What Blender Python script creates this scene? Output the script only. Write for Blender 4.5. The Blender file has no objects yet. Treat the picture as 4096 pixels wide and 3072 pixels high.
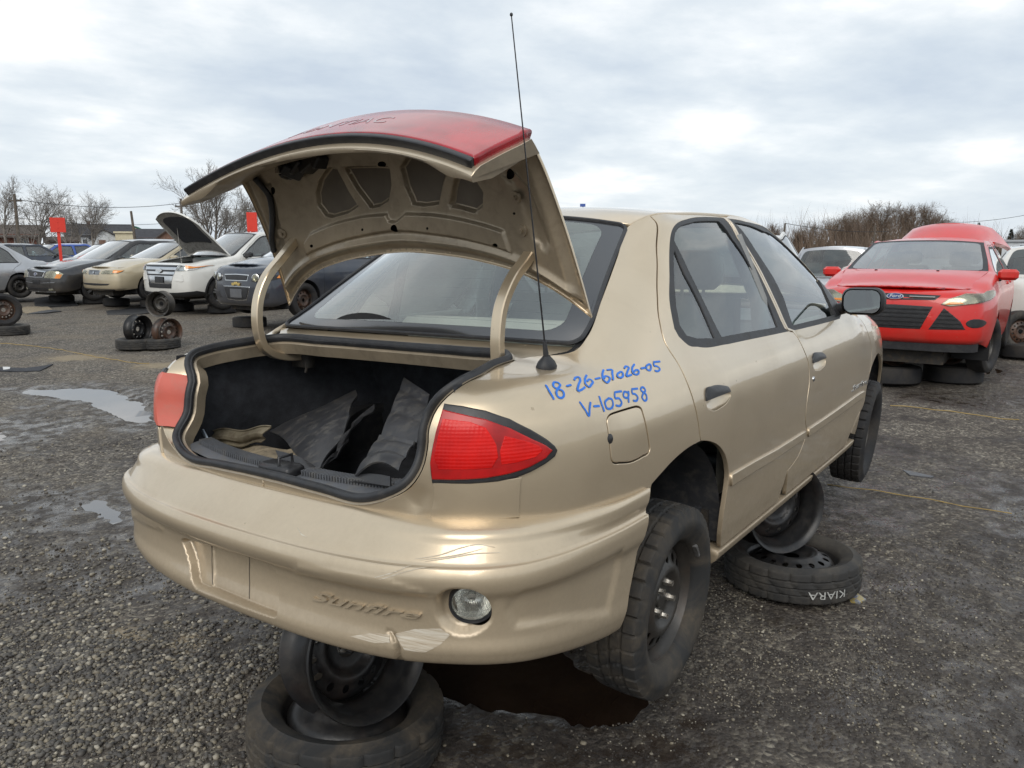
import bpy, math, random
import numpy as np
from mathutils import Vector, Matrix
from mathutils.geometry import delaunay_2d_cdt

rng = np.random.default_rng(7)
random.seed(7)
SC = bpy.context.scene
COL = SC.collection
R_ = math.radians

# ------------------------------------------------------------------ camera, sky, sun, exposure
FPX = 3173.76                                   # focal length in pixels of the 4096 px wide picture
CAM_C = np.array([-2.17080536, -1.76622393, 1.25449731])      # camera in the frame of the gold car
CAM_R = np.array([[0.5838296025972515, -0.8117306671781507, -0.015372673601013551],
                  [-0.14207364800831565, -0.08350591424879267, -0.9863274511170631],
                  [0.7993485307878774, 0.578031215634572, -0.1640787618166173]])
HORIZON, CAM_H = 975.0, 1.55
_a = math.atan((1536 - HORIZON) / FPX)
_up = CAM_R.T @ np.array([0, -math.cos(_a), -math.sin(_a)])
_ex = np.array([1.0, 0, 0]) - _up[0] * _up
_ex /= np.linalg.norm(_ex)
RW = np.array([_ex, np.cross(_up, _ex), _up])                 # car frame -> world
LIFT = CAM_H - float((RW @ CAM_C)[2])
CAR_T = np.array([0, 0, LIFT])
CAM_W = RW @ CAM_C + CAR_T
CAM_RW = CAM_R @ RW.T                                         # rows: right, down, forward in the world

cam_data = bpy.data.cameras.new('camera')
cam = bpy.data.objects.new('camera', cam_data)
COL.objects.link(cam)
cam_data.sensor_width = 36.0
cam_data.lens = 36.0 * FPX / 4096.0
cam_data.clip_start, cam_data.clip_end = 0.05, 6000
m4 = Matrix.Identity(4)
for i in range(3):
    m4[i][0], m4[i][1], m4[i][2] = CAM_RW[0][i], -CAM_RW[1][i], -CAM_RW[2][i]
    m4[i][3] = CAM_W[i]
cam.matrix_world = m4
SC.camera = cam

SUN_EL, SUN_AZ = R_(42), R_(205)      # azimuth in the world's xy plane, where the light comes from
world = bpy.data.worlds.new('World')
SC.world = world
world.use_nodes = True
wn, wl = world.node_tree.nodes, world.node_tree.links
wn.clear()
def wnode(t, **kw):
    n = wn.new(t)
    for k, v in kw.items():
        setattr(n, k, v)
    return n
w_out = wnode('ShaderNodeOutputWorld')
w_bg = wnode('ShaderNodeBackground')
w_sky = wnode('ShaderNodeTexSky')
w_sky.sky_type = 'NISHITA'
w_sky.sun_disc = False
w_sky.sun_elevation = SUN_EL
w_sky.sun_rotation = math.pi / 2 - SUN_AZ
w_sky.air_density, w_sky.dust_density = 1.0, 1.5
w_tc = wnode('ShaderNodeTexCoord')
# cloud deck: project the view direction on a flat layer overhead
w_sep = wnode('ShaderNodeSeparateXYZ')
wl.new(w_tc.outputs['Generated'], w_sep.inputs[0])
def wmath(op, a, b=None, c=None):
    n = wnode('ShaderNodeMath', operation=op)
    for k, v in enumerate((a, b, c)):
        if v is None: continue
        if isinstance(v, (int, float)): n.inputs[k].default_value = v
        else: wl.new(v, n.inputs[k])
    return n.outputs[0]
zz = wmath('ADD', wmath('MAXIMUM', w_sep.outputs[2], 0.0), 0.16)
w_cmb = wnode('ShaderNodeCombineXYZ')
wl.new(wmath('DIVIDE', w_sep.outputs[0], zz), w_cmb.inputs[0])
wl.new(wmath('DIVIDE', w_sep.outputs[1], zz), w_cmb.inputs[1])
w_map = wnode('ShaderNodeMapping')
w_map.inputs['Rotation'].default_value = (0, 0, R_(35))
w_map.inputs['Scale'].default_value = (0.85, 1.0, 1)
w_map.inputs['Location'].default_value = (2.3, 0.8, 0)
wl.new(w_cmb.outputs[0], w_map.inputs[0])
w_n1 = wnode('ShaderNodeTexNoise')
for k, v in (('Scale', 0.95), ('Detail', 9.0), ('Roughness', 0.52), ('Distortion', 0.15)):
    w_n1.inputs[k].default_value = v
wl.new(w_map.outputs[0], w_n1.inputs['Vector'])
w_n2 = wnode('ShaderNodeTexNoise')
for k, v in (('Scale', 3.1), ('Detail', 8.0), ('Roughness', 0.58), ('Distortion', 0.1)):
    w_n2.inputs[k].default_value = v
wl.new(w_map.outputs[0], w_n2.inputs['Vector'])
w_mixn = wmath('ADD', wmath('MULTIPLY', w_n1.outputs[0], 0.72), wmath('MULTIPLY', w_n2.outputs[0], 0.28))
w_ramp = wnode('ShaderNodeValToRGB')
cr = w_ramp.color_ramp
cr.elements[0].position, cr.elements[0].color = 0.36, (0.47, 0.535, 0.615, 1)
cr.elements[1].position, cr.elements[1].color = 0.61, (0.89, 0.90, 0.90, 1)
for p, c in ((0.44, (0.55, 0.61, 0.67, 1)), (0.51, (0.64, 0.69, 0.73, 1)), (0.57, (0.76, 0.79, 0.81, 1))):
    e = cr.elements.new(p); e.color = c
wl.new(w_mixn, w_ramp.inputs[0])
# thin air towards the horizon: the cloud deck flattens into one pale tone
w_hz = wnode('ShaderNodeMapRange')
for k, v in ((1, 0.0), (2, 0.20), (3, 0.55), (4, 0.0)):
    w_hz.inputs[k].default_value = v
wl.new(w_sep.outputs[2], w_hz.inputs[0])
w_mh = wnode('ShaderNodeMix', data_type='RGBA')
wl.new(w_hz.outputs[0], w_mh.inputs[0])
wl.new(w_ramp.outputs[0], w_mh.inputs[6])
w_mh.inputs[7].default_value = (0.66, 0.71, 0.75, 1)
w_sc = wnode('ShaderNodeMix', data_type='RGBA', blend_type='MULTIPLY')
w_sc.inputs[0].default_value = 1.0
wl.new(w_mh.outputs[2], w_sc.inputs[6])
w_sc.inputs[7].default_value = (11.5, 11.5, 11.5, 1)      # brought to the scale of the sky texture
w_mx = wnode('ShaderNodeMix', data_type='RGBA')
w_mx.inputs[0].default_value = 0.93
wl.new(w_sky.outputs[0], w_mx.inputs[6])
wl.new(w_sc.outputs[2], w_mx.inputs[7])
wl.new(w_mx.outputs[2], w_bg.inputs[0])
w_bg.inputs[1].default_value = 0.10
wl.new(w_bg.outputs[0], w_out.inputs[0])

sun_d = bpy.data.lights.new('sun', 'SUN')
sun = bpy.data.objects.new('sun', sun_d)
COL.objects.link(sun)
sun_d.energy, sun_d.angle, sun_d.color = 1.5, R_(40), (1.0, 0.955, 0.89)
_sd = Vector((math.cos(SUN_EL) * math.cos(SUN_AZ), math.cos(SUN_EL) * math.sin(SUN_AZ), math.sin(SUN_EL)))
sun.rotation_euler = _sd.to_track_quat('Z', 'Y').to_euler()

SC.view_settings.view_transform = 'Standard'
SC.view_settings.look = 'None'
SC.view_settings.exposure = 0.18
SC.view_settings.gamma = 1.0
SC.view_settings.use_curve_mapping = False
SC.render.engine = 'CYCLES'
SC.cycles.max_bounces = 6
SC.cycles.use_adaptive_sampling = True
SC.cycles.adaptive_threshold = 0.015
SC.cycles.transparent_max_bounces = 12
SC.cycles.caustics_reflective = False
SC.cycles.caustics_refractive = False
SC.cycles.sample_clamp_indirect = 6.0
SC.cycles.use_denoising = True

# ------------------------------------------------------------------ materials
MATS = {}
class NT:
    """small node helper"""
    def __init__(s, name):
        s.m = bpy.data.materials.new(name)
        s.m.use_nodes = True
        s.n, s.l = s.m.node_tree.nodes, s.m.node_tree.links
        s.n.clear()
        s.out = s.n.new('ShaderNodeOutputMaterial')
        MATS[name] = s.m
    def node(s, t, ins=None, **kw):
        n = s.n.new(t)
        for k, v in kw.items(): setattr(n, k, v)
        for k, v in (ins or {}).items():
            if hasattr(v, 'is_output'): s.l.new(v, n.inputs[k])
            else: n.inputs[k].default_value = v
        return n
    def coord(s, kind='Object', scale=(1, 1, 1), rot=(0, 0, 0)):
        tc = s.node('ShaderNodeTexCoord')
        return s.node('ShaderNodeMapping', {0: tc.outputs[kind], 'Scale': scale, 'Rotation': rot}).outputs[0]
    def noise(s, vec, scale, detail=4, rough=0.55, dist=0.0):
        return s.node('ShaderNodeTexNoise', {'Vector': vec, 'Scale': scale, 'Detail': detail, 'Roughness': rough, 'Distortion': dist}).outputs[0]
    def ramp(s, fac, stops):
        n = s.node('ShaderNodeValToRGB', {0: fac})
        e = n.color_ramp.elements
        while len(e) > len(stops): e.remove(e[-1])
        while len(e) < len(stops): e.new(1.0)
        for k, (p, c) in enumerate(stops):
            e[k].position = p
            e[k].color = (c, c, c, 1) if isinstance(c, (int, float)) else (*c, 1)
        return n.outputs[0]
    def math(s, op, a, b=0.0, clamp=False):
        n = s.node('ShaderNodeMath', {0: a, 1: b}, operation=op)
        n.use_clamp = clamp
        return n.outputs[0]
    def mix(s, fac, a, b, blend='MIX'):
        n = s.node('ShaderNodeMix', data_type='RGBA', blend_type=blend)
        for k, v in ((0, fac), (6, a), (7, b)):
            if hasattr(v, 'is_output'): s.l.new(v, n.inputs[k])
            else: n.inputs[k].default_value = v if k == 0 else ((*v, 1) if len(v) == 3 else v)
        return n.outputs[2]
    def bump(s, h, strength=0.3, dist=0.01, normal=None):
        ins = {'Height': h, 'Strength': strength, 'Distance': dist}
        if normal is not None: ins['Normal'] = normal
        return s.node('ShaderNodeBump', ins).outputs[0]
    def bsdf(s, **ins):
        b = s.node('ShaderNodeBsdfPrincipled', {k.replace('_', ' '): ((*v, 1) if isinstance(v, tuple) and len(v) == 3 else v) for k, v in ins.items()})
        return b.outputs[0]
    def surf(s, o):
        s.l.new(o, s.out.inputs[0])
        return s.m

def simple(name, col, rough=0.5, metal=0.0, var=0.15, vscale=6.0, bump=0.0, bscale=80.0, coat=0.0, dirt=None):
    t = NT(name)
    v = t.coord()
    n = t.noise(v, vscale, 5, 0.6)
    lo = tuple(c * (1 - var) for c in col); hi = tuple(min(1, c * (1 + var)) for c in col)
    c = t.ramp(n, ((0.3, lo), (0.7, hi)))
    rg = rough
    if dirt:
        d = t.ramp(t.noise(v, vscale * 2.7, 7, 0.65, 0.4), ((0.48, 0.0), (0.66, dirt[1])))
        c = t.mix(d, c, dirt[0])
        rg = t.math('ADD', t.math('MULTIPLY', d, 0.35), rough, True)
    ins = dict(Base_Color=c, Roughness=rg, Metallic=metal, Coat_Weight=coat, Coat_Roughness=0.06)
    if bump:
        ins['Normal'] = t.bump(t.noise(v, bscale, 4, 0.6), bump, 0.004)
    return t.surf(t.bsdf(**ins))

def paint(name, col, metal=0.55, rough=0.34, coat=1.0, dirt=(0.20, 0.165, 0.12), dlow=0.2, dhigh=0.75, damount=0.75, flake=True, coat_rough=0.04):
    """car paint; road dirt thickens towards the sill (object z in metres)"""
    t = NT(name)
    tc = t.node('ShaderNodeTexCoord')
    v = tc.outputs['Object']
    z = t.node('ShaderNodeSeparateXYZ', {0: v}).outputs[2]
    hgt = t.node('ShaderNodeMapRange', {0: z, 1: dhigh, 2: dlow, 3: 0.0, 4: 1.0}).outputs[0]
    n = t.noise(v, 5.0, 8, 0.62, 0.5)
    sp = t.noise(v, 60.0, 5, 0.7)
    d = t.math('MULTIPLY', hgt, t.math('ADD', t.math('MULTIPLY', n, 1.0), t.math('MULTIPLY', sp, 0.55)))
    d = t.ramp(d, ((0.12, 0.0), (0.85, damount)))
    film = t.ramp(t.noise(v, 2.3, 7, 0.66, 0.5), ((0.42, 0.0), (0.72, 0.20)))
    d = t.math('MAXIMUM', d, film)
    spots = t.ramp(t.noise(v, 38.0, 3, 0.5), ((0.735, 0.0), (0.76, 0.5)))
    d = t.math('MAXIMUM', d, spots)
    base = t.mix(d, col, dirt)
    rg = t.math('ADD', t.math('MULTIPLY', d, 0.45), rough, True)
    mt = t.math('MULTIPLY', t.math('SUBTRACT', 1.0, d), metal)
    ct = t.math('MULTIPLY', t.math('SUBTRACT', 1.0, d), coat)
    wav = t.bump(t.noise(v, 9.0, 2, 0.5), 0.012, 0.05)
    return t.surf(t.bsdf(Base_Color=base, Roughness=rg, Metallic=mt, Coat_Weight=ct, Coat_Roughness=coat_rough, Coat_Normal=wav))

def glass(name, tint, refl=1.0, rough=0.0, dust=0.06, dustcol=(0.5, 0.5, 0.46)):
    t = NT(name)
    v = t.coord()
    tr = t.node('ShaderNodeBsdfTransparent', {0: (*tint, 1)}).outputs[0]
    gl = t.node('ShaderNodeBsdfGlossy', {0: (1, 1, 1, 1), 'Roughness': rough}).outputs[0]
    fr = t.node('ShaderNodeFresnel', {'IOR': 1.52}).outputs[0]
    fr = t.math('MULTIPLY', fr, refl * 1.6, True)
    g = t.node('ShaderNodeMixShader', {0: fr, 1: tr, 2: gl}).outputs[0]
    df = t.node('ShaderNodeBsdfDiffuse', {0: (*dustcol, 1)}).outputs[0]
    dn = t.ramp(t.noise(v, 4.0, 7, 0.65), ((0.35, dust * 0.3), (0.8, dust * 1.8)))
    return t.surf(t.node('ShaderNodeMixShader', {0: dn, 1: g, 2: df}).outputs[0])

# ------------------------------------------------------------------ objects
def empty(name, loc=(0, 0, 0), rz=0.0, mat=None):
    o = bpy.data.objects.new(name, None)
    o.empty_display_size = 0.1
    COL.objects.link(o)
    if mat is not None: o.matrix_world = mat
    else:
        o.location = loc
        o.rotation_euler = (0, 0, rz)
    return o

def tag(o, label=None, cat=None, group=None, kind=None):
    if label: o['label'] = label
    if cat: o['category'] = cat
    if group: o['group'] = group
    if kind: o['kind'] = kind
    return o

def mesh_obj(name, V, F, mat, parent=None, normals=None, smooth=True, mats=None, fmat=None):
    me = bpy.data.meshes.new(name)
    V = np.asarray(V, float)
    me.from_pydata(V.tolist(), [], [tuple(int(i) for i in f) for f in F])
    me.update()
    if smooth:
        me.polygons.foreach_set('use_smooth', [True] * len(me.polygons))
    if normals is not None:
        nn = np.asarray(normals, float)
        nn = nn / np.maximum(np.linalg.norm(nn, axis=1, keepdims=True), 1e-9)
        me.normals_split_custom_set_from_vertices(nn.tolist())
    for m in (mats or [mat]):
        me.materials.append(MATS[m] if isinstance(m, str) else m)
    if fmat is not None:
        me.polygons.foreach_set('material_index', [int(i) for i in fmat])
    o = bpy.data.objects.new(name, me)
    COL.objects.link(o)
    if parent is not None: o.parent = parent
    return o

class MB:
    """collects boxes, prisms, tubes, lathes; build() links ONE mesh object"""
    def __init__(s): s.V, s.F, s.S = [], [], []
    def add(s, V, F, smooth=False):
        k = len(s.V)
        s.V += [tuple(map(float, v)) for v in V]
        s.F += [tuple(int(i) + k for i in f) for f in F]
        s.S += [smooth] * len(F)
        return s
    def box(s, lo, hi, M=None, bev=0.0):
        (x0, y0, z0), (x1, y1, z1) = lo, hi
        if bev <= 0:
            V = [(x0,y0,z0),(x1,y0,z0),(x1,y1,z0),(x0,y1,z0),(x0,y0,z1),(x1,y0,z1),(x1,y1,z1),(x0,y1,z1)]
            F = [(0,3,2,1),(4,5,6,7),(0,1,5,4),(1,2,6,5),(2,3,7,6),(3,0,4,7)]
        else:
            b = bev
            V, F = [], []
            def rect(z, i): return [(x0+i,y0+i*0,z),(x1-i,y0,z),(x1,y0+i,z),(x1,y1-i,z),(x1-i,y1,z),(x0+i,y1,z),(x0,y1-i,z),(x0,y0+i,z)]
            def rect2(z, i):
                a = rect(z, b)
                cx, cy = (x0+x1)/2, (y0+y1)/2
                sx, sy = max(1e-4, (x1-x0)/2 - i)/((x1-x0)/2), max(1e-4, (y1-y0)/2 - i)/((y1-y0)/2)
                return [((p[0]-cx)*sx+cx, (p[1]-cy)*sy+cy, z) for p in a]
            rings = [rect2(z0, b), rect(z0+b, b), rect(z1-b, b), rect2(z1, b)]
            for r in rings: V += r
            for k in range(3):
                for i in range(8):
                    j = (i+1) % 8
                    F.append((k*8+i, k*8+j, (k+1)*8+j, (k+1)*8+i))
            F.append(tuple(range(7, -1, -1))); F.append(tuple(range(24, 32)))
        if M is not None: V = [tuple(M @ Vector(v)) for v in V]
        return s.add(V, F)
    def tube(s, pts, r, n=8, cap=True, closed=False, up=None, prof=None):
        """sweep a circle (or a profile of (a, b) offsets) along a polyline"""
        P = np.asarray(pts, float)
        m = len(P)
        rr = np.broadcast_to(np.asarray(r, float), (m,)) if prof is None else None
        T = np.zeros_like(P)
        for i in range(m):
            a = P[(i-1) % m] if (closed or i > 0) else P[i]
            b = P[(i+1) % m] if (closed or i < m-1) else P[i]
            T[i] = (b - a) / max(np.linalg.norm(b - a), 1e-9)
        u = np.array(up if up is not None else (0, 0, 1.0), float)
        if up is None and abs(T[0] @ u) > 0.9: u = np.array([1.0, 0, 0])
        A = []
        a = u - (u @ T[0]) * T[0]; a /= np.linalg.norm(a)
        for i in range(m):
            if up is not None: a = u.copy()
            a = a - (a @ T[i]) * T[i]
            a /= max(np.linalg.norm(a), 1e-9)
            A.append((a, np.cross(T[i], a)))
        prf = prof if prof is not None else [(math.cos(2*math.pi*k/n), math.sin(2*math.pi*k/n)) for k in range(n)]
        n = len(prf)
        V = []
        for i in range(m):
            sc = rr[i] if prof is None else 1.0
            for (c, d) in prf: V.append(P[i] + sc * (c * A[i][0] + d * A[i][1]))
        F = []
        for i in range(m if closed else m - 1):
            i2 = (i + 1) % m
            for k in range(n):
                k2 = (k + 1) % n
                F.append((i*n+k, i*n+k2, i2*n+k2, i2*n+k))
        if cap and not closed:
            F.append(tuple(range(n-1, -1, -1))); F.append(tuple((m-1)*n + k for k in range(n)))
        return s.add(V, F, True)
    def lathe(s, prof, n=32, M=None, closed=False):
        """prof: (radius, axial) pairs turned round z"""
        V, F = [], []
        m = len(prof)
        for (r, a) in prof:
            for k in range(n):
                t = 2*math.pi*k/n
                V.append((r*math.cos(t), r*math.sin(t), a))
        for i in range(m if closed else m-1):
            i2 = (i+1) % m
            for k in range(n):
                k2 = (k+1) % n
                F.append((i*n+k, i*n+k2, i2*n+k2, i2*n+k))
        if M is not None: V = [tuple(M @ Vector(v)) for v in V]
        return s.add(V, F, True)
    def prism(s, poly, z0, z1, M=None):
        n = len(poly)
        V = [(p[0], p[1], z0) for p in poly] + [(p[0], p[1], z1) for p in poly]
        F = [tuple(range(n-1, -1, -1)), tuple(range(n, 2*n))] + [(i, (i+1) % n, n+(i+1) % n, n+i) for i in range(n)]
        if M is not None: V = [tuple(M @ Vector(v)) for v in V]
        return s.add(V, F)
    def grid(s, P, smooth=True, flip=False):
        P = np.asarray(P, float); a, b = P.shape[:2]
        F = []
        for i in range(a-1):
            for j in range(b-1):
                q = (i*b+j, (i+1)*b+j, (i+1)*b+j+1, i*b+j+1)
                F.append(q[::-1] if flip else q)
        return s.add(P.reshape(-1, 3), F, smooth)
    def build(s, name, mat, parent=None, auto=None):
        o = mesh_obj(name, s.V, s.F, mat, parent, smooth=False)
        me = o.data
        me.polygons.foreach_set('use_smooth', s.S if auto is None else [True]*len(s.S))
        if auto is not None: me.set_sharp_from_angle(angle=R_(auto))
        elif any(s.S): me.set_sharp_from_angle(angle=R_(50))
        return o

# ------------------------------------------------------------------ smooth surfaces and trimmed panels
_WD = {}
def weights(kn, t):
    kn = np.asarray(kn, float); t = np.asarray(t, float)
    M = len(kn)
    h = np.diff(kn)
    key = kn.tobytes()
    D = _WD.get(key)
    if D is None:
        D = np.zeros((M, M))                               # tangents as linear combinations of nodes
        for i in range(1, M-1):
            a, b = h[i-1], h[i]
            D[i, i-1] += -b / (a*(a+b)); D[i, i] += (b-a)/(a*b); D[i, i+1] += a/(b*(a+b))
        D[0, 0], D[0, 1] = -1/h[0], 1/h[0]
        D[-1, -2], D[-1, -1] = -1/h[-1], 1/h[-1]
        _WD[key] = D
    i = np.clip(np.searchsorted(kn, t, 'right') - 1, 0, M-2)
    s = (t - kn[i]) / h[i]
    W = np.zeros((len(t), M))
    r = np.arange(len(t))
    s2, s3 = s*s, s*s*s
    W[r, i] += 2*s3-3*s2+1
    W[r, i+1] += -2*s3+3*s2
    W += ((s3-2*s2+s)*h[i])[:, None]*D[i] + ((s3-s2)*h[i])[:, None]*D[i+1]
    return W

def spline(pts, n, closed=False):
    """points along a smooth curve through pts, evenly spread by chord length"""
    P = np.asarray(pts, float)
    if closed: P = np.concatenate([P[-3:], P, P[:3]])
    k = np.concatenate([[0], np.cumsum(np.linalg.norm(np.diff(P, axis=0), axis=1))])
    t = np.linspace(k[3], k[-3], n, endpoint=False) if closed else np.linspace(0, k[-1], n)
    return weights(k, t) @ P

class Surf:
    ns = (260, 160)
    def __init__(s, net, disp=None, mirror=False):
        s.P = np.asarray(net, float)                       # (M stations, N rows, 3)
        du = np.linalg.norm(np.diff(s.P, axis=0), axis=2)
        dv = np.linalg.norm(np.diff(s.P, axis=1), axis=2)
        s.ku = np.concatenate([[0], np.cumsum(np.maximum(np.median(du, axis=1), 1e-3))])
        s.kv = np.concatenate([[0], np.cumsum(np.maximum(np.median(dv, axis=0), 1e-3))])
        s.disp = disp
        s.flip = 1.0
    def base(s, uv):
        uv = np.asarray(uv, float).reshape(-1, 2)
        Wu, Wv = weights(s.ku, uv[:, 0]), weights(s.kv, uv[:, 1])
        M, N = s.P.shape[:2]
        A = (Wu @ s.P.reshape(M, N*3)).reshape(-1, N, 3)
        return (A * Wv[:, :, None]).sum(1)
    def _nrm(s, f, uv, e=1.5e-3):
        a = f(uv + [e, 0]) - f(uv - [e, 0]); b = f(uv + [0, e]) - f(uv - [0, e])
        n = np.cross(a, b)
        return s.flip * n / np.maximum(np.linalg.norm(n, axis=1, keepdims=True), 1e-12)
    def pos(s, uv):
        uv = np.asarray(uv, float).reshape(-1, 2)
        p = s.base(uv)
        if s.disp is not None:
            d = s.disp(uv, p)
            p = p + s._nrm(s.base, uv) * d[:, None]
        return p
    def nrm(s, uv):
        return s._nrm(s.pos, np.asarray(uv, float).reshape(-1, 2))
    def sample(s):
        if not hasattr(s, '_smp'):
            us = np.linspace(s.ku[0], s.ku[-1], s.ns[0]); vs = np.linspace(s.kv[0], s.kv[-1], s.ns[1])
            U, V = np.meshgrid(us, vs, indexing='ij')
            s._uv = np.stack([U.ravel(), V.ravel()], 1)
            s._smp = s.base(s._uv)
            s._snm = s._nrm(s.base, s._uv)
        return s._uv, s._smp, s._snm
    def trace(s, px, T, mirror=False, front=True):
        """where the sight lines through picture points px meet this surface; T = (Rw, t) of the thing"""
        uv0, P0, N0 = s.sample()
        Rw, tt = T
        sg = np.array([1, -1, 1.0]) if mirror else np.ones(3)
        def proj(P):
            q = (((P*sg) @ Rw.T + tt) - CAM_W) @ CAM_RW.T
            return np.stack([2048 + FPX*q[:, 0]/q[:, 2], 1536 + FPX*q[:, 1]/q[:, 2]], 1), q[:, 2]
        A, dep = proj(P0)
        cw = ((CAM_W - tt) @ Rw) * sg
        face = np.einsum('ij,ij->i', cw - P0, N0) > 0
        px = np.asarray(px, float).reshape(-1, 2)
        pen = np.where(face if front else True, 0, 400.0) + dep*1.0
        c = np.array([uv0[np.argmin(np.linalg.norm(A - p, axis=1) + pen)] for p in px])
        n = len(c)
        lo, hi = [s.ku[0], s.kv[0]], [s.ku[-1], s.kv[-1]]
        for _ in range(10):
            a, _d = proj(s.base(np.concatenate([c, c + [1e-3, 0], c + [0, 1e-3]])))
            a0, Ju, Jv = a[:n], (a[n:2*n]-a[:n])/1e-3, (a[2*n:]-a[:n])/1e-3
            e = px - a0
            A11, A12, A22 = (Ju*Ju).sum(1)+1e2, (Ju*Jv).sum(1), (Jv*Jv).sum(1)+1e2
            b1, b2 = (Ju*e).sum(1), (Jv*e).sum(1)
            det = A11*A22 - A12*A12
            step = np.stack([(A22*b1-A12*b2)/det, (A11*b2-A12*b1)/det], 1)
            c = np.clip(c + np.clip(step, -0.05, 0.05), lo, hi)
        return c

def inside(poly, pts):
    x, y = pts[:, 0], pts[:, 1]
    r = np.zeros(len(pts), bool)
    n = len(poly)
    for i in range(n):
        x1, y1 = poly[i]; x2, y2 = poly[(i+1) % n]
        c = ((y1 > y) != (y2 > y))
        with np.errstate(divide='ignore', invalid='ignore'):
            xx = (x2-x1)*(y-y1)/(y2-y1) + x1
        r ^= c & (x < xx)
    return r

def dist_poly(poly, pts, closed=True):
    d = np.full(len(pts), 1e9)
    n = len(poly)
    for i in range(n if closed else n-1):
        a, b = poly[i], poly[(i+1) % n]
        ab = b - a
        t = np.clip(((pts - a) @ ab) / max(ab @ ab, 1e-12), 0, 1)
        d = np.minimum(d, np.linalg.norm(pts - a - t[:, None]*ab, axis=1))
    return d

def sdf(poly, pts):
    return dist_poly(poly, pts) * np.where(inside(poly, pts), -1, 1)

def densify(P, step, closed=True):
    P = np.asarray(P, float)
    out = []
    n = len(P)
    for i in range(n if closed else n-1):
        a, b = P[i], P[(i+1) % n]
        k = max(1, int(math.ceil(np.linalg.norm(b-a)/step)))
        for j in range(k): out.append(a + (b-a)*j/k)
    if not closed: out.append(P[-1])
    return np.array(out)

def area2(P):
    x, y = P[:, 0], P[:, 1]
    return 0.5*np.sum(x*np.roll(y, -1) - y*np.roll(x, -1))

def shrink(S, loop, amount):
    """move a closed uv loop inwards by `amount` metres, measured on the surface"""
    if abs(amount) < 1e-7: return loop
    e = 1e-3
    p0 = S.base(loop)
    Ju = (S.base(loop + [e, 0]) - p0)/e; Jv = (S.base(loop + [0, e]) - p0)/e
    n = np.cross(Ju, Jv); n /= np.maximum(np.linalg.norm(n, axis=1, keepdims=True), 1e-12)
    t = np.roll(p0, -1, 0) - np.roll(p0, 1, 0)
    t /= np.maximum(np.linalg.norm(t, axis=1, keepdims=True), 1e-9)
    d = np.cross(n, t) * (1 if area2(loop) > 0 else -1) * amount
    a, b, c = np.einsum('ij,ij->i', Ju, Ju), np.einsum('ij,ij->i', Ju, Jv), np.einsum('ij,ij->i', Jv, Jv)
    r1, r2 = np.einsum('ij,ij->i', Ju, d), np.einsum('ij,ij->i', Jv, d)
    det = np.maximum(a*c-b*b, 1e-9)
    return loop + np.stack([(c*r1-b*r2)/det, (a*r2-b*r1)/det], 1)

def triangulate(loops, step, extra=None):
    """constrained triangulation of the area between loops[0] and the holes"""
    pts = np.concatenate(loops)
    edges, k = [], 0
    for L in loops:
        n = len(L)
        edges += [(k+i, k+(i+1) % n) for i in range(n)]
        k += n
    lo, hi = loops[0].min(0), loops[0].max(0)
    sx, sy = (step if isinstance(step, (tuple, list)) else (step, step))
    gx, gy = np.arange(lo[0]+sx/2, hi[0], sx), np.arange(lo[1]+sy/2, hi[1], sy)
    g = np.stack(np.meshgrid(gx, gy, indexing='ij'), -1)
    g[:, ::2, 0] += sx*0.25
    g = g.reshape(-1, 2)
    if extra is not None: g = np.concatenate([g, extra])
    ok = inside(loops[0], g)
    for L in loops[1:]: ok &= ~inside(L, g)
    g = g[ok]
    sc = np.array([1/sx, 1/sy])
    keep = np.ones(len(g), bool)
    for L in loops: keep &= dist_poly(L*sc, g*sc) > 0.45
    g = g[keep]
    allp = np.concatenate([pts, g])
    v, e, f, ov, oe, of = delaunay_2d_cdt([Vector(p) for p in allp], edges, [], 0, 1e-7)
    v = np.array([(a.x, a.y) for a in v])
    f = np.array([t for t in f if len(t) == 3])
    c = v[f].mean(1)
    ok = inside(loops[0], c)
    for L in loops[1:]: ok &= ~inside(L, c)
    f = f[ok]
    # same winding everywhere
    ar = (v[f[:, 1], 0]-v[f[:, 0], 0])*(v[f[:, 2], 1]-v[f[:, 0], 1]) - (v[f[:, 1], 1]-v[f[:, 0], 1])*(v[f[:, 2], 0]-v[f[:, 0], 0])
    f[ar < 0] = f[ar < 0][:, ::-1]
    f = f[np.abs(ar) > 1e-12]
    return v, f

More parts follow.
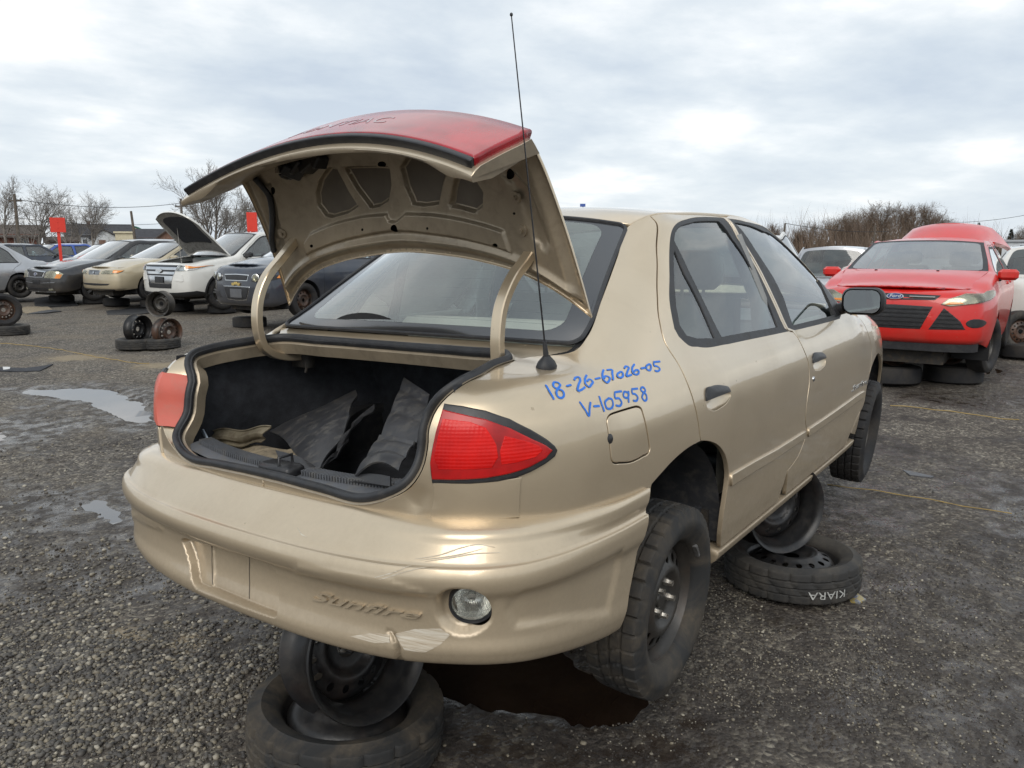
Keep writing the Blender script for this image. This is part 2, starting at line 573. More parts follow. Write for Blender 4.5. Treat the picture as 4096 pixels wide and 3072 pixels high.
def panel(S, loop, name, mat, parent, holes=(), step=0.03, gap=0.004, rnd=0.0025, depth=0.014, off=0.0, mirror=False, hole_gap=None, edge_step=None, flange=True, back=False, hole_flange=True, extra=None):
    """a piece of surface S cut along `loop` (uv), with rolled edges turned inwards"""
    es = edge_step or (min(step) if isinstance(step, tuple) else step)*0.7
    L0 = [densify(np.asarray(loop), es)] + [densify(np.asarray(h), es) for h in holes]
    if area2(L0[0]) < 0: L0[0] = L0[0][::-1]
    for i in range(1, len(L0)):
        if area2(L0[i]) > 0: L0[i] = L0[i][::-1]
    g2 = gap/2
    hg = g2 if hole_gap is None else hole_gap
    Lo, Li = [], []
    for i, L in enumerate(L0):
        amt = g2 if i == 0 else -hg
        Lo.append(shrink(S, L, amt if i == 0 else -(hg)))
        Li.append(shrink(S, L, (g2 + rnd) if i == 0 else -(hg + rnd)))
    v, f = triangulate(Li if flange else Lo, step, extra)
    p, n = S.pos(v), S.nrm(v)
    if off: p = p + n*off
    V, N, F = [p], [n], [f + 0]
    k = len(p)
    if flange:
        for i in range(len(Li)):
            if i > 0 and not hole_flange: continue
            a, b = Li[i], Lo[i]
            m = len(a)
            pa, na = S.pos(a), S.nrm(a)
            pb = S.pos(b)
            o = pb - pa
            o = o - np.einsum('ij,ij->i', o, na)[:, None]*na
            o /= np.maximum(np.linalg.norm(o, axis=1, keepdims=True), 1e-9)
            pa = pa + na*off
            r1 = pa + o*rnd*0.7 - na*rnd*0.3
            r2 = pa + o*rnd - na*rnd
            r3 = r2 - na*depth
            V += [pa, r1, r2, r3]
            N += [na, (na+o), o + 0.15*na, o]
            idx = np.arange(m); nx = (idx+1) % m
            for q in range(3):
                A = k + q*m
                F.append(np.stack([A+nx, A+idx, A+m+idx], 1)); F.append(np.stack([A+nx, A+m+idx, A+m+nx], 1))
            k += 4*m
    V, N, F = np.concatenate(V), np.concatenate(N), np.concatenate(F)
    # keep face winding with the normals
    fn = np.cross(V[F[:, 1]]-V[F[:, 0]], V[F[:, 2]]-V[F[:, 0]])
    bad = np.einsum('ij,ij->i', fn, N[F].mean(1)) < 0
    F[bad] = F[bad][:, ::-1]
    if mirror:
        V = V*[1, -1, 1]; N = N*[1, -1, 1]; F = F[:, ::-1]
    return mesh_obj(name, V, F, mat, parent, normals=N)

def ribbon(S, uvs, width, name, mat, parent, off=0.0012, mirror=False, thick=0.0):
    """strip of given width following a uv polyline on the surface"""
    mb = MB()
    for uv in uvs:
        p, n = S.pos(uv), S.nrm(uv)
        add_strip(mb, p, n, width, off)
    if mirror: mb.V = [(x, -y, z) for x, y, z in mb.V]; mb.F = [f[::-1] for f in mb.F]
    return mb.build(name, mat, parent)

def add_strip(mb, p, n, width, off, thick=0.0):
    t = np.gradient(p, axis=0)
    t /= np.maximum(np.linalg.norm(t, axis=1, keepdims=True), 1e-9)
    s = np.cross(n, t)
    s /= np.maximum(np.linalg.norm(s, axis=1, keepdims=True), 1e-9)
    w = np.broadcast_to(np.asarray(width, float), (len(p),))[:, None]/2
    q = p + n*off
    # rounded ends
    a, b = q - s*w, q + s*w
    a[0] += t[0]*w[0]*0.5; b[0] += t[0]*w[0]*0.5
    q0 = q[0] - t[0]*w[0]*0.4; q1 = q[-1] + t[-1]*w[-1]*0.4
    m = len(p)
    V = np.concatenate([a, b, [q0, q1]])
    F = [(i, i+1, m+i+1, m+i) for i in range(m-1)] + [(2*m, 0, m), (m-1, 2*m+1, 2*m-1)]
    mb.add(V, F, True)
    return mb

def px_ground(px, z=0.0):
    d = CAM_RW.T @ np.array([(px[0]-2048)/FPX, (px[1]-1536)/FPX, 1.0])
    t = (z - CAM_W[2]) / d[2]
    return CAM_W + t*d

def px_at(px, dist):
    """point on the sight line at a horizontal distance from the camera"""
    d = CAM_RW.T @ np.array([(px[0]-2048)/FPX, (px[1]-1536)/FPX, 1.0])
    return CAM_W + d * dist/np.linalg.norm(d[:2])
# ------------------------------------------------------------------ material library
paint('gold_paint', (0.67, 0.548, 0.385), metal=0.78, rough=0.29, dirt=(0.185, 0.14, 0.092), dlow=0.15, dhigh=0.84, damount=0.8)  # low dirt tone also deepened for the dark ground mirrored in the doors
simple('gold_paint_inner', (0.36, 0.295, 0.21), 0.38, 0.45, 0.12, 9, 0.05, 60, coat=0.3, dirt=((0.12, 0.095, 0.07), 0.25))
simple('black_rubber', (0.022, 0.023, 0.026), 0.52, 0, 0.3, 14, 0.15, 120, dirt=((0.07, 0.065, 0.06), 0.35))
simple('black_plastic', (0.018, 0.018, 0.02), 0.38, 0, 0.25, 10, 0.1, 150, dirt=((0.06, 0.055, 0.05), 0.3))
simple('grey_plastic', (0.10, 0.105, 0.115), 0.5, 0, 0.2, 10, 0.1, 150, dirt=((0.16, 0.14, 0.11), 0.4))
simple('dark_void', (0.008, 0.008, 0.009), 0.9, 0, 0.2)
simple('underbody', (0.028, 0.025, 0.022), 0.85, 0, 0.4, 6, 0.3, 30, dirt=((0.10, 0.075, 0.05), 0.6))
simple('carpet_dark', (0.034, 0.036, 0.042), 0.95, 0, 0.35, 22, 0.6, 260)
simple('carpet_grey', (0.075, 0.078, 0.085), 0.95, 0, 0.4, 40, 0.8, 260)
simple('fiberboard', (0.26, 0.21, 0.14), 0.9, 0, 0.35, 9, 0.3, 60, dirt=((0.05, 0.04, 0.03), 0.7))
simple('scrap_metal_beige', (0.17, 0.145, 0.10), 0.6, 0.25, 0.25, 9, 0.1, 60, dirt=((0.07, 0.05, 0.03), 0.7))
simple('pale_blue_plastic', (0.36, 0.42, 0.48), 0.6, 0, 0.2, 15, 0.1, 60, dirt=((0.15, 0.13, 0.11), 0.5))
simple('liner_plastic', (0.042, 0.043, 0.047), 0.42, 0, 0.3, 8, 0.15, 60, dirt=((0.12, 0.11, 0.095), 0.55))
simple('interior_beige', (0.62, 0.61, 0.54), 0.85, 0, 0.1, 6, 0.2, 120)
simple('interior_grey', (0.27, 0.275, 0.27), 0.8, 0, 0.15, 6, 0.2, 120)
simple('headliner', (0.62, 0.61, 0.56), 0.9, 0, 0.08, 5)
simple('glass_frit', (0.018, 0.019, 0.022), 0.14, 0, 0.1, coat=1.0)
simple('chrome', (0.62, 0.63, 0.64), 0.13, 1.0, 0.05, 20)
simple('zinc_steel', (0.48, 0.46, 0.42), 0.35, 0.9, 0.25, 60, 0.1, 100, dirt=((0.25, 0.16, 0.07), 0.5))
simple('silver_alloy', (0.46, 0.46, 0.46), 0.32, 0.85, 0.1, 20, dirt=((0.12, 0.10, 0.08), 0.45))
simple('mirror_glass', (0.72, 0.74, 0.75), 0.04, 1.0, 0.02)
simple('blue_marker', (0.012, 0.155, 0.62), 0.4, 0, 0.12, 60)
simple('white_plastic', (0.62, 0.62, 0.6), 0.5, 0, 0.08, 10, dirt=((0.25, 0.22, 0.18), 0.4))
simple('amber_lens', (0.75, 0.24, 0.02), 0.15, 0, 0.1, 30, coat=1.0)
simple('red_board', (0.72, 0.045, 0.025), 0.5, 0, 0.06, 5)
simple('lamp_silver', (0.9, 0.9, 0.87), 0.14, 0.9, 0.08, 120, bump=0.5, bscale=90)
simple('dark_red_print', (0.16, 0.008, 0.012), 0.3, 0, 0.1, 30, coat=1.0)
simple('reflector_bowl', (0.72, 0.72, 0.70), 0.16, 1.0, 0.1, 30)
simple('wood_pole', (0.10, 0.082, 0.065), 0.9, 0, 0.3, 3, 0.4, 30)
simple('wire_black', (0.02, 0.02, 0.022), 0.7, 0, 0.1)
simple('yellow_cord', (0.34, 0.24, 0.085), 0.8, 0, 0.2, 10)
simple('orange_red', (0.75, 0.10, 0.03), 0.4, 0, 0.1, 10)

def steel_wheel_mat(name, col, rust, amount):
    t = NT(name)
    v = t.coord()
    n = t.noise(v, 7.0, 8, 0.65, 0.6)
    d = t.ramp(n, ((0.55 - 0.2*amount, 0.0), (0.72, amount)))
    dust = t.ramp(t.noise(v, 16.0, 6, 0.7), ((0.45, 0.0), (0.75, 0.35)))
    c = t.mix(dust, col, (0.085, 0.075, 0.062))
    c = t.mix(d, c, rust)
    rg = t.math('ADD', t.math('MULTIPLY', t.math('MAXIMUM', d, dust), 0.4), 0.36, True)
    return t.surf(t.bsdf(Base_Color=c, Roughness=rg, Metallic=0.15, Normal=t.bump(t.noise(v, 90, 4, 0.6), 0.12, 0.002)))
steel_wheel_mat('steel_black', (0.017, 0.017, 0.018), (0.09, 0.038, 0.018), 0.15)
steel_wheel_mat('steel_dusty', (0.040, 0.037, 0.033), (0.10, 0.06, 0.035), 0.30)
steel_wheel_mat('steel_rusty', (0.040, 0.034, 0.030), (0.13, 0.050, 0.020), 0.80)

def tyre_mat(name, col, mud, amount):
    t = NT(name)
    v = t.coord()
    n = t.noise(v, 6.0, 8, 0.68, 0.5)
    d = t.ramp(n, ((0.42, 0.0), (0.72, amount)))
    fine = t.ramp(t.noise(v, 55.0, 5, 0.7), ((0.4, 0.6), (0.65, 1.0)))
    d = t.math('MULTIPLY', d, fine)
    c = t.mix(d, col, mud)
    b = t.bump(t.noise(v, 140, 4, 0.6), 0.18, 0.002)
    return t.surf(t.bsdf(Base_Color=c, Roughness=t.math('ADD', t.math('MULTIPLY', d, 0.25), 0.70, True), Specular_IOR_Level=0.35, Normal=b))
tyre_mat('tyre_muddy', (0.026, 0.026, 0.026), (0.15, 0.118, 0.08), 0.75)
tyre_mat('tyre_dark', (0.018, 0.018, 0.02), (0.085, 0.072, 0.055), 0.55)
tyre_mat('tyre_dusty', (0.032, 0.031, 0.03), (0.12, 0.105, 0.085), 0.8)

def lamp_red():
    t = NT('red_lens')
    v = t.coord()
    # moulded pillar optics: fine ribs both ways
    w1 = t.node('ShaderNodeTexWave', {'Vector': v, 'Scale': 38.0, 'Distortion': 0.0}, bands_direction='Y').outputs[1]
    w2 = t.node('ShaderNodeTexWave', {'Vector': v, 'Scale': 38.0, 'Distortion': 0.0}, bands_direction='Z').outputs[1]
    h = t.math('ADD', w1, w2)
    c = t.ramp(t.noise(v, 7, 4, 0.6), ((0.3, (0.42, 0.003, 0.003)), (0.7, (0.78, 0.010, 0.006))))
    return t.surf(t.bsdf(Base_Color=c, Roughness=0.3, Specular_IOR_Level=0.25, Coat_Weight=0.15, Coat_Roughness=0.05, Normal=t.bump(h, 0.25, 0.001)))
lamp_red()
simple('red_lens_smooth', (0.40, 0.003, 0.003), 0.3, 0, 0.4, 9, coat=0.12)
simple('red_lens_faded', (0.60, 0.115, 0.075), 0.45, 0, 0.08, 8, coat=0.3, dirt=((0.45, 0.2, 0.15), 0.3))
simple('red_reflector', (0.27, 0.005, 0.010), 0.22, 0, 0.55, 5, coat=0.4)

def scuff_mat():
    t = NT('scuffed_plastic')
    tc = t.node('ShaderNodeTexCoord')
    mp = t.node('ShaderNodeMapping', {0: tc.outputs['Object'], 'Scale': (3, 3, 60), 'Rotation': (0.25, 0, 0.5)}).outputs[0]
    n = t.noise(mp, 3.0, 8, 0.7, 0.6)
    c = t.ramp(n, ((0.3, (0.30, 0.225, 0.15)), (0.5, (0.50, 0.43, 0.33)), (0.62, (0.60, 0.55, 0.46))))
    return t.surf(t.bsdf(Base_Color=c, Roughness=0.6, Normal=t.bump(n, 0.2, 0.002)))
scuff_mat()
glass('tinted_glass', (0.90, 0.965, 0.93), 1.6, 0, 0.10, (0.60, 0.70, 0.62))  # dust layer paled and thickened to stand in for light from the cabin
glass('side_glass', (0.78, 0.90, 0.88), 1.0, 0, 0.02, (0.3, 0.36, 0.36))
glass('car_glass', (0.45, 0.55, 0.55), 1.5, 0, 0.08)
glass('clear_lens', (0.93, 0.93, 0.90), 0.8, 0.05, 0.08)
glass('hazed_lens', (0.80, 0.79, 0.66), 0.8, 0.15, 0.30, (0.62, 0.60, 0.46))

simple('lid_pocket_brown', (0.15, 0.125, 0.095), 0.6, 0.1, 0.15, 9)
simple('badge_navy', (0.010, 0.028, 0.13), 0.3, 0, 0.1, coat=0.6)
# ------------------------------------------------------------------ the yard: ground sheet, puddles, gravel
_nz = {}
def vnoise(x, y, seed=0):
    """smooth value noise, lattice of 256"""
    if seed not in _nz: _nz[seed] = np.random.default_rng(100+seed).random((256, 256))
    G = _nz[seed]
    xi, yi = np.floor(x).astype(int), np.floor(y).astype(int)
    fx, fy = x-xi, y-yi
    fx, fy = fx*fx*(3-2*fx), fy*fy*(3-2*fy)
    a, b = G[xi % 256, yi % 256], G[(xi+1) % 256, yi % 256]
    c, d = G[xi % 256, (yi+1) % 256], G[(xi+1) % 256, (yi+1) % 256]
    return (a*(1-fx)+b*fx)*(1-fy) + (c*(1-fx)+d*fx)*fy - .5
def gpx(*a): return np.array([px_ground(p)[:2] for p in np.array(a, float).reshape(-1, 2)])
PUDDLES = {
    'left': (gpx(60,1555, 180,1552, 330,1546, 450,1555, 540,1585, 600,1620, 640,1690, 600,1700, 500,1685, 420,1650, 330,1610, 200,1590, 90,1575), .020, 'puddle mirroring white sky left of the gold bumper'),
    'far_left': (gpx(-60,1725, 10,1722, 40,1745, 20,1765, -60,1770), .016, 'small puddle at the left edge of the yard'),
    'bumper': (gpx(360,1990, 430,2000, 480,2035, 490,2085, 455,2095, 415,2060, 375,2025), .014, 'shallow puddle beside the left bumper corner'),
    'under': (gpx(1560,2540, 1800,2520, 2100,2560, 2400,2620, 2600,2700, 2640,2780, 2600,2860, 2450,2905, 2200,2890, 1950,2840, 1780,2790, 1680,2740, 1600,2640), .026, 'dark brown puddle under the rear bumper'),
    'right': (gpx(3640,1500, 3780,1470, 3960,1478, 4030,1500, 3900,1512, 3760,1520), .014, 'bright puddle beneath the red car'),
}
def ground_h(x, y):
    r = np.hypot(x-CAM_W[0], y-CAM_W[1])
    fade = np.clip(1.6-r/30, 0, 1)
    h = .030*vnoise(x*.55+7, y*.55+3, 1) + .018*vnoise(x*1.7, y*1.7, 2) + .012*vnoise(x*5, y*5, 3)*fade + .010*vnoise(x*13, y*13, 4)*fade + .007*vnoise(x*29, y*29, 5)*fade
    near = r < 40
    hn = h[near]
    P = np.stack([x[near], y[near]], 1)
    for k, (poly, dep, _l) in PUDDLES.items():
        lo, hi = poly.min(0)-.6, poly.max(0)+.6
        m = np.all((P > lo) & (P < hi), axis=1)
        if not m.any(): continue
        d = sdf(poly, P[m]); hm = hn[m]
        wl = -dep*.55
        nz_ = .016*vnoise(P[m][:, 0]*5, P[m][:, 1]*5, 6) + .012*vnoise(P[m][:, 0]*15, P[m][:, 1]*15, 7)
        out = np.maximum(hm, wl + .005 + .05*np.maximum(d, 0) + nz_)
        t = np.clip(d/.45, 0, 1)
        out = out*(1-t) + hm*t
        inn = wl + .005 + nz_*1.2 - np.minimum(-d*.16, dep)
        hn[m] = np.where(d > 0, out, inn)
    h[near] = hn
    return h
def axis(lo, hi, step, far):
    a = list(np.arange(lo, hi, step))
    s, v, o = step, hi, []
    while v < far: o.append(v); s *= 1.16; v += s
    o.append(far)
    s, v, b = step, lo, []
    while v > -far: s *= 1.16; v -= s; b.append(max(v, -far))
    return np.array(b[::-1] + a + o)
gx, gy = axis(-3.2, 4.6, .024, 3000), axis(-4.0, 6.6, .024, 3000)
GX, GY = np.meshgrid(gx, gy, indexing='ij')
GZ = ground_h(GX.ravel(), GY.ravel())

SAND = [(*gpx(480,2560)[0], .13), (*gpx(750,2572)[0], .08), (*gpx(270,2800)[0], .10), (*gpx(300,1430)[0], .5), (*gpx(640,1465)[0], .4)]
def ground_mat():
    t = NT('yard_ground')
    g = t.node('ShaderNodeNewGeometry')
    v = g.outputs['Position']
    big = t.noise(v, 0.55, 6, 0.6, 0.4)
    mid = t.noise(v, 1.7, 7, 0.62, 0.3)
    fine = t.noise(v, 16.0, 8, 0.7)
    grit = t.noise(v, 95.0, 5, 0.7)
    vor = t.node('ShaderNodeTexVoronoi', {'Vector': v, 'Scale': 62.0, 'Randomness': 1.0})
    vor2 = t.node('ShaderNodeTexVoronoi', {'Vector': v, 'Scale': 24.0, 'Randomness': 1.0})
    stone = t.node('ShaderNodeSeparateColor', {0: vor.outputs['Color']}).outputs[0]
    mud = t.ramp(mid, ((0.32, (0.034, 0.026, 0.021)), (0.5, (0.080, 0.063, 0.050)), (0.68, (0.155, 0.126, 0.098))))
    gravel = t.ramp(stone, ((0.0, (0.045, 0.038, 0.033)), (0.45, (0.125, 0.108, 0.090)), (0.8, (0.235, 0.205, 0.162)), (1.0, (0.42, 0.38, 0.30))))
    gm = t.ramp(t.math('ADD', t.math('MULTIPLY', mid, 0.5), t.math('MULTIPLY', fine, 0.5)), ((0.42, 0.0), (0.56, 0.9)))
    # the older, drier gravel of the rows of cars lies further off (y grows to the left rear of the yard)
    sx = t.node('ShaderNodeSeparateXYZ', {0: v})
    dry = t.node('ShaderNodeMapRange', {0: t.math('ADD', sx.outputs[1], t.math('MULTIPLY', sx.outputs[0], -0.10)), 1: 0.6, 2: 5.0, 3: 0.0, 4: 1.0}).outputs[0]
    gm = t.math('ADD', gm, t.math('MULTIPLY', dry, 0.45), True)
    c = t.mix(gm, mud, gravel)
    tan = t.ramp(t.noise(v, 0.9, 6, 0.6, 0.6), ((0.46, 0.0), (0.70, 0.65)))
    c = t.mix(t.math('MULTIPLY', tan, dry), c, (0.23, 0.185, 0.13))
    c = t.mix(t.ramp(fine, ((0.35, 0.55), (0.6, 0.0))), c, (0.020, 0.017, 0.015))
    wet = t.ramp(t.math('ADD', t.math('MULTIPLY', big, 0.55), t.math('MULTIPLY', mid, 0.45)), ((0.46, 1.0), (0.55, 0.0)))
    wet = t.math('MULTIPLY', wet, t.math('SUBTRACT', 1.0, t.math('MULTIPLY', dry, 0.72)))
    wet = t.math('MAXIMUM', t.math('MULTIPLY', wet, 0.7), t.node('ShaderNodeAttribute', attribute_name='damp').outputs['Fac'], True)
    film = t.math('MULTIPLY', wet, t.ramp(t.noise(v, 7.0, 6, 0.6), ((0.42, 0.25), (0.58, 1.0))))
    c = t.mix(t.math('MULTIPLY', wet, 0.62), c, (0.026, 0.0195, 0.0155))
    for (sx_, sy_, sr) in SAND:
        dd = t.node('ShaderNodeVectorMath', {0: v, 1: (sx_, sy_, 0.0)}, operation='DISTANCE').outputs['Value']
        dd = t.math('ADD', dd, t.math('MULTIPLY', t.math('SUBTRACT', t.noise(v, 9.0, 6, 0.65), 0.5), sr*1.6))
        c = t.mix(t.ramp(t.math('DIVIDE', dd, sr), ((0.45, 0.85), (1.0, 0.0))), c, t.mix(fine, (0.20, 0.155, 0.095), (0.36, 0.29, 0.19)))
    rg = t.math('SUBTRACT', 0.93, t.math('MULTIPLY', film, 0.80))
    hgt = t.math('ADD', t.math('MULTIPLY', vor.outputs['Distance'], -0.55), t.math('ADD', t.math('MULTIPLY', vor2.outputs['Distance'], -0.6), t.math('ADD', t.math('MULTIPLY', fine, 0.9), t.math('MULTIPLY', grit, 0.35))))
    b = t.bump(t.math('MULTIPLY', hgt, t.math('SUBTRACT', 1.0, t.math('MULTIPLY', film, 0.84))), 0.85, 0.022)
    return t.surf(t.bsdf(Base_Color=c, Roughness=rg, Specular_IOR_Level=0.5, Normal=b))
ground_mat()
nx_, ny_ = len(gx), len(gy)
ii = (np.arange(nx_-1)[:, None]*ny_ + np.arange(ny_-1)[None, :]).ravel()
me = bpy.data.meshes.new('ground')
Vg = np.stack([GX.ravel(), GY.ravel(), GZ], 1)
quads = np.stack([ii, ii+ny_, ii+ny_+1, ii+1], 1)
me.vertices.add(len(Vg)); me.vertices.foreach_set('co', Vg.ravel())
me.loops.add(quads.size); me.loops.foreach_set('vertex_index', quads.ravel().astype(np.int32))
me.polygons.add(len(quads)); me.polygons.foreach_set('loop_start', (np.arange(len(quads))*4).astype(np.int32))
me.polygons.foreach_set('use_smooth', np.ones(len(quads), bool))
me.update(calc_edges=True); me.validate()
me.materials.append(MATS['yard_ground'])
# damp margins round the puddles and damp mud patches, as a property of the soil
damp = np.zeros(len(Vg))
P2 = Vg[:, :2]
for k, (poly, dep, _l) in PUDDLES.items():
    lo, hi = poly.min(0)-1.2, poly.max(0)+1.2
    m = np.all((P2 > lo) & (P2 < hi), axis=1)
    dd = sdf(poly, P2[m]) + .35*vnoise(P2[m][:, 0]*3, P2[m][:, 1]*3, 12)
    damp[m] = np.maximum(damp[m], np.clip(1-dd/.55, 0, 1))
for (x_, y_, r_) in [(*gpx(a, b)[0], c) for a, b, c in ((3650,2300,.6), (3900,2420,.6), (3750,2750,.55), (3980,2950,.45), (2900,2850,.35), (2500,2980,.35), (1900,2960,.3), (3100,2450,.3), (600,1980,.5), (100,2350,.35), (3500,2060,.5), (3950,1990,.7), (120,2000,.7), (430,2200,.35), (700,2330,.3), (3300,2900,.25), (900,2480,.2), (3850,1580,1.0), (200,1700,.8))]:
    m = (np.abs(P2[:, 0]-x_) < 2.5*r_) & (np.abs(P2[:, 1]-y_) < 2.5*r_)
    dd = np.hypot(P2[m][:, 0]-x_, P2[m][:, 1]-y_)/r_ + 1.5*vnoise(P2[m][:, 0]*2.5, P2[m][:, 1]*2.5, 13) + .6*vnoise(P2[m][:, 0]*9, P2[m][:, 1]*9, 14)
    damp[m] = np.maximum(damp[m], np.clip(1.35-dd, 0, 1))
at = me.attributes.new('damp', 'FLOAT', 'POINT'); at.data.foreach_set('value', damp.astype(np.float32))
ground = bpy.data.objects.new('ground', me); COL.objects.link(ground); tag(ground, kind='structure')

def water_mat():
    t = NT('muddy_water')
    g = t.node('ShaderNodeNewGeometry')
    v = g.outputs['Position']
    n = t.bump(t.noise(v, 5.0, 2, 0.5), 0.012, 0.02)
    c = t.ramp(t.noise(v, 2.5, 5, 0.6), ((0.35, (0.020, 0.012, 0.008)), (0.7, (0.045, 0.029, 0.019))))
    return t.surf(t.bsdf(Base_Color=c, Roughness=0.01, IOR=3.0, Specular_IOR_Level=0.5, Normal=n))
water_mat()
for k, (poly, dep, lab) in PUDDLES.items():
    c = poly.mean(0)
    big_ = np.array([p + (p-c)/max(np.linalg.norm(p-c), 1e-6)*.16 for p in poly])
    L = densify(big_, .12)
    v, f = triangulate([L], .25)
    o = mesh_obj('puddle', np.column_stack([v, np.full(len(v), -dep*.55)]), f, 'muddy_water')
    tag(o, kind='structure')

# loose stones: one mass nobody could count
def stone_field(n, seed, centres, smin, smax, name, mat):
    r = np.random.default_rng(seed)
    pts = []
    while sum(len(p) for p in pts) < n:
        xy = np.concatenate([r.normal(c[:2], c[2], (max(1, int(n*c[3]*.5)), 2)) for c in centres])
        keep = vnoise(xy[:, 0]*2.2, xy[:, 1]*2.2, 9) + .5*vnoise(xy[:, 0]*6, xy[:, 1]*6, 10) > r.normal(.0, .16, len(xy))
        for k, (poly, dep, _l) in PUDDLES.items():
            keep &= ~inside(poly, xy)
        d = np.hypot(xy[:, 0]-CAM_W[0], xy[:, 1]-CAM_W[1]); keep &= d > .6
        pts.append(xy[keep])
    xy = np.concatenate(pts)[:n]
    z = ground_h(xy[:, 0].copy(), xy[:, 1].copy())
    ico = np.array([(0,0,1),(.894,0,.447),(.276,.851,.447),(-.724,.526,.447),(-.724,-.526,.447),(.276,-.851,.447),(.724,.526,-.447),(-.276,.851,-.447),(-.894,0,-.447),(-.276,-.851,-.447),(.724,-.526,-.447),(0,0,-1)])
    tri = np.array([(0,1,2),(0,2,3),(0,3,4),(0,4,5),(0,5,1),(1,6,2),(2,7,3),(3,8,4),(4,9,5),(5,10,1),(6,7,2),(7,8,3),(8,9,4),(9,10,5),(10,6,1),(11,7,6),(11,8,7),(11,9,8),(11,10,9),(11,6,10)])
    s = smin*(smax/smin)**(r.random(n)**2.2)
    sc = np.stack([s, s*r.uniform(.6, 1, n), s*r.uniform(.4, .75, n)], 1)
    th = r.uniform(0, 6.28, n)
    V = ico[None]*(1+r.uniform(-.22, .22, (n, 12, 1)))*sc[:, None]
    tl = r.normal(0, .35, n)
    y, zz_ = V[..., 1]*np.cos(tl)[:, None]-V[..., 2]*np.sin(tl)[:, None], V[..., 1]*np.sin(tl)[:, None]+V[..., 2]*np.cos(tl)[:, None]
    x = V[..., 0]
    X = x*np.cos(th)[:, None]-y*np.sin(th)[:, None] + xy[:, :1]
    Y = x*np.sin(th)[:, None]+y*np.cos(th)[:, None] + xy[:, 1:]
    Z = zz_ + z[:, None] + sc[:, 2:]*.35
    V = np.stack([X, Y, Z], -1).reshape(-1, 3)
    F = (tri[None] + 12*np.arange(n)[:, None, None]).reshape(-1, 3)
    me = bpy.data.meshes.new(name)
    me.vertices.add(len(V)); me.vertices.foreach_set('co', V.ravel())
    me.loops.add(F.size); me.loops.foreach_set('vertex_index', F.ravel().astype(np.int32))
    me.polygons.add(len(F)); me.polygons.foreach_set('loop_start', (np.arange(len(F))*3).astype(np.int32))
    me.update(calc_edges=True)
    me.materials.append(MATS[mat])
    o = bpy.data.objects.new(name, me); COL.objects.link(o)
    return tag(o, kind='stuff')
def stone_mat():
    t = NT('loose_stone')
    g = t.node('ShaderNodeNewGeometry')
    ri = g.outputs['Random Per Island']
    c = t.ramp(ri, ((0.0, (0.045, 0.040, 0.036)), (0.35, (0.095, 0.086, 0.076)), (0.65, (0.155, 0.138, 0.112)), (0.86, (0.25, 0.215, 0.155)), (1.0, (0.46, 0.42, 0.34))))
    n = t.noise(g.outputs['Position'], 70, 4, 0.6)
    c = t.mix(0.5, c, t.ramp(n, ((0.3, 0.35), (0.7, 1.0))), 'MULTIPLY')
    return t.surf(t.bsdf(Base_Color=c, Roughness=0.62))
stone_mat()
def g2(p, sd, w): q = px_ground(p); return (q[0], q[1], sd, w)
stone_field(26000, 3, [g2((350,2750), .45, 1.0), g2((700,2600), .5, .8), g2((300,2250), .7, .45), g2((150,3000), .35, .6), g2((450,1850), 1.1, .25)], .0035, .0150, 'loose_gravel', 'loose_stone')
stone_field(16000, 5, [g2((3000,2600), .40, .7), g2((3500,2250), .7, .6), g2((3300,2800), .6, .3), g2((3900,2100), .9, .6), g2((3900,1800), 1.2, .4)], .0022, .0075, 'loose_grit', 'loose_stone')
# ------------------------------------------------------------------ the gold sedan: surfaces
CART = (RW, CAR_T)
gold = empty('gold_sedan', mat=Matrix([[*RW[0], CAR_T[0]], [*RW[1], CAR_T[1]], [*RW[2], CAR_T[2]], [0, 0, 0, 1]]))
tag(gold, 'gold four-door sedan with open trunk, propped up on steel wheels', 'car')

def plan_station(x, w, ang, prof):
    """prof rows (inset, z) pushed inwards along the plan normal; ang = direction of the outward normal, 180 = rear, 90 = right"""
    nx, nw = math.cos(R_(ang)), math.sin(R_(ang))
    return [(x - nx*d, -(w - nw*d), z) for d, z in prof]
REARP = [(.14, .36), (.07, .38), (.035, .44), (.015, .52), (.005, .59), (0, .66), (0, .735), (.006, .81), (.02, .87), (.05, .915), (.095, .942), (.165, .956), (.30, .968)]
SIDEP = [(.10, .18), (.05, .21), (.03, .30), (.012, .42), (.002, .54), (0, .64), (.004, .73), (.014, .81), (.032, .87), (.064, .917), (.112, .945), (.175, .960), (.28, .972)]
def blend(a, b, t): return [tuple((1-t)*p + t*q for p, q in zip(x, y)) for x, y in zip(a, b)]
def sect(x, rows): return [(x, -w, z) for w, z in rows]
LOW = [(.755, .165), (.795, .185), (.820, .27), (.838, .40), (.848, .52), (.852, .62), (.849, .71), (.838, .80), (.812, .88)]
def low(d, dz=0): return [(w - d, z + dz*(z-.165)/.7) for w, z in LOW]
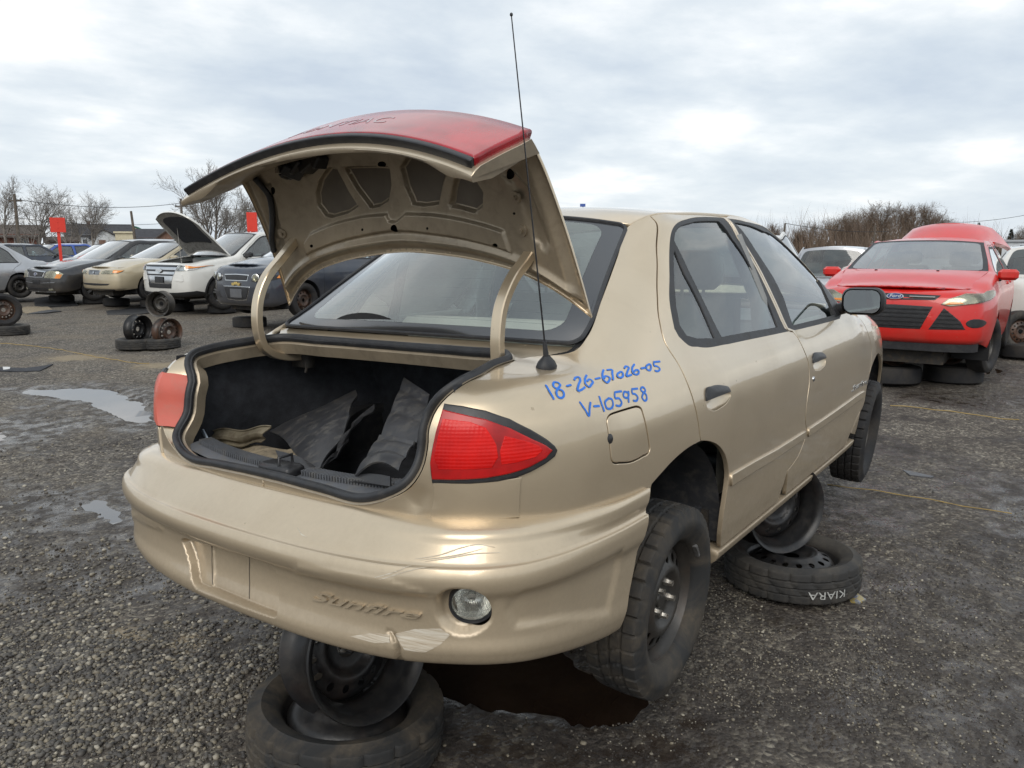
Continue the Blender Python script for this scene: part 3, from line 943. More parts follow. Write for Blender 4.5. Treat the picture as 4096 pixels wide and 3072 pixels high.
S1net = [
    plan_station(-.885, 0, 180, REARP), plan_station(-.880, .25, 178, REARP), plan_station(-.864, .45, 172, REARP),
    plan_station(-.838, .57, 158, REARP), plan_station(-.79, .66, 140, REARP), plan_station(-.73, .72, 125, blend(REARP, SIDEP, .2)),
    plan_station(-.65, .765, 112, blend(REARP, SIDEP, .5)), plan_station(-.55, .795, 103, blend(REARP, SIDEP, .8)),
    plan_station(-.43, .815, 97, SIDEP),
    sect(-.33, [(w-.025+.0, z) for w, z in LOW] + [(.765, .918), (.715, .948), (.675, .970), (.640, .985)]),
    sect(-.25, [(w-.02, z) for w, z in LOW] + [(.770, .922), (.727, .958), (.685, .992), (.638, 1.018)]),
    sect(-.10, [(w-.012, z) for w, z in LOW] + [(.772, .935), (.722, 1.0), (.660, 1.06), (.600, 1.112)]),
    sect(.10, low(.004) + [(.772, .940), (.716, 1.045), (.642, 1.145), (.545, 1.237)]),
    sect(.252, low(.001) + [(.772, .942), (.706, 1.085), (.618, 1.235), (.499, 1.331)]),
    sect(.37, low(0) + [(.773, .943), (.698, 1.105), (.607, 1.290), (.522, 1.372)]),
    sect(.60, low(-.001) + [(.776, .943), (.700, 1.115), (.610, 1.312), (.535, 1.388)]),
    sect(.90, low(-.002) + [(.778, .940), (.704, 1.118), (.616, 1.320), (.545, 1.393)]),
    sect(1.20, low(-.003) + [(.781, .937), (.708, 1.112), (.622, 1.308), (.555, 1.385)]),
    sect(1.42, low(-.003) + [(.783, .935), (.716, 1.090), (.640, 1.262), (.575, 1.348)]),
    sect(1.70, low(-.003) + [(.785, .932), (.733, 1.045), (.682, 1.150), (.640, 1.215)]),
    sect(1.95, low(-.002) + [(.786, .930), (.757, .990), (.724, 1.040), (.695, 1.070)]),
    sect(2.15, low(-.001) + [(.784, .925), (.760, .948), (.735, .962), (.705, .968)]),
    sect(2.35, low(.004, -.02) + [(.778, .900), (.748, .925), (.712, .938), (.67, .944)]),
    sect(2.65, low(.014, -.045) + [(.764, .872), (.730, .895), (.69, .906), (.64, .912)]),
    sect(2.95, low(.045, -.09) + [(.725, .822), (.690, .845), (.65, .858), (.59, .866)]),
    sect(3.2, low(.11, -.15) + [(.650, .755), (.610, .780), (.56, .795), (.50, .805)]),
    plan_station(3.40, .58, 40, [(.12, .20), (.06, .22), (.02, .28), (0, .36), (0, .44), (.01, .51), (.02, .57), (.03, .62), (.05, .66), (.08, .69), (.12, .71), (.17, .725), (.23, .735)]),
    plan_station(3.50, .30, 12, [(.12, .20), (.06, .22), (.02, .28), (0, .36), (0, .44), (.01, .51), (.02, .57), (.03, .62), (.05, .66), (.08, .69), (.12, .71), (.17, .725), (.23, .735)]),
    plan_station(3.52, .0, 0, [(.12, .20), (.06, .22), (.02, .28), (0, .36), (0, .44), (.01, .51), (.02, .57), (.03, .62), (.05, .66), (.08, .69), (.12, .71), (.17, .725), (.23, .735)]),
]
S1 = Surf(S1net)
S1.flip = 1.0

def px(*a): return np.array(a, float).reshape(-1, 2)
def T1(p, n=None, closed=False):
    q = S1.trace(p, CART)
    return q if n is None else spline(q, n, closed)

DOOR_BACK = T1(px(2600,862, 2621,884, 2627,1013, 2629,1170, 2639,1288, 2662,1374, 2702,1437, 2749,1531, 2780,1625, 2797,1715, 2803,1766), 40)
ARCH_Q = T1(px(2803,1766, 2749,1797, 2686,1852, 2639,1904, 2598,1950), 24)
ARCH_D = T1(px(2803,1766, 2843,1770, 2882,1793, 2905,1836, 2914,1900, 2905,1981, 2891,2075, 2883,2140), 30)
BSIDE = T1(px(2598,1950, 2450,1989, 2300,2028, 2180,2058, 2077,2074), 16)
DOOR_MID = T1(px(3172,1327, 3211,1390, 3234,1452, 3238,1523, 3229,1601, 3222,1680, 3226,1727, 3205,1797, 3150,1885), 30)
DOOR_FRONT = T1(px(3429,1263, 3472,1333, 3486,1398, 3483,1469, 3464,1561, 3459,1599, 3429,1669, 3400,1735), 30)
OPEN_R = T1(px(1120,1931, 1280,1975, 1442,2016, 1540,1999, 1638,1948, 1690,1870, 1708,1792, 1714,1713, 1736,1651, 1778,1595, 1881,1522, 1971,1474, 2055,1441), 60)
uvmax = lambda k: S1.kv[k]


# row helpers in uv
def u_of_x(x, v):
    us = np.linspace(S1.ku[3], S1.ku[-4], 600)
    X = S1.base(np.stack([us, np.full(600, v)], 1))[:, 0]
    return float(np.interp(x, X, us))
def v_of_z(z, u, lo=0.0):
    vs = np.linspace(S1.kv[0], S1.kv[-1], 400)
    Z = S1.base(np.stack([np.full(400, u), vs], 1))[:, 2]
    return float(vs[np.argmin(np.abs(Z - z))])
VTOP = S1.kv[-1]
def rail(x0, x1, n): # the top edge of the side between two x
    u0, u1 = u_of_x(x0, VTOP), u_of_x(x1, VTOP)
    us = np.linspace(u0, u1, n)
    return np.stack([us, np.full(n, VTOP)], 1)

# ------------------------------------------------------------------ the gold sedan: panels
def uv_xz(x, z, guess=None):
    x, z = np.atleast_1d(x).astype(float), np.atleast_1d(z).astype(float)
    out = []
    uv0, P0, N0 = S1.sample()
    m = P0[:, 1] < -0.3
    c = np.array([uv0[np.argmin(np.hypot(P0[:, 0]-a, P0[:, 2]-b) + np.where(m, 0, 9))] for a, b in zip(x, z)])
    n = len(c); t = np.stack([x, z], 1)
    for _ in range(10):
        q = S1.base(np.concatenate([c, c+[1e-3, 0], c+[0, 1e-3]]))[:, [0, 2]]
        q0, Ju, Jv = q[:n], (q[n:2*n]-q[:n])/1e-3, (q[2*n:]-q[:n])/1e-3
        e = t - q0
        a11, a12, a22 = (Ju*Ju).sum(1)+1e-4, (Ju*Jv).sum(1), (Jv*Jv).sum(1)+1e-4
        b1, b2 = (Ju*e).sum(1), (Jv*e).sum(1)
        det = a11*a22-a12*a12
        c = np.clip(c + np.clip(np.stack([(a22*b1-a12*b2)/det, (a11*b2-a12*b1)/det], 1), -.04, .04), [S1.ku[0], S1.kv[0]], [S1.ku[-1], S1.kv[-1]])
    return c
cc = lambda *a: np.concatenate([np.atleast_2d(x) for x in a])
B_LINE = T1(px(3172,1327, 3146,1312, 3110,1232, 3073,1153, 3042,1090, 3008,1029, 2955,948, 2900,868), 26)      # up the middle pillar
SILL_Z = .215
def sill_line(x0, x1, n, z=SILL_Z):
    return uv_xz(np.linspace(x0, x1, n), np.full(n, z))
# fuel filler door
def round_poly(P, r, n=5):
    P = np.asarray(P, float).reshape(-1, 2); o = []
    for i in range(len(P)):
        a, b, c = P[i-1], P[i], P[(i+1) % len(P)]
        u, v = (a-b)/np.linalg.norm(a-b), (c-b)/np.linalg.norm(c-b)
        for k in range(n+1):
            t = k/n; o.append((1-t)**2*(b+u*r) + 2*t*(1-t)*b + t*t*(b+v*r))
    return np.array(o)
FUEL = T1(round_poly((2425,1662, 2565,1619, 2605,1815, 2448,1861), 32))
# handles
HND_R = T1(px(2820,1580, 2822,1558, 2845,1544, 2885,1541, 2915,1555, 2924,1580, 2912,1608, 2885,1632, 2850,1645, 2828,1630), 40, True)
HND_F = T1(px(3248,1432, 3252,1416, 3270,1409, 3292,1414, 3303,1430, 3304,1450, 3292,1472, 3272,1483, 3256,1476), 36, True)
# side windows, black surround
WIN_R = cc(spline(T1(px(2913,1378, 2796,1389, 2741,1372, 2702,1327, 2684,1249, 2677,1092, 2677,990, 2684,930, 2709,890, 2764,870, 2882,868)), 60),
           T1(px(2895,871, 2950,951, 3003,1031, 3037,1092, 3068,1155, 3105,1234, 3140,1312, 3162,1325)))
WIN_F = cc(spline(T1(px(3360,1275, 3180,1322)), 4), T1(px(3152,1311, 3116,1231, 3079,1152, 3048,1089, 3014,1028, 2961,947, 2908,872)),
           spline(T1(px(2984,886, 3062,910, 3140,957, 3219,1019, 3285,1092, 3326,1162, 3368,1250)), 24))
arch_r = np.concatenate([ARCH_D[::-1], ARCH_Q[1:]])

uc = BSIDE[-1]
zq = .60
def v_at(u, z): return v_of_z(z, u)
us = np.linspace(0, uc[0], 24)
q_bottom = np.stack([us, [v_at(a, .595) for a in us]], 1)
RAILQ = rail(.373, -.36, 26)
BLOW = BSIDE[::-1] - [0, .035]
QLOOP = cc(q_bottom[:-2], BLOW, ARCH_Q[::-1][1:], DOOR_BACK[::-1][1:-1], RAILQ, OPEN_R[::-1], [(0, OPEN_R[0][1])])

# dent in the tail panel by the right lamp and a soft crease along the flank
dent_c = S1.base(T1(px(1668, 2010)))[0]
dent_d = S1.base(T1(px(1700, 2035)))[0]
def body_disp(uv, p):
    d = np.zeros(len(p))
    r = np.linalg.norm(p - dent_c, axis=1); d -= 0.012*np.exp(-(r/0.035)**2)
    r = np.linalg.norm(p - dent_d, axis=1); d += 0.006*np.exp(-(r/0.022)**2)
    return d
S1R = Surf(S1net, disp=body_disp)
for mir in (False, True):
    q = panel(S1 if mir else S1R, QLOOP, 'quarter_panel', 'gold_paint', gold, holes=[] if mir else [FUEL], step=.026, gap=.004, rnd=.0018, mirror=mir, hole_gap=.002)
    if not mir: quarter = q
fd = panel(S1, FUEL, 'fuel_door', 'gold_paint', gold, step=.02, gap=.004, off=-.0005)
nb = S1.trace(px(2441, 1755), CART)
mb = MB(); p0, n0 = S1.pos(nb)[0], S1.nrm(nb)[0]
mb.lathe([(0.0001, 0.003), (.008, .002), (.013, -.0005), (.0135, -.003)], 20, Matrix.Translation(Vector(p0)) @ Vector(n0).to_track_quat('Z', 'Y').to_matrix().to_4x4())
mb.build('finger_notch', 'black_plastic', fd)

DOORR = cc(DOOR_BACK, ARCH_D[1:], sill_line(.36, .98, 14, .235), DOOR_MID[::-1], B_LINE[1:])
DOORF = cc(DOOR_MID, sill_line(1.08, 2.10, 18, .235), DOOR_FRONT[::-1], T1(px(3400,1258, 3378,1238, 3335,1158, 3293,1082, 3226,1008, 3146,945, 3066,897, 2988,873, 2915,860)), B_LINE[::-1][:-1])
def door(loop, win, hnd, nm, mir):
    d = panel(S1, loop, nm, 'gold_paint', gold, holes=[win] + ([hnd] if not mir else []), step=.03, gap=.006, rnd=.0018, mirror=mir, hole_gap=-.002)
    if mir: return d
    # handle: bowl pressed into the door, dark flap over its upper half
    mb = MB()
    c = S1.pos(hnd).mean(0); n = S1.nrm(hnd).mean(0); n /= np.linalg.norm(n)
    rings = []
    for s_, dz in ((1.0, 0.0), (.93, -.007), (.75, -.014), (.4, -.018), (.02, -.019)):
        P = S1.pos(hnd); rings.append(c + (P-c)*s_ + n*dz + (P-P)*0)
    m = len(hnd)
    V = np.concatenate(rings); F = []
    for k in range(4):
        for i in range(m):
            j = (i+1) % m
            F.append((k*m+i, k*m+j, (k+1)*m+j, (k+1)*m+i))
    mb.add(V, F, True); mb.build('handle_bowl', 'gold_paint', d)
    P = S1.pos(hnd)
    up = np.array([0, 0, 1.0]); up -= (up @ n)*n; up /= np.linalg.norm(up)
    rt = np.cross(up, n)
    a, b = (P-c) @ rt, (P-c) @ up
    zcut = 0.002
    lp = [(x, y) for x, y in zip(a, b) if y > zcut]
    lp.sort(key=lambda t: t[0])
    lp = [(lp[0][0], zcut)] + lp + [(lp[-1][0], zcut)]
    mb = MB()
    m = len(lp)
    V = [c + x*rt + y*up - n*.004 for x, y in lp] + [c + x*.98*rt + y*.98*up + n*.006 for x, y in lp] + [c + x*.8*rt + (y*.8+.002)*up + n*.011 for x, y in lp]
    V.append(c + n*.012 + up*.012)
    F = [(k*m+i, k*m+(i+1) % m, (k+1)*m+(i+1) % m, (k+1)*m+i) for k in range(2) for i in range(m)] + [(2*m+i, 2*m+(i+1) % m, 3*m) for i in range(m)]
    mb.add(V, F, True); mb.build('door_handle', 'black_plastic', d)
    return d
for mir in (False, True):
    dr = door(DOORR, WIN_R, HND_R, 'rear_door', mir)
    df = door(DOORF, WIN_F, HND_F, 'front_door', mir)
    if not mir: rdoor, fdoor = dr, df
# lock barrel under the front handle
lk = S1.trace(px(3254, 1516), CART); p0, n0 = S1.pos(lk)[0], S1.nrm(lk)[0]
mb = MB(); mb.lathe([(.0001, .004), (.009, .004), (.011, .002), (.012, -.002)], 16, Matrix.Translation(Vector(p0)) @ Vector(n0).to_track_quat('Z', 'Y').to_matrix().to_4x4())
mb.build('lock_barrel', 'chrome', fdoor)

# side window fill: black trim frames and panes
def window_fill(win, nm, parent, panes, mir):
    panel(S1, win, 'window_trim', 'black_rubber', parent, holes=panes, step=.03, gap=.0, rnd=.003, depth=.012, off=-.001, mirror=mir, hole_gap=0)
    for k, pn in enumerate(panes):
        panel(S1, pn, 'window_pane', 'side_glass', parent, step=.06, gap=0, rnd=.001, depth=.003, off=-.006, mirror=mir, flange=False)
PANE_Q = cc(T1(px(2862,1352, 2790,1352, 2748,1340, 2722,1300, 2708,1230, 2700,1130, 2697,1030, 2699,1000)), T1(px(2740,1095, 2802,1215)))
PANE_R = cc(T1(px(2888,1346, 3112,1307)), T1(px(3080,1225, 3034,1125, 2985,1035, 2930,955, 2876,884)), T1(px(2780,886, 2727,902, 2704,930, 2699,962)), T1(px(2760,1088, 2823,1215)))
PANE_F = cc(T1(px(3173,1300, 3345,1258)), T1(px(3308,1172, 3270,1102, 3212,1037, 3135,975, 3058,926, 2984,898, 2938,890)), T1(px(3021,995, 3094,1106, 3137,1192)))
for mir in (False, True):
    r_, f_ = (rdoor, fdoor) if not mir else (dr, df)
    window_fill(WIN_R, 'r', r_, [PANE_Q, PANE_R], mir)
    window_fill(WIN_F, 'f', f_, [PANE_F], mir)

# body side mouldings, sill
def strip_panel(top, bot, nm, parent, off, mir, mat='gold_paint'):
    panel(S1, cc(T1(top), T1(bot)[::-1]), nm, mat, parent, step=.04, gap=0, rnd=.004, depth=off, off=off, mirror=mir)
for mir in (False, True):
    r_, f_ = (rdoor, fdoor) if not mir else (dr, df)
    strip_panel(px(2921,1896, 3000,1850, 3100,1796, 3218,1722), px(2919,1944, 3000,1893, 3100,1832, 3216,1752), 'side_moulding', r_, .009, mir)
    strip_panel(px(3231,1714, 3300,1668, 3380,1612, 3454,1562), px(3229,1746, 3300,1697, 3380,1640, 3452,1590), 'side_moulding', f_, .009, mir)
    panel(S1, cc(sill_line(.345, 2.30, 36, .225), sill_line(.345, 2.30, 36, .170)[::-1]), 'sill', 'gold_paint', gold, step=.03, gap=0, rnd=.006, depth=.06, off=.003, mirror=mir)

# front fender, nose
FA = np.linspace(R_(-8), R_(172), 40)
F_ARCH = uv_xz(2.655 - .352*np.cos(FA)*1.0, .300 + .352*np.sin(FA))     # from the rear foot over the top to the front foot
def vrow(x, v): return (u_of_x(x, v), v)
hood_v = S1.kv[11]
us = np.linspace(u_of_x(2.30, hood_v), S1.ku[26], 24)
FENDER = cc(DOOR_FRONT, [F_ARCH[0]], F_ARCH[1:], uv_xz([3.03], [.24]), uv_xz([3.2], [.40]), uv_xz([3.25], [.60]), [(S1.ku[25], S1.kv[9])], [(S1.ku[25], hood_v)], np.stack([us, np.full(24, hood_v)], 1)[::-1][5:])
for mir in (False, True):
    fender = panel(S1, FENDER, 'front_fender', 'gold_paint', gold, step=.035, gap=.004, mirror=mir)
    NOSE = cc(uv_xz([3.04], [.23]), uv_xz([3.2], [.40]), uv_xz([3.25], [.60]), [(S1.ku[25], S1.kv[9])], [(S1.ku[-1], S1.kv[10])], [(S1.ku[-1], S1.kv[1])], [(S1.ku[26], S1.kv[1])])
    panel(S1, NOSE, 'front_bumper', 'gold_paint', gold, step=.05, gap=.004, mirror=mir)
# near-black strips put behind the shut lines so the gaps look shaded
for L in (DOOR_BACK, DOOR_MID, DOOR_FRONT, B_LINE, BSIDE, RAILQ, np.vstack([FUEL, FUEL[:1]])):
    mbg = MB()
    q = densify(L, .04, False)
    add_strip(mbg, S1.pos(q), S1.nrm(q), .036, -.014)
    mbg.build('shut_line_backing', 'dark_void', gold)

# ---- roof, rear window, windscreen, bonnet as crowned patches between the two sides
def crowned(stations, nrow=9):
    """stations: (x_edge, w, z_edge, x_mid, z_mid): one cross curve each, right to left"""
    net = []
    for (xe, w, ze, xm, zm) in stations:
        row = []
        for k in range(nrow):
            y = -1 + 2*k/(nrow-1)
            c = 1 - abs(y)**2.3
            row.append((xe + (xm-xe)*c, w*y, ze + (zm-ze)*c))
        net.append(row)
    return Surf(net)
def ed(x):
    p = S1.base(np.array([vrow(x, VTOP)]))[0]
    return p[0], -p[1], p[2]
def stn(x, dx, dz):
    a, w, z = ed(x)
    return (a, w, z, a+dx, z+dz)
def whole(S, e=0.0): return np.array([(S.ku[0]+e, S.kv[0]+e), (S.ku[-1]-e, S.kv[0]+e), (S.ku[-1]-e, S.kv[-1]-e), (S.ku[0]+e, S.kv[-1]-e)])
roofS = crowned([stn(.275, -.09, .045), stn(.37, -.05, .038), stn(.6, -.01, .036), stn(.9, 0, .036), stn(1.2, .03, .034), stn(1.38, .07, .03)])
panel(roofS, whole(roofS), 'roof', 'gold_paint', gold, step=.05, gap=0.002, rnd=.004, depth=.01)
wsS = crowned([stn(1.40, .08, .03), stn(1.7, .13, .02), stn(1.95, .17, .01), stn(2.13, .20, 0)])
panel(wsS, whole(wsS, .03), 'windscreen', 'tinted_glass', gold, step=.08, gap=0, off=-.004, flange=False)
panel(wsS, whole(wsS), 'windscreen_surround', 'black_rubber', gold, holes=[whole(wsS, .035)], step=.05, gap=0, depth=.01)
hoodS = crowned([stn(2.20, .02, .02), stn(2.5, 0, .04), stn(2.95, .03, .05), stn(3.2, .15, .04)])
panel(hoodS, whole(hoodS), 'bonnet', 'gold_paint', gold, step=.08, gap=.004)
rwS = crowned([stn(-.30, -.0, .0), stn(-.2, -.035, .012), stn(-.05, -.055, .025), stn(.1, -.075, .036), stn(.272, -.09, .045)])
RWO = whole(rwS, .004)
def inner_uv(S, a, b, c, d, r=.05):
    """rounded rectangle set in from the edges of a patch: low, high in u; low, high in v"""
    u0, u1, v0, v1 = S.ku[0]+a, S.ku[-1]-b, S.kv[0]+c, S.kv[-1]-d
    P = []
    for cx, cy, t0 in ((u0+r, v0+r, 180), (u1-r, v0+r, 270), (u1-r, v1-r, 0), (u0+r, v1-r, 90)):
        for t in range(0, 91, 15):
            P.append((cx + r*math.cos(R_(t0+t)), cy + r*math.sin(R_(t0+t))))
    return np.array(P)
RWG = inner_uv(rwS, .055, .03, .085, .085, .06)
rw = panel(rwS, RWG, 'rear_window', 'tinted_glass', gold, step=.05, gap=0, off=-.001, flange=False)
panel(rwS, inner_uv(rwS, .012, .012, .012, .012, .03), 'frit_band', 'glass_frit', rw, holes=[RWG], step=.05, gap=0, rnd=.001, depth=.003, off=-.001, hole_gap=0)
rim = inner_uv(rwS, .008, .008, .008, .008, .035)
mb = MB()
rp = rwS.pos(densify(rim, .02)); mb.tube(rp, .007, 6, closed=True)
mb.build('window_gasket', 'black_rubber', rw)
# heating wires of the rear window
mb = MB()
for k in range(11):
    u = RWG[:, 0].min() + .03 + k*(RWG[:, 0].max()-RWG[:, 0].min()-.05)/10.5
    vs = np.linspace(RWG[:, 1].min()+.02, RWG[:, 1].max()-.02, 24)
    q = np.stack([np.full(24, u), vs], 1)
    add_strip(mb, rwS.pos(q), rwS.nrm(q), .0012, -.003)
mb.build('heating_wire', 'black_plastic', rw)

# ---- rear deck strip in front of the trunk opening
OPEN0 = S1.pos(OPEN_R)
# the weather-strip flange of the uprights lies deeper than the lamp faces
_r = np.clip((OPEN0[:, 2]-.655)/.15, 0, 1)*np.clip((.966-OPEN0[:, 2])/.09, 0, 1)
_r = .055*_r*_r*(3-2*_r)
OPEN3 = OPEN0 + _r[:, None]*np.array([1.0, .906, -.32])
for sg in (1, -1):
    mb = MB(); mb.grid(np.stack([OPEN0*[1, sg, 1], (OPEN0*.5+OPEN3*.5)*[1, sg, 1] + [.006, 0, 0], OPEN3*[1, sg, 1]])); mb.build('trunk_channel', 'gold_paint', gold)
fe = spline([OPEN3[-1], (-.415, -.50, .974), (-.372, -.30, .972), (-.345, -.12, .968), (-.338, 0, .967)], 16)
OPEN_HALF = np.concatenate([OPEN3, fe[1:]])                     # right half, sill centre -> front centre
OPEN_ALL = np.concatenate([OPEN_HALF, (OPEN_HALF*[1, -1, 1])[::-1][1:-1]])
mb = MB()
rows = []
fe_all = np.concatenate([fe, (fe*[1, -1, 1])[::-1][1:]])
for t_ in np.linspace(0, 1, 5):
    row = []
    for p in fe_all:
        y = p[1]; yy = y*(1 + .2*t_)
        tgt = np.array([-.288, yy, .992 - .004*abs(y)])
        q = p*(1-t_) + tgt*t_
        q[2] -= .010*math.sin(math.pi*t_)
        row.append(q)
    rows.append(row)
mb.grid(rows, flip=False); mb.build('rear_deck_panel', 'gold_paint', gold)

# ---- trunk: weather strip, liner box, scuff plate
def ring_offset(P, inward, dz=0.0):
    c = P.mean(0)
    t = np.roll(P, -1, 0)-np.roll(P, 1, 0); t /= np.linalg.norm(t, axis=1, keepdims=True)
    d = c - P; d -= np.einsum('ij,ij->i', d, t)[:, None]*t; d /= np.linalg.norm(d, axis=1, keepdims=True)
    return P + d*inward + [0, 0, dz], d
def evenly(P, n):
    Q = np.vstack([P, P[:1]])
    k = np.concatenate([[0], np.cumsum(np.linalg.norm(np.diff(Q, axis=0), axis=1))])
    t = np.linspace(0, k[-1], n, endpoint=False)
    return np.stack([np.interp(t, k, Q[:, i]) for i in range(3)], 1)
OP = evenly(OPEN_ALL, 180)
cen = np.array([-.62, 0, .86])
seal_pts, sd = ring_offset(OP, .013)
T_ = np.roll(OP, -1, 0)-np.roll(OP, 1, 0); T_ /= np.linalg.norm(T_, axis=1, keepdims=True)
outn = np.cross(sd, T_); outn *= np.sign(np.einsum('ij,j->i', outn, np.array([-.6, 0, .8])))[:, None]
def sweep_ring(P, A, B, prof, name, mat, parent):
    V = []
    n = len(prof)
    for p, a, b in zip(P, A, B):
        for (x, y) in prof: V.append(p + x*a + y*b)
    m = len(P); F = []
    for i in range(m):
        i2 = (i+1) % m
        for k in range(n):
            k2 = (k+1) % n
            F.append((i*n+k, i*n+k2, i2*n+k2, i2*n+k))
    mb = MB(); mb.add(V, F, True); return mb.build(name, mat, parent)
bulb = [(-.011, -.008), (-.011, .009), (-.008, .016), (-.001, .019), (.006, .016), (.009, .009), (.013, .008), (.014, .001), (.009, -.008)]
trunk = sweep_ring(seal_pts, sd, outn, bulb, 'trunk_weather_strip', 'black_rubber', gold)
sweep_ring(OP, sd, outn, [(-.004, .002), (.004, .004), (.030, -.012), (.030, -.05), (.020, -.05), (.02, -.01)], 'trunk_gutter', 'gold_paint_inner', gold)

def sheet(P, thick, name, mat, parent, flip=False):
    """bent sheet with thickness from a grid of points"""
    P = np.asarray(P, float); a, b = P.shape[:2]
    gu = np.gradient(P, axis=0); gv = np.gradient(P, axis=1)
    n = np.cross(gu, gv); n /= np.maximum(np.linalg.norm(n, axis=2, keepdims=True), 1e-9)
    Q = P - n*thick*(-1 if flip else 1)
    mb = MB(); mb.grid(P, flip=flip); mb.grid(Q, flip=not flip)
    for e1, e2 in (((P[0], Q[0])), ((P[-1], Q[-1])), ((P[:, 0], Q[:, 0])), ((P[:, -1], Q[:, -1]))):
        mb.grid(np.stack([e1, e2]))
    return mb.build(name, mat, parent)
def gridf(f, nu, nv):
    return [[f(i/(nu-1), j/(nv-1)) for j in range(nv)] for i in range(nu)]
def wob(a, b, s=1.0): return s*(math.sin(7.1*a+2*b)+math.sin(4.3*b-3*a+1.7)+.5*math.sin(13*a*b+2))
TF, TB, TS = .50, .06, .63         # trunk floor height, front wall x, side wall y
mb = MB()
mb.grid(gridf(lambda a, b: (-.80+a*(TB+.80), -TS+b*2*TS, TF+wob(a*3, b*4, .004)), 14, 20))
mb.build('trunk_floor', 'carpet_dark', gold)
mb = MB()
for s in (-1, 1):
    mb.grid(gridf(lambda a, b: (-.76+a*(TB+.76), s*(TS-.0-.20*math.exp(-((a*.9-.95)/.28)**2)*(1-b)**.5+.012*wob(a*2, b*2)/2 - .05*b), TF-.01+b*(.955-TF)), 20, 14), flip=(s > 0))
mb.grid(gridf(lambda a, b: (TB-.06*b+.006*wob(a*3, b*2), -TS-.03+a*2*(TS+.03), TF-.01+b*(.955-TF)), 20, 10), flip=True)
mb.grid(gridf(lambda a, b: (-.80+.06*(2*a-1)**4, -TS+a*2*TS, TF-.01+b*(.655-TF)), 20, 4))
mb.grid(gridf(lambda a, b: (-.36+a*(TB+.36), -TS-.03+b*2*(TS+.03), .945-.01*a), 6, 6), flip=True)
mb.build('trunk_lining', 'carpet_dark', gold)
# loose carpet edge hanging by the left lamp
P = gridf(lambda a, b: (-.795+.05*b+.012*math.sin(9*a)+.015*a, .545+.045*b+.008*math.sin(14*a+1)-.02*a, .87-.27*a), 24, 4)
sheet(P, .006, 'carpet_flap', 'carpet_grey', gold)
# scuff plate along the sill, with ribs
sp_x = lambda y: -.872 + .10*(abs(y)/.5)**2.6*.35
mb = MB()
mb.grid(gridf(lambda a, b: (sp_x(-.46+.92*b)+.022+.085*a, -.46+.92*b, .655+.018*math.sin(min(1, a*1.3)*math.pi*.5)-.012*a+ .02*(abs(-.46+.92*b)/.46)**3), 8, 40))
plate = mb.build('scuff_plate', 'grey_plastic', gold)
mb = MB()
for k in range(84):
    y = -.43 + k*.86/83
    if abs(y+.0) < .075: continue
    zb = .657 + .02*(abs(y)/.46)**3
    mb.box((sp_x(y)+.055, y-.0028, zb), (sp_x(y)+.098, y+.0028, zb+.0215))
mb.build('scuff_ribs', 'grey_plastic', plate)['kind'] = 'stuff'
mb = MB()
mb.box((-.855, -.065, .655), (-.79, .065, .690), bev=.008)
mb.tube([(-.845, -.02, .688), (-.845, -.02, .712), (-.80, -.02, .712), (-.80, -.02, .688)], .0045, 8)
mb.build('latch_striker', 'black_plastic', gold)
# ------------------------------------------------------------------ rear bumper cover
# rows: (outward offset from the reference plan, z)
BC = [(-.16, .312), (-.055, .300), (-.022, .308), (-.012, .335), (-.028, .39), (-.032, .445), (-.024, .478), (.004, .496), (.014, .522), (.008, .546), (.001, .556), (-.012, .557), (-.017, .564), (-.055, .600), (-.095, .632), (-.108, .640), (-.13, .632)]
BK = [(-.16, .32), (-.06, .315), (-.022, .325), (-.006, .355), (-.008, .40), (-.006, .455), (0, .490), (.012, .512), (.016, .535), (.012, .556), (.006, .567), (-.006, .568), (-.011, .575), (-.032, .605), (-.05, .634), (-.085, .645), (-.17, .642)]
BS = [(-.14, .25), (-.05, .240), (-.022, .25), (-.006, .29), (-.004, .35), (-.003, .410), (-.001, .462), (.010, .490), (.013, .514), (.013, .537), (.010, .550), (.000, .551), (-.002, .558), (.001, .580), (-.001, .606), (-.006, .612), (-.03, .605)]
def bp(x, w, ang, prof, dz=0.0):
    nx, nw = math.cos(R_(ang)), math.sin(R_(ang))
    return [(x + nx*d, -(w + nw*d), z + dz) for d, z in prof]
half = [bp(-1.0, 0.0, 180, BC), bp(-.998, .12, 179, BC), bp(-.992, .26, 177, BC), bp(-.980, .40, 174, blend(BC, BK, .25)), bp(-.955, .54, 167, blend(BC, BK, .6)), bp(-.915, .655, 156, BK),
        bp(-.865, .735, 141, BK), bp(-.795, .79, 122, blend(BK, BS, .1)), bp(-.70, .822, 107, blend(BK, BS, .3)), bp(-.58, .838, 98, blend(BK, BS, .6)), bp(-.45, .845, 93, blend(BK, BS, .9)), bp(-.32, .847, 91, BS), bp(-.235, .847, 90, BS)]
Bnet = [[(x, -y, z) for x, y, z in st] for st in half[::-1][:-1]] + half
B0 = Surf(Bnet)
def TB_(p, n=None, closed=False, S=None):
    q = (S or B0).trace(p, CART)
    return q if n is None else spline(q, n, closed)
PLATE = TB_(round_poly((724,2156, 1096,2260, 1102,2472, 775,2352), 20))
PLATE_IN = TB_(round_poly((812,2188, 1090,2266, 1094,2462, 818,2358), 14))
FOGC = B0.pos(TB_(px(1880,2432)))[0]
FOGN = np.array([-.80, -.60, 0.0])
FOG_OUT = TB_(px(1735,2420, 1745,2388, 1775,2362, 1840,2354, 1900,2366, 1946,2395, 1972,2440, 1972,2478, 1940,2520, 1890,2545, 1830,2548, 1775,2520, 1742,2470), 50, True)
FOG_IN = TB_(px(1803,2420, 1812,2390, 1840,2366, 1880,2360, 1922,2376, 1952,2404, 1966,2444, 1958,2482, 1932,2504, 1892,2512, 1852,2500, 1822,2470), 44, True)
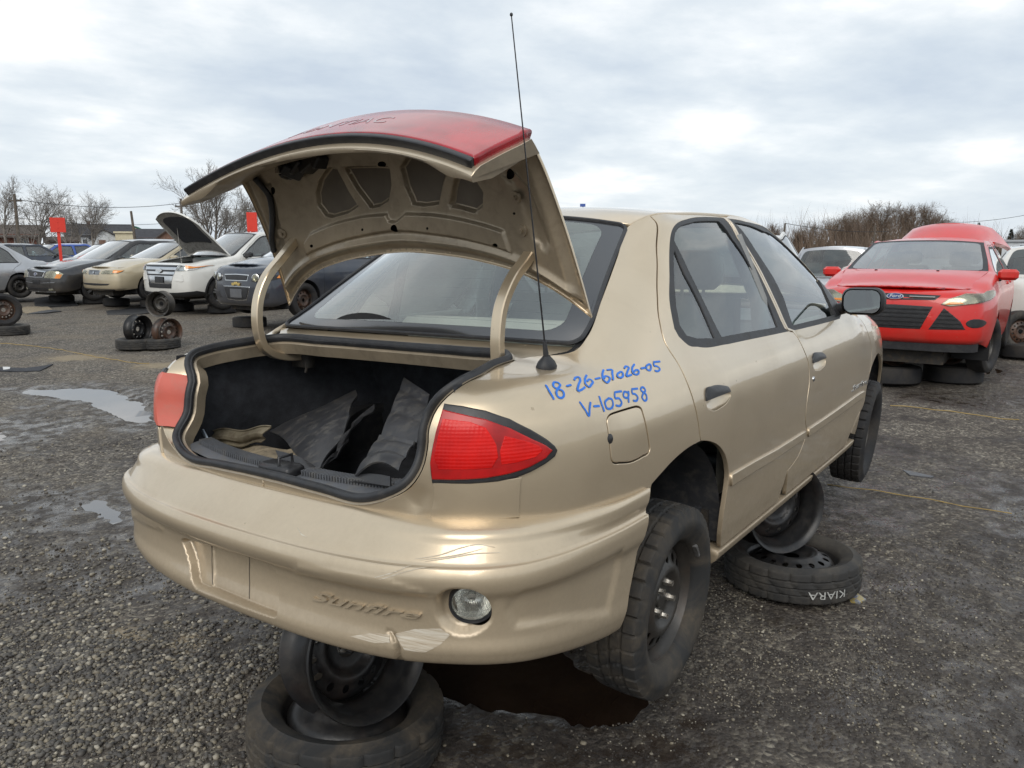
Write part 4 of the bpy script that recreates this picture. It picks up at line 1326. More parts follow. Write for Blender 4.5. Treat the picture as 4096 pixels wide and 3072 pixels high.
# recesses and creases: polygons in the surface's own coordinates
POCK_R = TB_(px(1190,2290, 1260,2302, 1500,2352, 1680,2372, 1690,2368, 1560,2332, 1350,2296, 1200,2270))
POCK_L = TB_(px(500,2010, 560,2056, 640,2106, 648,2114, 590,2095, 520,2050))
SIDE_C = TB_(px(2095,2362, 2250,2312, 2400,2245, 2497,2186, 2490,2230, 2440,2465, 2250,2490, 2050,2520, 2010,2440, 2030,2390))
TEAR = TB_(px(1560,2530, 1575,2548, 1590,2600, 1600,2640))
SCUFFA = TB_(px(1580,2535, 1660,2515, 1760,2512, 1800,2540, 1760,2580, 1700,2610, 1620,2600))
sm = lambda x: np.clip(x, 0, 1)**2*(3-2*np.clip(x, 0, 1))
def bump_disp(uv, p):
    d = np.zeros(len(p))
    near = (np.abs(p[:, 1]) < .4)
    if near.any():
        q = uv[near]
        a = sdf(PLATE, q)
        d[near] -= .028*sm((-a+.006)/.013)
        a = sdf(PLATE_IN, q)
        d[near] -= .005*sm((-a+.003)/.006)
    m = (p[:, 1] < -.4) & (p[:, 0] < -.6)
    if m.any():
        a = sdf(FOG_OUT, uv[m])
        d[m] -= .026*sm((-a+.003)/.03)
    m = (p[:, 1] < -.55)
    if m.any():
        a = sdf(SIDE_C, uv[m])
        d[m] -= .007*sm((-a+.004)/.030)
    for poly, lo, hi in ((POCK_R, -.65, 0.1), (POCK_L, .2, .95)):
        m = (p[:, 1] > lo) & (p[:, 1] < hi)
        if m.any():
            a = sdf(poly, uv[m])
            d[m] += .0035*np.exp(-np.maximum(a, 0)**2/.008**2)
    m = (p[:, 1] < -.2) & (p[:, 2] < .42)
    if m.any():
        a = dist_poly(TEAR, uv[m], False)
        d[m] -= .012*np.exp(-(a/.005)**2)
    return d
B1 = Surf(Bnet, disp=bump_disp)
lp = whole(B0, .0)
bu0, bu1 = B0.ku[0], B0.ku[-1]
kv = B0.kv
nb_ = 60
uu = np.linspace(bu0, bu1, nb_)
# the arch side ends slope with the wheel opening
def endcut(side):
    vs = np.linspace(kv[0], kv[-1], 14)
    zs = B0.base(np.stack([np.full(14, bu1), vs], 1))[:, 2]
    return vs, zs
vs, zs = endcut(1)
cutx = np.interp(zs, [.2, .30, .45, .55, .62], [.17, .155, .10, .055, .015])
RIGHT = np.stack([bu1 - cutx, vs], 1); LEFT = np.stack([bu0 + cutx, vs], 1)
BLOOP = np.concatenate([np.stack([np.linspace(LEFT[0, 0], RIGHT[0, 0], 80), np.full(80, kv[0])], 1), RIGHT[1:], np.stack([np.linspace(RIGHT[-1, 0], LEFT[-1, 0], 80), np.full(80, kv[-1])], 1)[1:], LEFT[::-1][1:-1]])
ex_ = np.concatenate([shrink(B0, densify(P_ if area2(P_) > 0 else P_[::-1], .007), o_) for P_ in (PLATE, PLATE_IN, FOG_OUT) for o_ in ((-.007, -.002, .003, .009) if P_ is not FOG_OUT else (-.004, .006, .016, .026))])
bumper = panel(B1, BLOOP, 'rear_bumper', 'gold_paint', gold, holes=[FOG_IN], step=(.0125, .0085), edge_step=.012, gap=0, rnd=.002, depth=.02, hole_gap=0, extra=ex_)
# fog lamp: bezel, bowl, lens
c3 = B1.pos(FOG_IN); cen_f = c3.mean(0)
fn = B0.nrm(FOG_IN).mean(0); fn /= np.linalg.norm(fn)
MF = Matrix.Translation(Vector(cen_f - fn*.004)) @ Vector(fn).to_track_quat('Z', 'Y').to_matrix().to_4x4()
rf = float(np.linalg.norm(c3 - cen_f, axis=1).mean())
mb = MB(); mb.lathe([(rf*1.06, -.03), (rf*1.05, .001), (rf*1.02, .005), (rf*.95, .004), (rf*.92, -.002)], 40, MF)
fog = mb.build('fog_lamp', 'black_plastic', bumper)
mb = MB(); mb.lathe([(rf*.93, -.002), (rf*.86, -.020), (rf*.70, -.036), (rf*.45, -.046), (rf*.2, -.050), (.0005, -.050)], 40, MF); mb.build('reflector_bowl', 'lamp_silver', fog)
mb = MB()
for k in range(6):
    y = (-2.5+k)*rf*.10
    mb.box((y-.0016, -rf*.42, -.004), (y+.0016, rf*.05, -.001), MF)
mb.lathe([(.0001, -.004), (rf*.2, -.006), (rf*.2, -.02)], 16, MF @ Matrix.Translation((0, rf*.25, 0)))
mb.build('lamp_optics', 'lamp_silver', fog)
mb = MB(); mb.lathe([(rf*.94, 0), (rf*.85, .003), (rf*.5, .006), (.0005, .007)], 40, MF); mb.build('lamp_lens', 'clear_lens', fog)

# raised lettering, following the surface
def text_mesh(txt, size=1.0, shear=0.0, bold=0.0, res=3):
    cu = bpy.data.curves.new('t', 'FONT')
    cu.body, cu.size, cu.shear, cu.offset, cu.resolution_u = txt, size, shear, bold, res
    cu.align_x, cu.align_y = 'CENTER', 'CENTER'
    ob = bpy.data.objects.new('t', cu)
    COL.objects.link(ob)
    bpy.context.view_layer.update()
    me = bpy.data.meshes.new_from_object(ob.evaluated_get(bpy.context.evaluated_depsgraph_get()))
    V = np.array([v.co[:] for v in me.vertices])[:, :2]
    F = [tuple(p.vertices) for p in me.polygons]
    bpy.data.objects.remove(ob); bpy.data.curves.remove(cu); bpy.data.meshes.remove(me)
    return V, F
def letters_on(S, quad_uv, txt, name, mat, parent, h=.004, shear=0.0, bold=0.0, base_off=0.0, mirror=False):
    """text stretched over the patch whose uv corners are bl, br, tr, tl"""
    V, F = text_mesh(txt, 1.0, shear, bold)
    lo, hi = V.min(0), V.max(0)
    t = (V-lo)/(hi-lo)
    bl, br, tr, tl = [np.asarray(q, float) for q in quad_uv]
    uv = ((1-t[:, :1])*(1-t[:, 1:])*bl + t[:, :1]*(1-t[:, 1:])*br + t[:, :1]*t[:, 1:]*tr + (1-t[:, :1])*t[:, 1:]*tl)
    p, n = S.pos(uv), S.nrm(uv)
    top = p + n*(base_off+h)
    bot = p + n*(base_off-.001)
    from collections import Counter
    ed_ = Counter()
    for f in F:
        for a, b in zip(f, f[1:]+f[:1]): ed_[(a, b)] += 1
    sides = [(a, b) for (a, b) in ed_ if (b, a) not in ed_]
    m = len(p)
    FF = [f for f in F] + [(b, a, a+m, b+m) for a, b in sides]
    mb = MB(); mb.add(np.concatenate([top, bot]), FF, False)
    o = mb.build(name, mat, parent)
    return o
q = TB_(px(1250,2395, 1684,2472, 1690,2440, 1268,2360))
letters_on(B1, q, 'Sunfire', 'embossed_lettering', 'gold_paint', bumper, h=.008, shear=.25, bold=.015)
for ln_ in (px(955,2226, 956,2310, 957,2398), px(810,2192, 812,2260, 816,2340)):
    q = TB_(ln_, 10); mb = MB(); add_strip(mb, B1.pos(q), B1.nrm(q), .0022, .0008); mb.build('plate_pad_line', 'black_plastic', bumper)
# scuffs rubbed through the paint
panel(B1, SCUFFA, 'paint_scuff', 'scuffed_plastic', bumper, step=(.012, .01), gap=0, off=.0009, flange=False)
SC2 = TB_(px(1400,2545, 1500,2530, 1556,2540, 1560,2570, 1500,2572))
panel(B1, SC2, 'paint_scuff', 'scuffed_plastic', bumper, step=(.012, .01), gap=0, off=.0009, flange=False)
mb = MB()
sets = [px(1660,2236, 1760,2220, 1850,2190, 1920,2178, 1980,2190), px(1700,2246, 1800,2232, 1900,2215, 2000,2210), px(1680,2240, 1820,2222, 1930,2195), px(1500,2310, 1600,2280, 1660,2262), px(1520,2318, 1640,2282, 1740,2268), px(1190,2110, 1210,2140, 1230,2150)]
for st in sets:
    q = TB_(st, 14); wd = np.sin(np.linspace(.15, 3.0, 14))*.0022+.0006
    add_strip(mb, B1.pos(q), B1.nrm(q), wd, .0011)
mb.build('scratch_marks', 'scuffed_plastic', bumper)
# edge of the lower filler piece below the right lamp
FILL = cc(T1(px(2086,1903, 2081,1990, 2077,2074)), T1(px(1990,2082, 1900,2088, 1800,2090, 1716,2086)), T1(px(1727,2010, 1735,1932)))
FILL = cc(T1(px(2086,1903, 2081,1990, 2078,2070)), T1(px(1990,2078, 1900,2082, 1800,2083, 1718,2080, 1727,2010, 1735,1925)))
panel(S1R, FILL, 'lamp_filler_panel', 'gold_paint', gold, step=.025, gap=.004, off=.005, depth=.006)
panel(S1, FILL, 'lamp_filler_panel', 'gold_paint', gold, step=.025, gap=.004, off=.005, depth=.006, mirror=True)
# ---- tail lamps
sc3 = lambda *a: px(*a)*.6027 + [1700, 1200]
LAMP = T1(sc3(130,690, 250,705, 400,735, 560,790, 700,860, 800,920, 855,965, 873,995, 855,1040, 790,1090, 700,1140, 600,1180, 480,1205, 300,1220, 150,1218, 50,1215, 40,1150, 35,1080, 50,980, 75,870, 105,770))
LENS = T1(sc3(122,732, 250,762, 400,795, 560,850, 700,920, 790,962, 835,995, 790,1050, 680,1110, 560,1150, 400,1180, 200,1192, 52,1188, 40,1080, 75,880))
OPTA = T1(sc3(125,795, 300,815, 400,850, 440,905, 470,960, 480,1040, 440,1110, 300,1120, 100,1120, 70,1040, 95,900))
OPTB = T1(sc3(520,900, 640,930, 740,965, 765,995, 720,1040, 600,1075, 500,1090, 490,1000))
for mir in (False, True):
    lm = panel(S1, LAMP, 'tail_lamp', 'black_plastic', gold, step=.02, gap=0, rnd=.006, depth=.012, off=.008, mirror=mir)
    ln = panel(S1, LENS, 'lens', 'red_lens_smooth' if not mir else 'red_lens_faded', lm, step=.015, gap=.001, rnd=.004, depth=.01, off=.0115, mirror=mir)
    # inboard side wall of the lamp, down to the trunk channel (only the far lamp shows it)
    if mir:
        m_ = (OPEN0[:, 2] > .735) & (OPEN0[:, 2] < .905)
        sg_ = np.array([1, -1, 1])
        A_, B_ = OPEN0[m_]*sg_, OPEN3[m_]*sg_
        wall_ = np.stack([A_ + [-.014, .012, 0], A_ + [-.016, -.004, 0], A_*.6+B_*.4 + [-.006, -.008, 0], A_*.10+B_*.90 + [-.004, -.008, 0]])
        mb = MB(); mb.grid(wall_); mb.build('lens_side', 'red_lens_faded', lm)
    if not mir:
        panel(S1, OPTA, 'lens_optics', 'red_lens', ln, step=.02, gap=0, rnd=.002, depth=.001, off=.0128)
        panel(S1, OPTB, 'lens_optics', 'red_lens', ln, step=.02, gap=0, rnd=.002, depth=.001, off=.0128)
# ---- numbers written by hand in blue marker on the quarter panel
def strokes(lst, o, s, ang=0):
    return [px(*a)*.6027 + [1700, 1200] for a in lst]
INK = [
 (800,563, 825,605, 855,660),                                             # 1
 (885,548, 862,545, 850,560, 858,580, 885,590, 915,605, 922,630, 905,650, 880,640, 872,615, 885,585, 895,560, 880,546),   # 8
 (938,572, 970,563),                                                      # -
 (990,533, 1000,515, 1022,512, 1030,530, 1020,560, 1015,603, 1040,595, 1062,578),        # 2
 (1072,497, 1062,530, 1068,560, 1085,575, 1105,560, 1112,540, 1098,528, 1075,540),        # 6
 (1128,525, 1163,516),                                                    # -
 (1185,462, 1178,500, 1185,530, 1205,548, 1222,535, 1222,512, 1205,505, 1188,520),        # 6
 (1205,465, 1240,463, 1243,490, 1248,530),                               # 7
 (1295,480, 1278,490, 1280,510, 1300,515, 1315,495, 1308,478, 1290,478), # 0
 (1322,455, 1335,440, 1350,445, 1345,470, 1338,505, 1360,500, 1372,495), # 2
 (1390,425, 1375,455, 1380,485, 1400,495, 1418,485, 1418,468, 1400,465, 1385,478),        # 6
 (1432,455, 1462,449),                                                    # -
 (1485,428, 1470,440, 1472,460, 1488,468, 1500,450, 1498,430, 1482,426),  # 0
 (1518,415, 1520,435, 1540,440, 1558,455, 1548,472, 1525,470), (1515,412, 1560,408),      # 5
 (1025,675, 1060,725, 1088,768, 1092,720, 1098,678),                     # V
 (1118,706, 1158,703),                                                    # -
 (1155,637, 1172,690, 1190,740),                                         # 1
 (1215,655, 1195,680, 1205,715, 1230,722, 1248,695, 1240,660, 1215,652), # 0
 (1258,618, 1262,650, 1290,655, 1305,680, 1295,702, 1268,700), (1256,614, 1305,606),      # 5
 (1345,615, 1322,610, 1318,640, 1340,650, 1352,630, 1350,605, 1350,640, 1352,680),        # 9
 (1372,595, 1376,620, 1395,625, 1412,645, 1405,668, 1382,668), (1370,592, 1412,588),      # 5
 (1455,582, 1438,580, 1432,598, 1448,612, 1468,630, 1472,655, 1455,668, 1442,650, 1450,618, 1462,598, 1452,580),  # 8
]
mb = MB()
for st in INK:
    q = spline(S1.trace(px(*st)*.6027 + [1700, 1200], CART), max(6, len(st)*3))
    add_strip(mb, S1.pos(q), S1.nrm(q), .0062, .0008)
mb.build('handwritten_number', 'blue_marker', quarter)
# ---- antenna
ab = S1.pos(S1.trace(px(2186, 1470), CART))[0]
mb = MB()
mb.lathe([(.024, -.004), (.025, .004), (.020, .016), (.012, .026), (.009, .030)], 20, Matrix.Translation(Vector(ab)) @ Matrix.Scale(1.35, 4, (1, 0, 0)))
ant = mb.build('antenna', 'black_rubber', gold)
tip = np.array([-.599, -.644, 1.79]); b0 = ab + [0, 0, .02]
dirn = (tip-b0)/np.linalg.norm(tip-b0)
mb = MB(); mb.tube([b0, b0+dirn*.05], [.0085, .0055], 10); mb.build('mast_boot', 'black_rubber', ant)
mb = MB(); mb.tube([b0+dirn*.05, b0+dirn*.4, tip], [.0024, .0019, .0014], 8)
mb.lathe([(.0001, -.004), (.0032, -.002), (.004, .001), (.0028, .004), (.0001, .0055)], 10, Matrix.Translation(Vector(tip)))
mb.build('mast', 'black_plastic', ant)
# ---- door badge
q = T1(px(3406,1568, 3468,1534, 3468,1516, 3410,1546))
letters_on(S1, q, 'Sunfire', 'door_badge', 'chrome', fdoor, h=.003, shear=.3, bold=.01)
# ---- door mirror
mb = MB()
_dm = CAM_R.T @ np.array([(3446-2048)/FPX, (1206-1536)/FPX, 1.0])
mc = CAM_C + _dm*((-.895-CAM_C[1])/_dm[1])

MM = Matrix.Translation(Vector(mc)) @ Matrix.Rotation(R_(-6), 4, 'Z')
def rrect(w, h, r, n=6):
    P = []
    for cx, cy, t0 in ((w/2-r, h/2-r, 0), (-w/2+r, h/2-r, 90), (-w/2+r, -h/2+r, 180), (w/2-r, -h/2+r, 270)):
        for k in range(n+1):
            t = R_(t0 + 90*k/n); P.append((cx+r*math.cos(t), cy+r*math.sin(t)))
    return P
mv, mf = [], []
secs = [(0.0, .178, .118, .042), (.012, .195, .130, .046), (.05, .195, .128, .05), (.085, .175, .11, .05), (.11, .12, .075, .036), (.118, .045, .03, .014)]
for (dx, w, h, r) in secs:
    for (a, b) in rrect(w, h, r): mv.append(tuple(MM @ Vector((dx, a*(1), b))))
m = len(rrect(.2, .12, .05))
for k in range(len(secs)-1):
    for i in range(m): mf.append((k*m+i, k*m+(i+1) % m, (k+1)*m+(i+1) % m, (k+1)*m+i))
mf.append(tuple(range((len(secs)-1)*m, len(secs)*m)))
mb.add(mv, mf, True)
mb.tube([tuple(MM @ Vector((.05, .08, -.03))), tuple(MM @ Vector((.05, .14, -.05))), tuple(MM @ Vector((.06, .20, -.075)))], [.03, .03, .035], 10)
mirror = mb.build('door_mirror', 'black_plastic', fdoor)
mb = MB(); mb.prism(rrect(.168, .108, .038), -.002, 0.0, MM @ Matrix.Rotation(R_(90), 4, 'Y') @ Matrix.Rotation(R_(90), 4, 'Z') @ Matrix.Translation((0, 0, .004)))
mb.build('mirror_glass', 'mirror_glass', mirror)
mb = MB()
pl = S1.pos(T1(px(3372,1250, 3340,1262, 3296,1092, 3326,1160)))
mb.add(list(pl + [0, -.006, 0]) + list(pl + [0, .02, 0]), [(0, 1, 2, 3), (7, 6, 5, 4), (0, 4, 5, 1), (1, 5, 6, 2), (2, 6, 7, 3), (3, 7, 4, 0)])
mb.build('mirror_sail', 'black_plastic', mirror)
# ------------------------------------------------------------------ trunk lid, standing open
LTH = R_(70)
def lid_front(y):
    a = abs(y)
    return np.array([np.interp(a, [0, .2, .35, .48, .58, .65], [-.290, -.292, -.290, -.278, -.258, -.236]), y, np.interp(a, [0, .2, .35, .48, .58, .65], [1.260, 1.247, 1.222, 1.183, 1.128, 1.072])])
def lid_corner(y):
    k = (abs(y)/.6)**2
    return np.array([-.400-.040*k, y*.935, 1.640-.096*k])
ys = np.array([-.65, -.61, -.55, -.45, -.3, -.15, 0, .15, .3, .45, .55, .61, .65])
Lnet = []
for y in ys:
    f, c = lid_front(y), lid_corner(y)
    k = (abs(y)/.65)**2
    d1 = (c-f)/np.linalg.norm(c-f)
    out = np.array([.94, 0, .342])                       # away from the underside
    row = [f + out*b + (c-f)*t for t, b in ((0, 0), (.2, .008), (.45, .014), (.7, .012), (.88, .004), (.96, -.004))]
    rd = np.array([-.94, 0, -.342])
    row += [c + rd*s_ + np.array([0, -y*.03*s_/.27, .010*b]) for s_, b in ((.015, 1.0), (.05, 1.0), (.12, .9), (.20, .5), (.242, 0), (.258, -1.0))]
    Lnet.append(row)
LS = Surf(Lnet)                                          # u right -> left, v front edge -> over the top -> lower rear edge
LS.flip = -1.0 if LS.nrm(np.array([[LS.ku[6], LS.kv[2]]]))[0][0] < 0 else 1.0
LI = Surf(np.asarray(Lnet)); LI.flip = -LS.flip
kvL = LS.kv
lid = panel(LS, whole(LS), 'trunk_lid', 'gold_paint', gold, step=.03, gap=0, rnd=.003, depth=.006)
# inner pressing: set off towards the underside, with pockets, a channel and holes
def TLI(p, n=None, closed=False): 
    q = LI.trace(p, CART, front=False); return q if n is None else spline(q, n, closed)
lx = lambda *a: px(*a)*.791 + [650, 400]
P1 = TLI(lx(860,330, 815,390, 797,460, 805,525, 845,578, 880,588, 960,565, 1010,530, 960,450, 900,335))
P2 = TLI(lx(935,330, 1000,440, 1075,540, 1120,532, 1165,500, 1180,420, 1170,330))
P3 = TLI(lx(1225,330, 1250,430, 1290,522, 1345,530, 1420,520, 1440,420, 1450,330))
P4 = TLI(lx(1520,320, 1490,430, 1475,530, 1600,562, 1640,530, 1645,455, 1590,370))
CH = TLI(lx(745,715, 775,665, 900,612, 1050,577, 1165,568, 1182,602, 1212,606, 1260,564, 1400,568, 1600,602, 1755,648, 1775,706, 1790,760, 1600,705, 1400,672, 1212,655, 1000,690, 850,735, 760,775))
P5 = TLI(lx(1700,330, 1760,300, 1880,420, 1950,600, 1990,720, 1960,760, 1900,700, 1850,560, 1790,420))
P6 = TLI(lx(500,420, 560,400, 600,560, 640,720, 600,740, 560,640))
lid_poly = [(P1, .019), (P2, .019), (P3, .019), (P4, .019)]
def lid_disp(uv, p):
    d = np.full(len(p), .024)
    # feather to the hem
    e = np.minimum(np.minimum(uv[:, 0]-LS.ku[0], LS.ku[-1]-uv[:, 0]), uv[:, 1]-kvL[0])
    d *= sm((e-.012)/.035)
    for P, h in lid_poly:
        a = sdf(P, uv); d -= h*sm((-a+.003)/.009)
    a = sdf(CH, uv); d += .013*sm((-a+.004)/.012)
    a = sdf(P5, uv); d -= .010*sm((-a+.004)/.02)
    a = sdf(P6, uv); d -= .010*sm((-a+.004)/.02)
    d += .012*np.exp(-((uv[:, 1]-kvL[0]-.045)/.012)**2)*sm((e-.012)/.02)
    return d
LI1 = Surf(np.asarray(Lnet), disp=lid_disp); LI1.flip = LI.flip
def ell(c, rx, ry, n=14):
    return TLI(lx(*sum([[c[0]+rx*math.cos(2*math.pi*k/n), c[1]+ry*math.sin(2*math.pi*k/n)] for k in range(n)], [])))
holes = [ell(c, rx, ry) for c, rx, ry in (((1210,640), 17, 21), ((1050,645), 6, 7), ((1380,638), 6, 7), ((793,725), 8, 8), ((1720,720), 13, 11), ((1778,363), 20, 27), ((577,445), 13, 20), ((1805,560), 7, 7), ((1135,315), 22, 16))]
vin = kvL[6] - .035
ILOOP = np.array([(LS.ku[0]+.006, kvL[0]+.005), (LS.ku[-1]-.006, kvL[0]+.005), (LS.ku[-1]-.006, vin), (LS.ku[0]+.006, vin)])
exl = np.concatenate([shrink(LI, densify(P_ if area2(P_) > 0 else P_[::-1], .009), o_) for P_ in (P1, P2, P3, P4, CH) for o_ in (-.004, .000, .004, .009)])
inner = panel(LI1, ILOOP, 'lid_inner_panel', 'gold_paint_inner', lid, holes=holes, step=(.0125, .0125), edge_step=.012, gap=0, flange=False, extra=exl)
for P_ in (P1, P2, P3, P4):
    panel(LI1, shrink(LI, densify(P_ if area2(P_) > 0 else P_[::-1], .012), .010), 'pocket_floor_sheet', 'lid_pocket_brown', inner, step=.02, gap=0, off=.0012, flange=False)  # darker brown sheet laid over each pocket floor so it reads dark
mb = MB()
q = np.stack(np.meshgrid(np.linspace(LS.ku[0]+.03, LS.ku[-1]-.03, 20), np.linspace(kvL[0]+.06, vin, 12), indexing='ij'), -1)
mb.grid((LI.pos(q.reshape(-1, 2)) + LI.nrm(q.reshape(-1, 2))*.002).reshape(20, 12, 3)); mb.build('lid_cavity', 'dark_void', lid)
# rear turn-in of the lid seen from below: a flange with an uneven lower edge
mb = MB()
us = np.linspace(LS.ku[0], LS.ku[-1], 60)
A = LS.pos(np.stack([us, np.full(60, kvL[-1])], 1)); 
ysn = A[:, 1]
depthf = .012 + .004*np.cos(ysn*9) + .014*np.exp(-((np.abs(ysn)-.50)/.05)**2)
fr = np.array([.30, 0, -.95])
Cc = A + fr*depthf[:, None]
Dd = LI1.pos(np.stack([np.clip(us, LS.ku[0]+.02, LS.ku[-1]-.02), np.full(60, vin)], 1))
Mid1 = A*.72 + Dd*.28 + fr*(.018+.3*depthf[:, None])
Mid2 = A*.3 + Dd*.7 + fr*.012
rowsF = np.stack([A, (A+Cc)/2 + [-.003, 0, 0], Cc, Mid1, Mid2, Dd])
mb.grid(rowsF, flip=False)
for e_, o_ in ((0, 1), (-1, -1)):
    cap = [tuple(p) for p in LS.pos(np.array([(us[e_], v_) for v_ in np.linspace(kvL[-1], vin, 8)]))] + [tuple(p) for p in rowsF[1:, e_][::-1]]
    mb.add(cap, [tuple(range(len(cap)))])
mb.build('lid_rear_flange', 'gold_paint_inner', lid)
# red reflector panel across the rear face (now on top) and its dark lower border
def vstrip(v0, v1, u0, u1, n=30):
    a = np.stack([np.linspace(u0, u1, n), np.full(n, v0)], 1); b = np.stack([np.linspace(u1, u0, n), np.full(n, v1)], 1)
    return np.concatenate([a, b])
refl = panel(LS, vstrip(kvL[6]-.002, kvL[10]-.012, LS.ku[0]+.014, LS.ku[-1]-.014), 'reflector_panel', 'red_reflector', lid, step=.03, gap=0, rnd=.007, depth=.024, off=.021)
panel(LS, vstrip(kvL[10]-.014, kvL[10]+.001, LS.ku[0]+.016, LS.ku[-1]-.016), 'reflector_border', 'black_plastic', refl, step=.03, gap=0, rnd=.004, depth=.022, off=.0205)
um = .5*(LS.ku[0]+LS.ku[-1])
w_ = .20
letters_on(LS, [(um+.02+w_, kvL[8]+.03), (um+.02-w_, kvL[8]+.03), (um+.02-w_, kvL[8]-.025), (um+.02+w_, kvL[8]-.025)], 'PONTIAC', 'lettering', 'dark_red_print', refl, h=.0006, base_off=.0212, bold=-.004)
# latch, foam, wiring under the lid
def lid_pt(x, y, o): 
    q = TLI(lx(x, y)); return LI1.pos(q)[0] + LI.nrm(q)[0]*o
mb = MB()
for (x, y, o, s_) in ((690,318,.02,.035), (650,300,.025,.02), (720,300,.02,.03), (780,300,.01,.035), (830,285,.01,.03), (660,345,.02,.02), (700,345,.02,.022)):
    p = Vector(lid_pt(x, y, o)); mb.box((-s_, -s_*.8, -s_*.6), (s_, s_*.8, s_*.6), Matrix.Translation(p) @ Matrix.Rotation(x*.37, 4, 'X') @ Matrix.Rotation(y*.11, 4, 'Z'), bev=.005)
mb.build('lid_latch', 'black_plastic', lid)
mb = MB(); mb.box((-.012, -.008, -.012), (.012, .008, .012), Matrix.Translation(Vector(lid_pt(648, 296, .05)))); mb.build('latch_bracket', 'zinc_steel', lid)
mb = MB()
pts = [lid_pt(*a, .012) for a in ((490,370), (530,420), (560,470), (572,520), (578,600), (583,690), (590,750))]
mb.tube(spline(pts, 30), .010, 8); mb.build('wiring_loom', 'black_rubber', lid)
for (x, y) in ((1815,475), (1845,645), (630,660)):
    mb = MB()
    q = TLI(lx(x, y)); p, n = LI1.pos(q)[0], LI.nrm(q)[0]
    M = Matrix.Translation(Vector(p + n*.003)) @ Vector(n).to_track_quat('Z', 'Y').to_matrix().to_4x4()
    mb.lathe([(.0001, .010), (.007, .010), (.007, .003), (.017, .003), (.018, 0), (.018, -.004)], 18, M)
    mb.build('hinge_bolt', 'gold_paint_inner', lid)
# ---- gooseneck hinges
rect = [(-.017, -.010), (-.014, -.013), (.014, -.013), (.017, -.010), (.017, .010), (.014, .013), (-.014, .013), (-.017, .010)]
hr = [(-.275, 1.36), (-.298, 1.293), (-.304, 1.259), (-.336, 1.227), (-.385, 1.192), (-.425, 1.149), (-.452, 1.106), (-.467, 1.050), (-.470, .98), (-.462, .93), (-.435, .905), (-.39, .893), (-.30, .890)]
for s_, path in ((-1, [(x, z) for x, z in hr]), (1, [(-.30, 1.34), (-.346, 1.289), (-.398, 1.24), (-.46, 1.181), (-.492, 1.125), (-.507, 1.06), (-.505, .997), (-.488, .948), (-.454, .922), (-.413, .908), (-.333, .899)])):
    mb = MB(); P = spline([(x, s_*.49, z) for x, z in path], 40)
    mb.tube(P, 1, up=(0, 1, 0), prof=rect)
    h = mb.build('lid_hinge', 'gold_paint', gold, auto=30)
mb = MB()
mb.box((-.345, .44, .86), (-.31, .53, .97), bev=.004)
mb.tube([(-.34, .455, .90), (-.345, .45, .86), (-.35, .45, .845)], .005, 6)
mb.build('hinge_bracket', 'underbody', gold)

# ------------------------------------------------------------------ wheels
def tyre_grid(R, W, rim, lug=None, ncirc=96, groove=.008):
    """tyre as a closed ring round local z; outer face at +W/2"""
    sh = R - .018
    prof = [(rim-.006, -W*.36), (rim+.004, -W*.41), (rim+.03, -W*.475), ((rim+sh)/2+.01, -W*.5), (sh-.02, -W*.475), (sh, -W*.435), (R-.006, -W*.41)]
    ys = np.linspace(-W*.385, W*.385, 25)
    tread = [(R - .004*(abs(y)/(W*.385))**2, y) for y in ys]
    prof2 = [(r, -a) for r, a in prof[::-1]]
    P = prof + tread + prof2
    P += [(rim-.014, W*.3), (rim-.016, 0), (rim-.014, -W*.3)]
    V, F = [], []
    m = len(P)
    for i in range(ncirc):
        th = 2*math.pi*i/ncirc
        for k, (r, a) in enumerate(P):
            rr = r
            if lug and 5 <= k <= 33: rr -= lug(i, ncirc, a/(W*.385))*groove*(.5 if k in (5, 33) else 1)
            V.append((rr*math.cos(th), rr*math.sin(th), a))
    for i in range(ncirc):
        i2 = (i+1) % ncirc
        for k in range(m):
            k2 = (k+1) % m
            F.append((i*m+k, i*m+k2, i2*m+k2, i2*m+k))
    return V, F
def lug_std(i, n, a):
    g = 0.0
    for c in (-.5, 0.0, .5):
        if abs(a-c) < .05: g = 1.0
    p = 8 if n >= 150 else 4
    if abs(a) > .55 and i % p == 0: g = max(g, 1.0)
    if abs(a) <= .55 and (i + int((a+1)*p*.75)) % p == 0: g = max(g, .8)
    return g
def steel_disc(Rb, nholes=16, hr=.011, hpos=.118, dish=None, seg=48, hub=.032):
    """pressed disc with real vent holes"""
    ring = lambda r, n, ph=0: np.array([(r*math.cos(2*math.pi*k/n+ph), r*math.sin(2*math.pi*k/n+ph)) for k in range(n)])
    loops = [ring(Rb, seg)]
    for k in range(nholes):
        t = 2*math.pi*k/nholes
        c = np.array([hpos*math.cos(t), hpos*math.sin(t)])
        e = ring(1, 10)
        rad, tan = np.array([math.cos(t), math.sin(t)]), np.array([-math.sin(t), math.cos(t)])
        loops.append(c + e[:, :1]*hr*1.15*rad + e[:, 1:]*hr*tan)
    loops.append(ring(hub, 16))
    v, f = triangulate(loops, .011)
    r = np.linalg.norm(v, axis=1)
    kr, kz = zip(*dish)
    z = np.interp(r, kr, kz)
    return np.column_stack([v, z]), f
DISH = [(0, .010), (.045, .010), (.066, .012), (.076, .030), (.086, .036), (.098, .034), (.108, .022), (.13, .014), (.145, .004), (.157, -.012), (.162, -.03)]
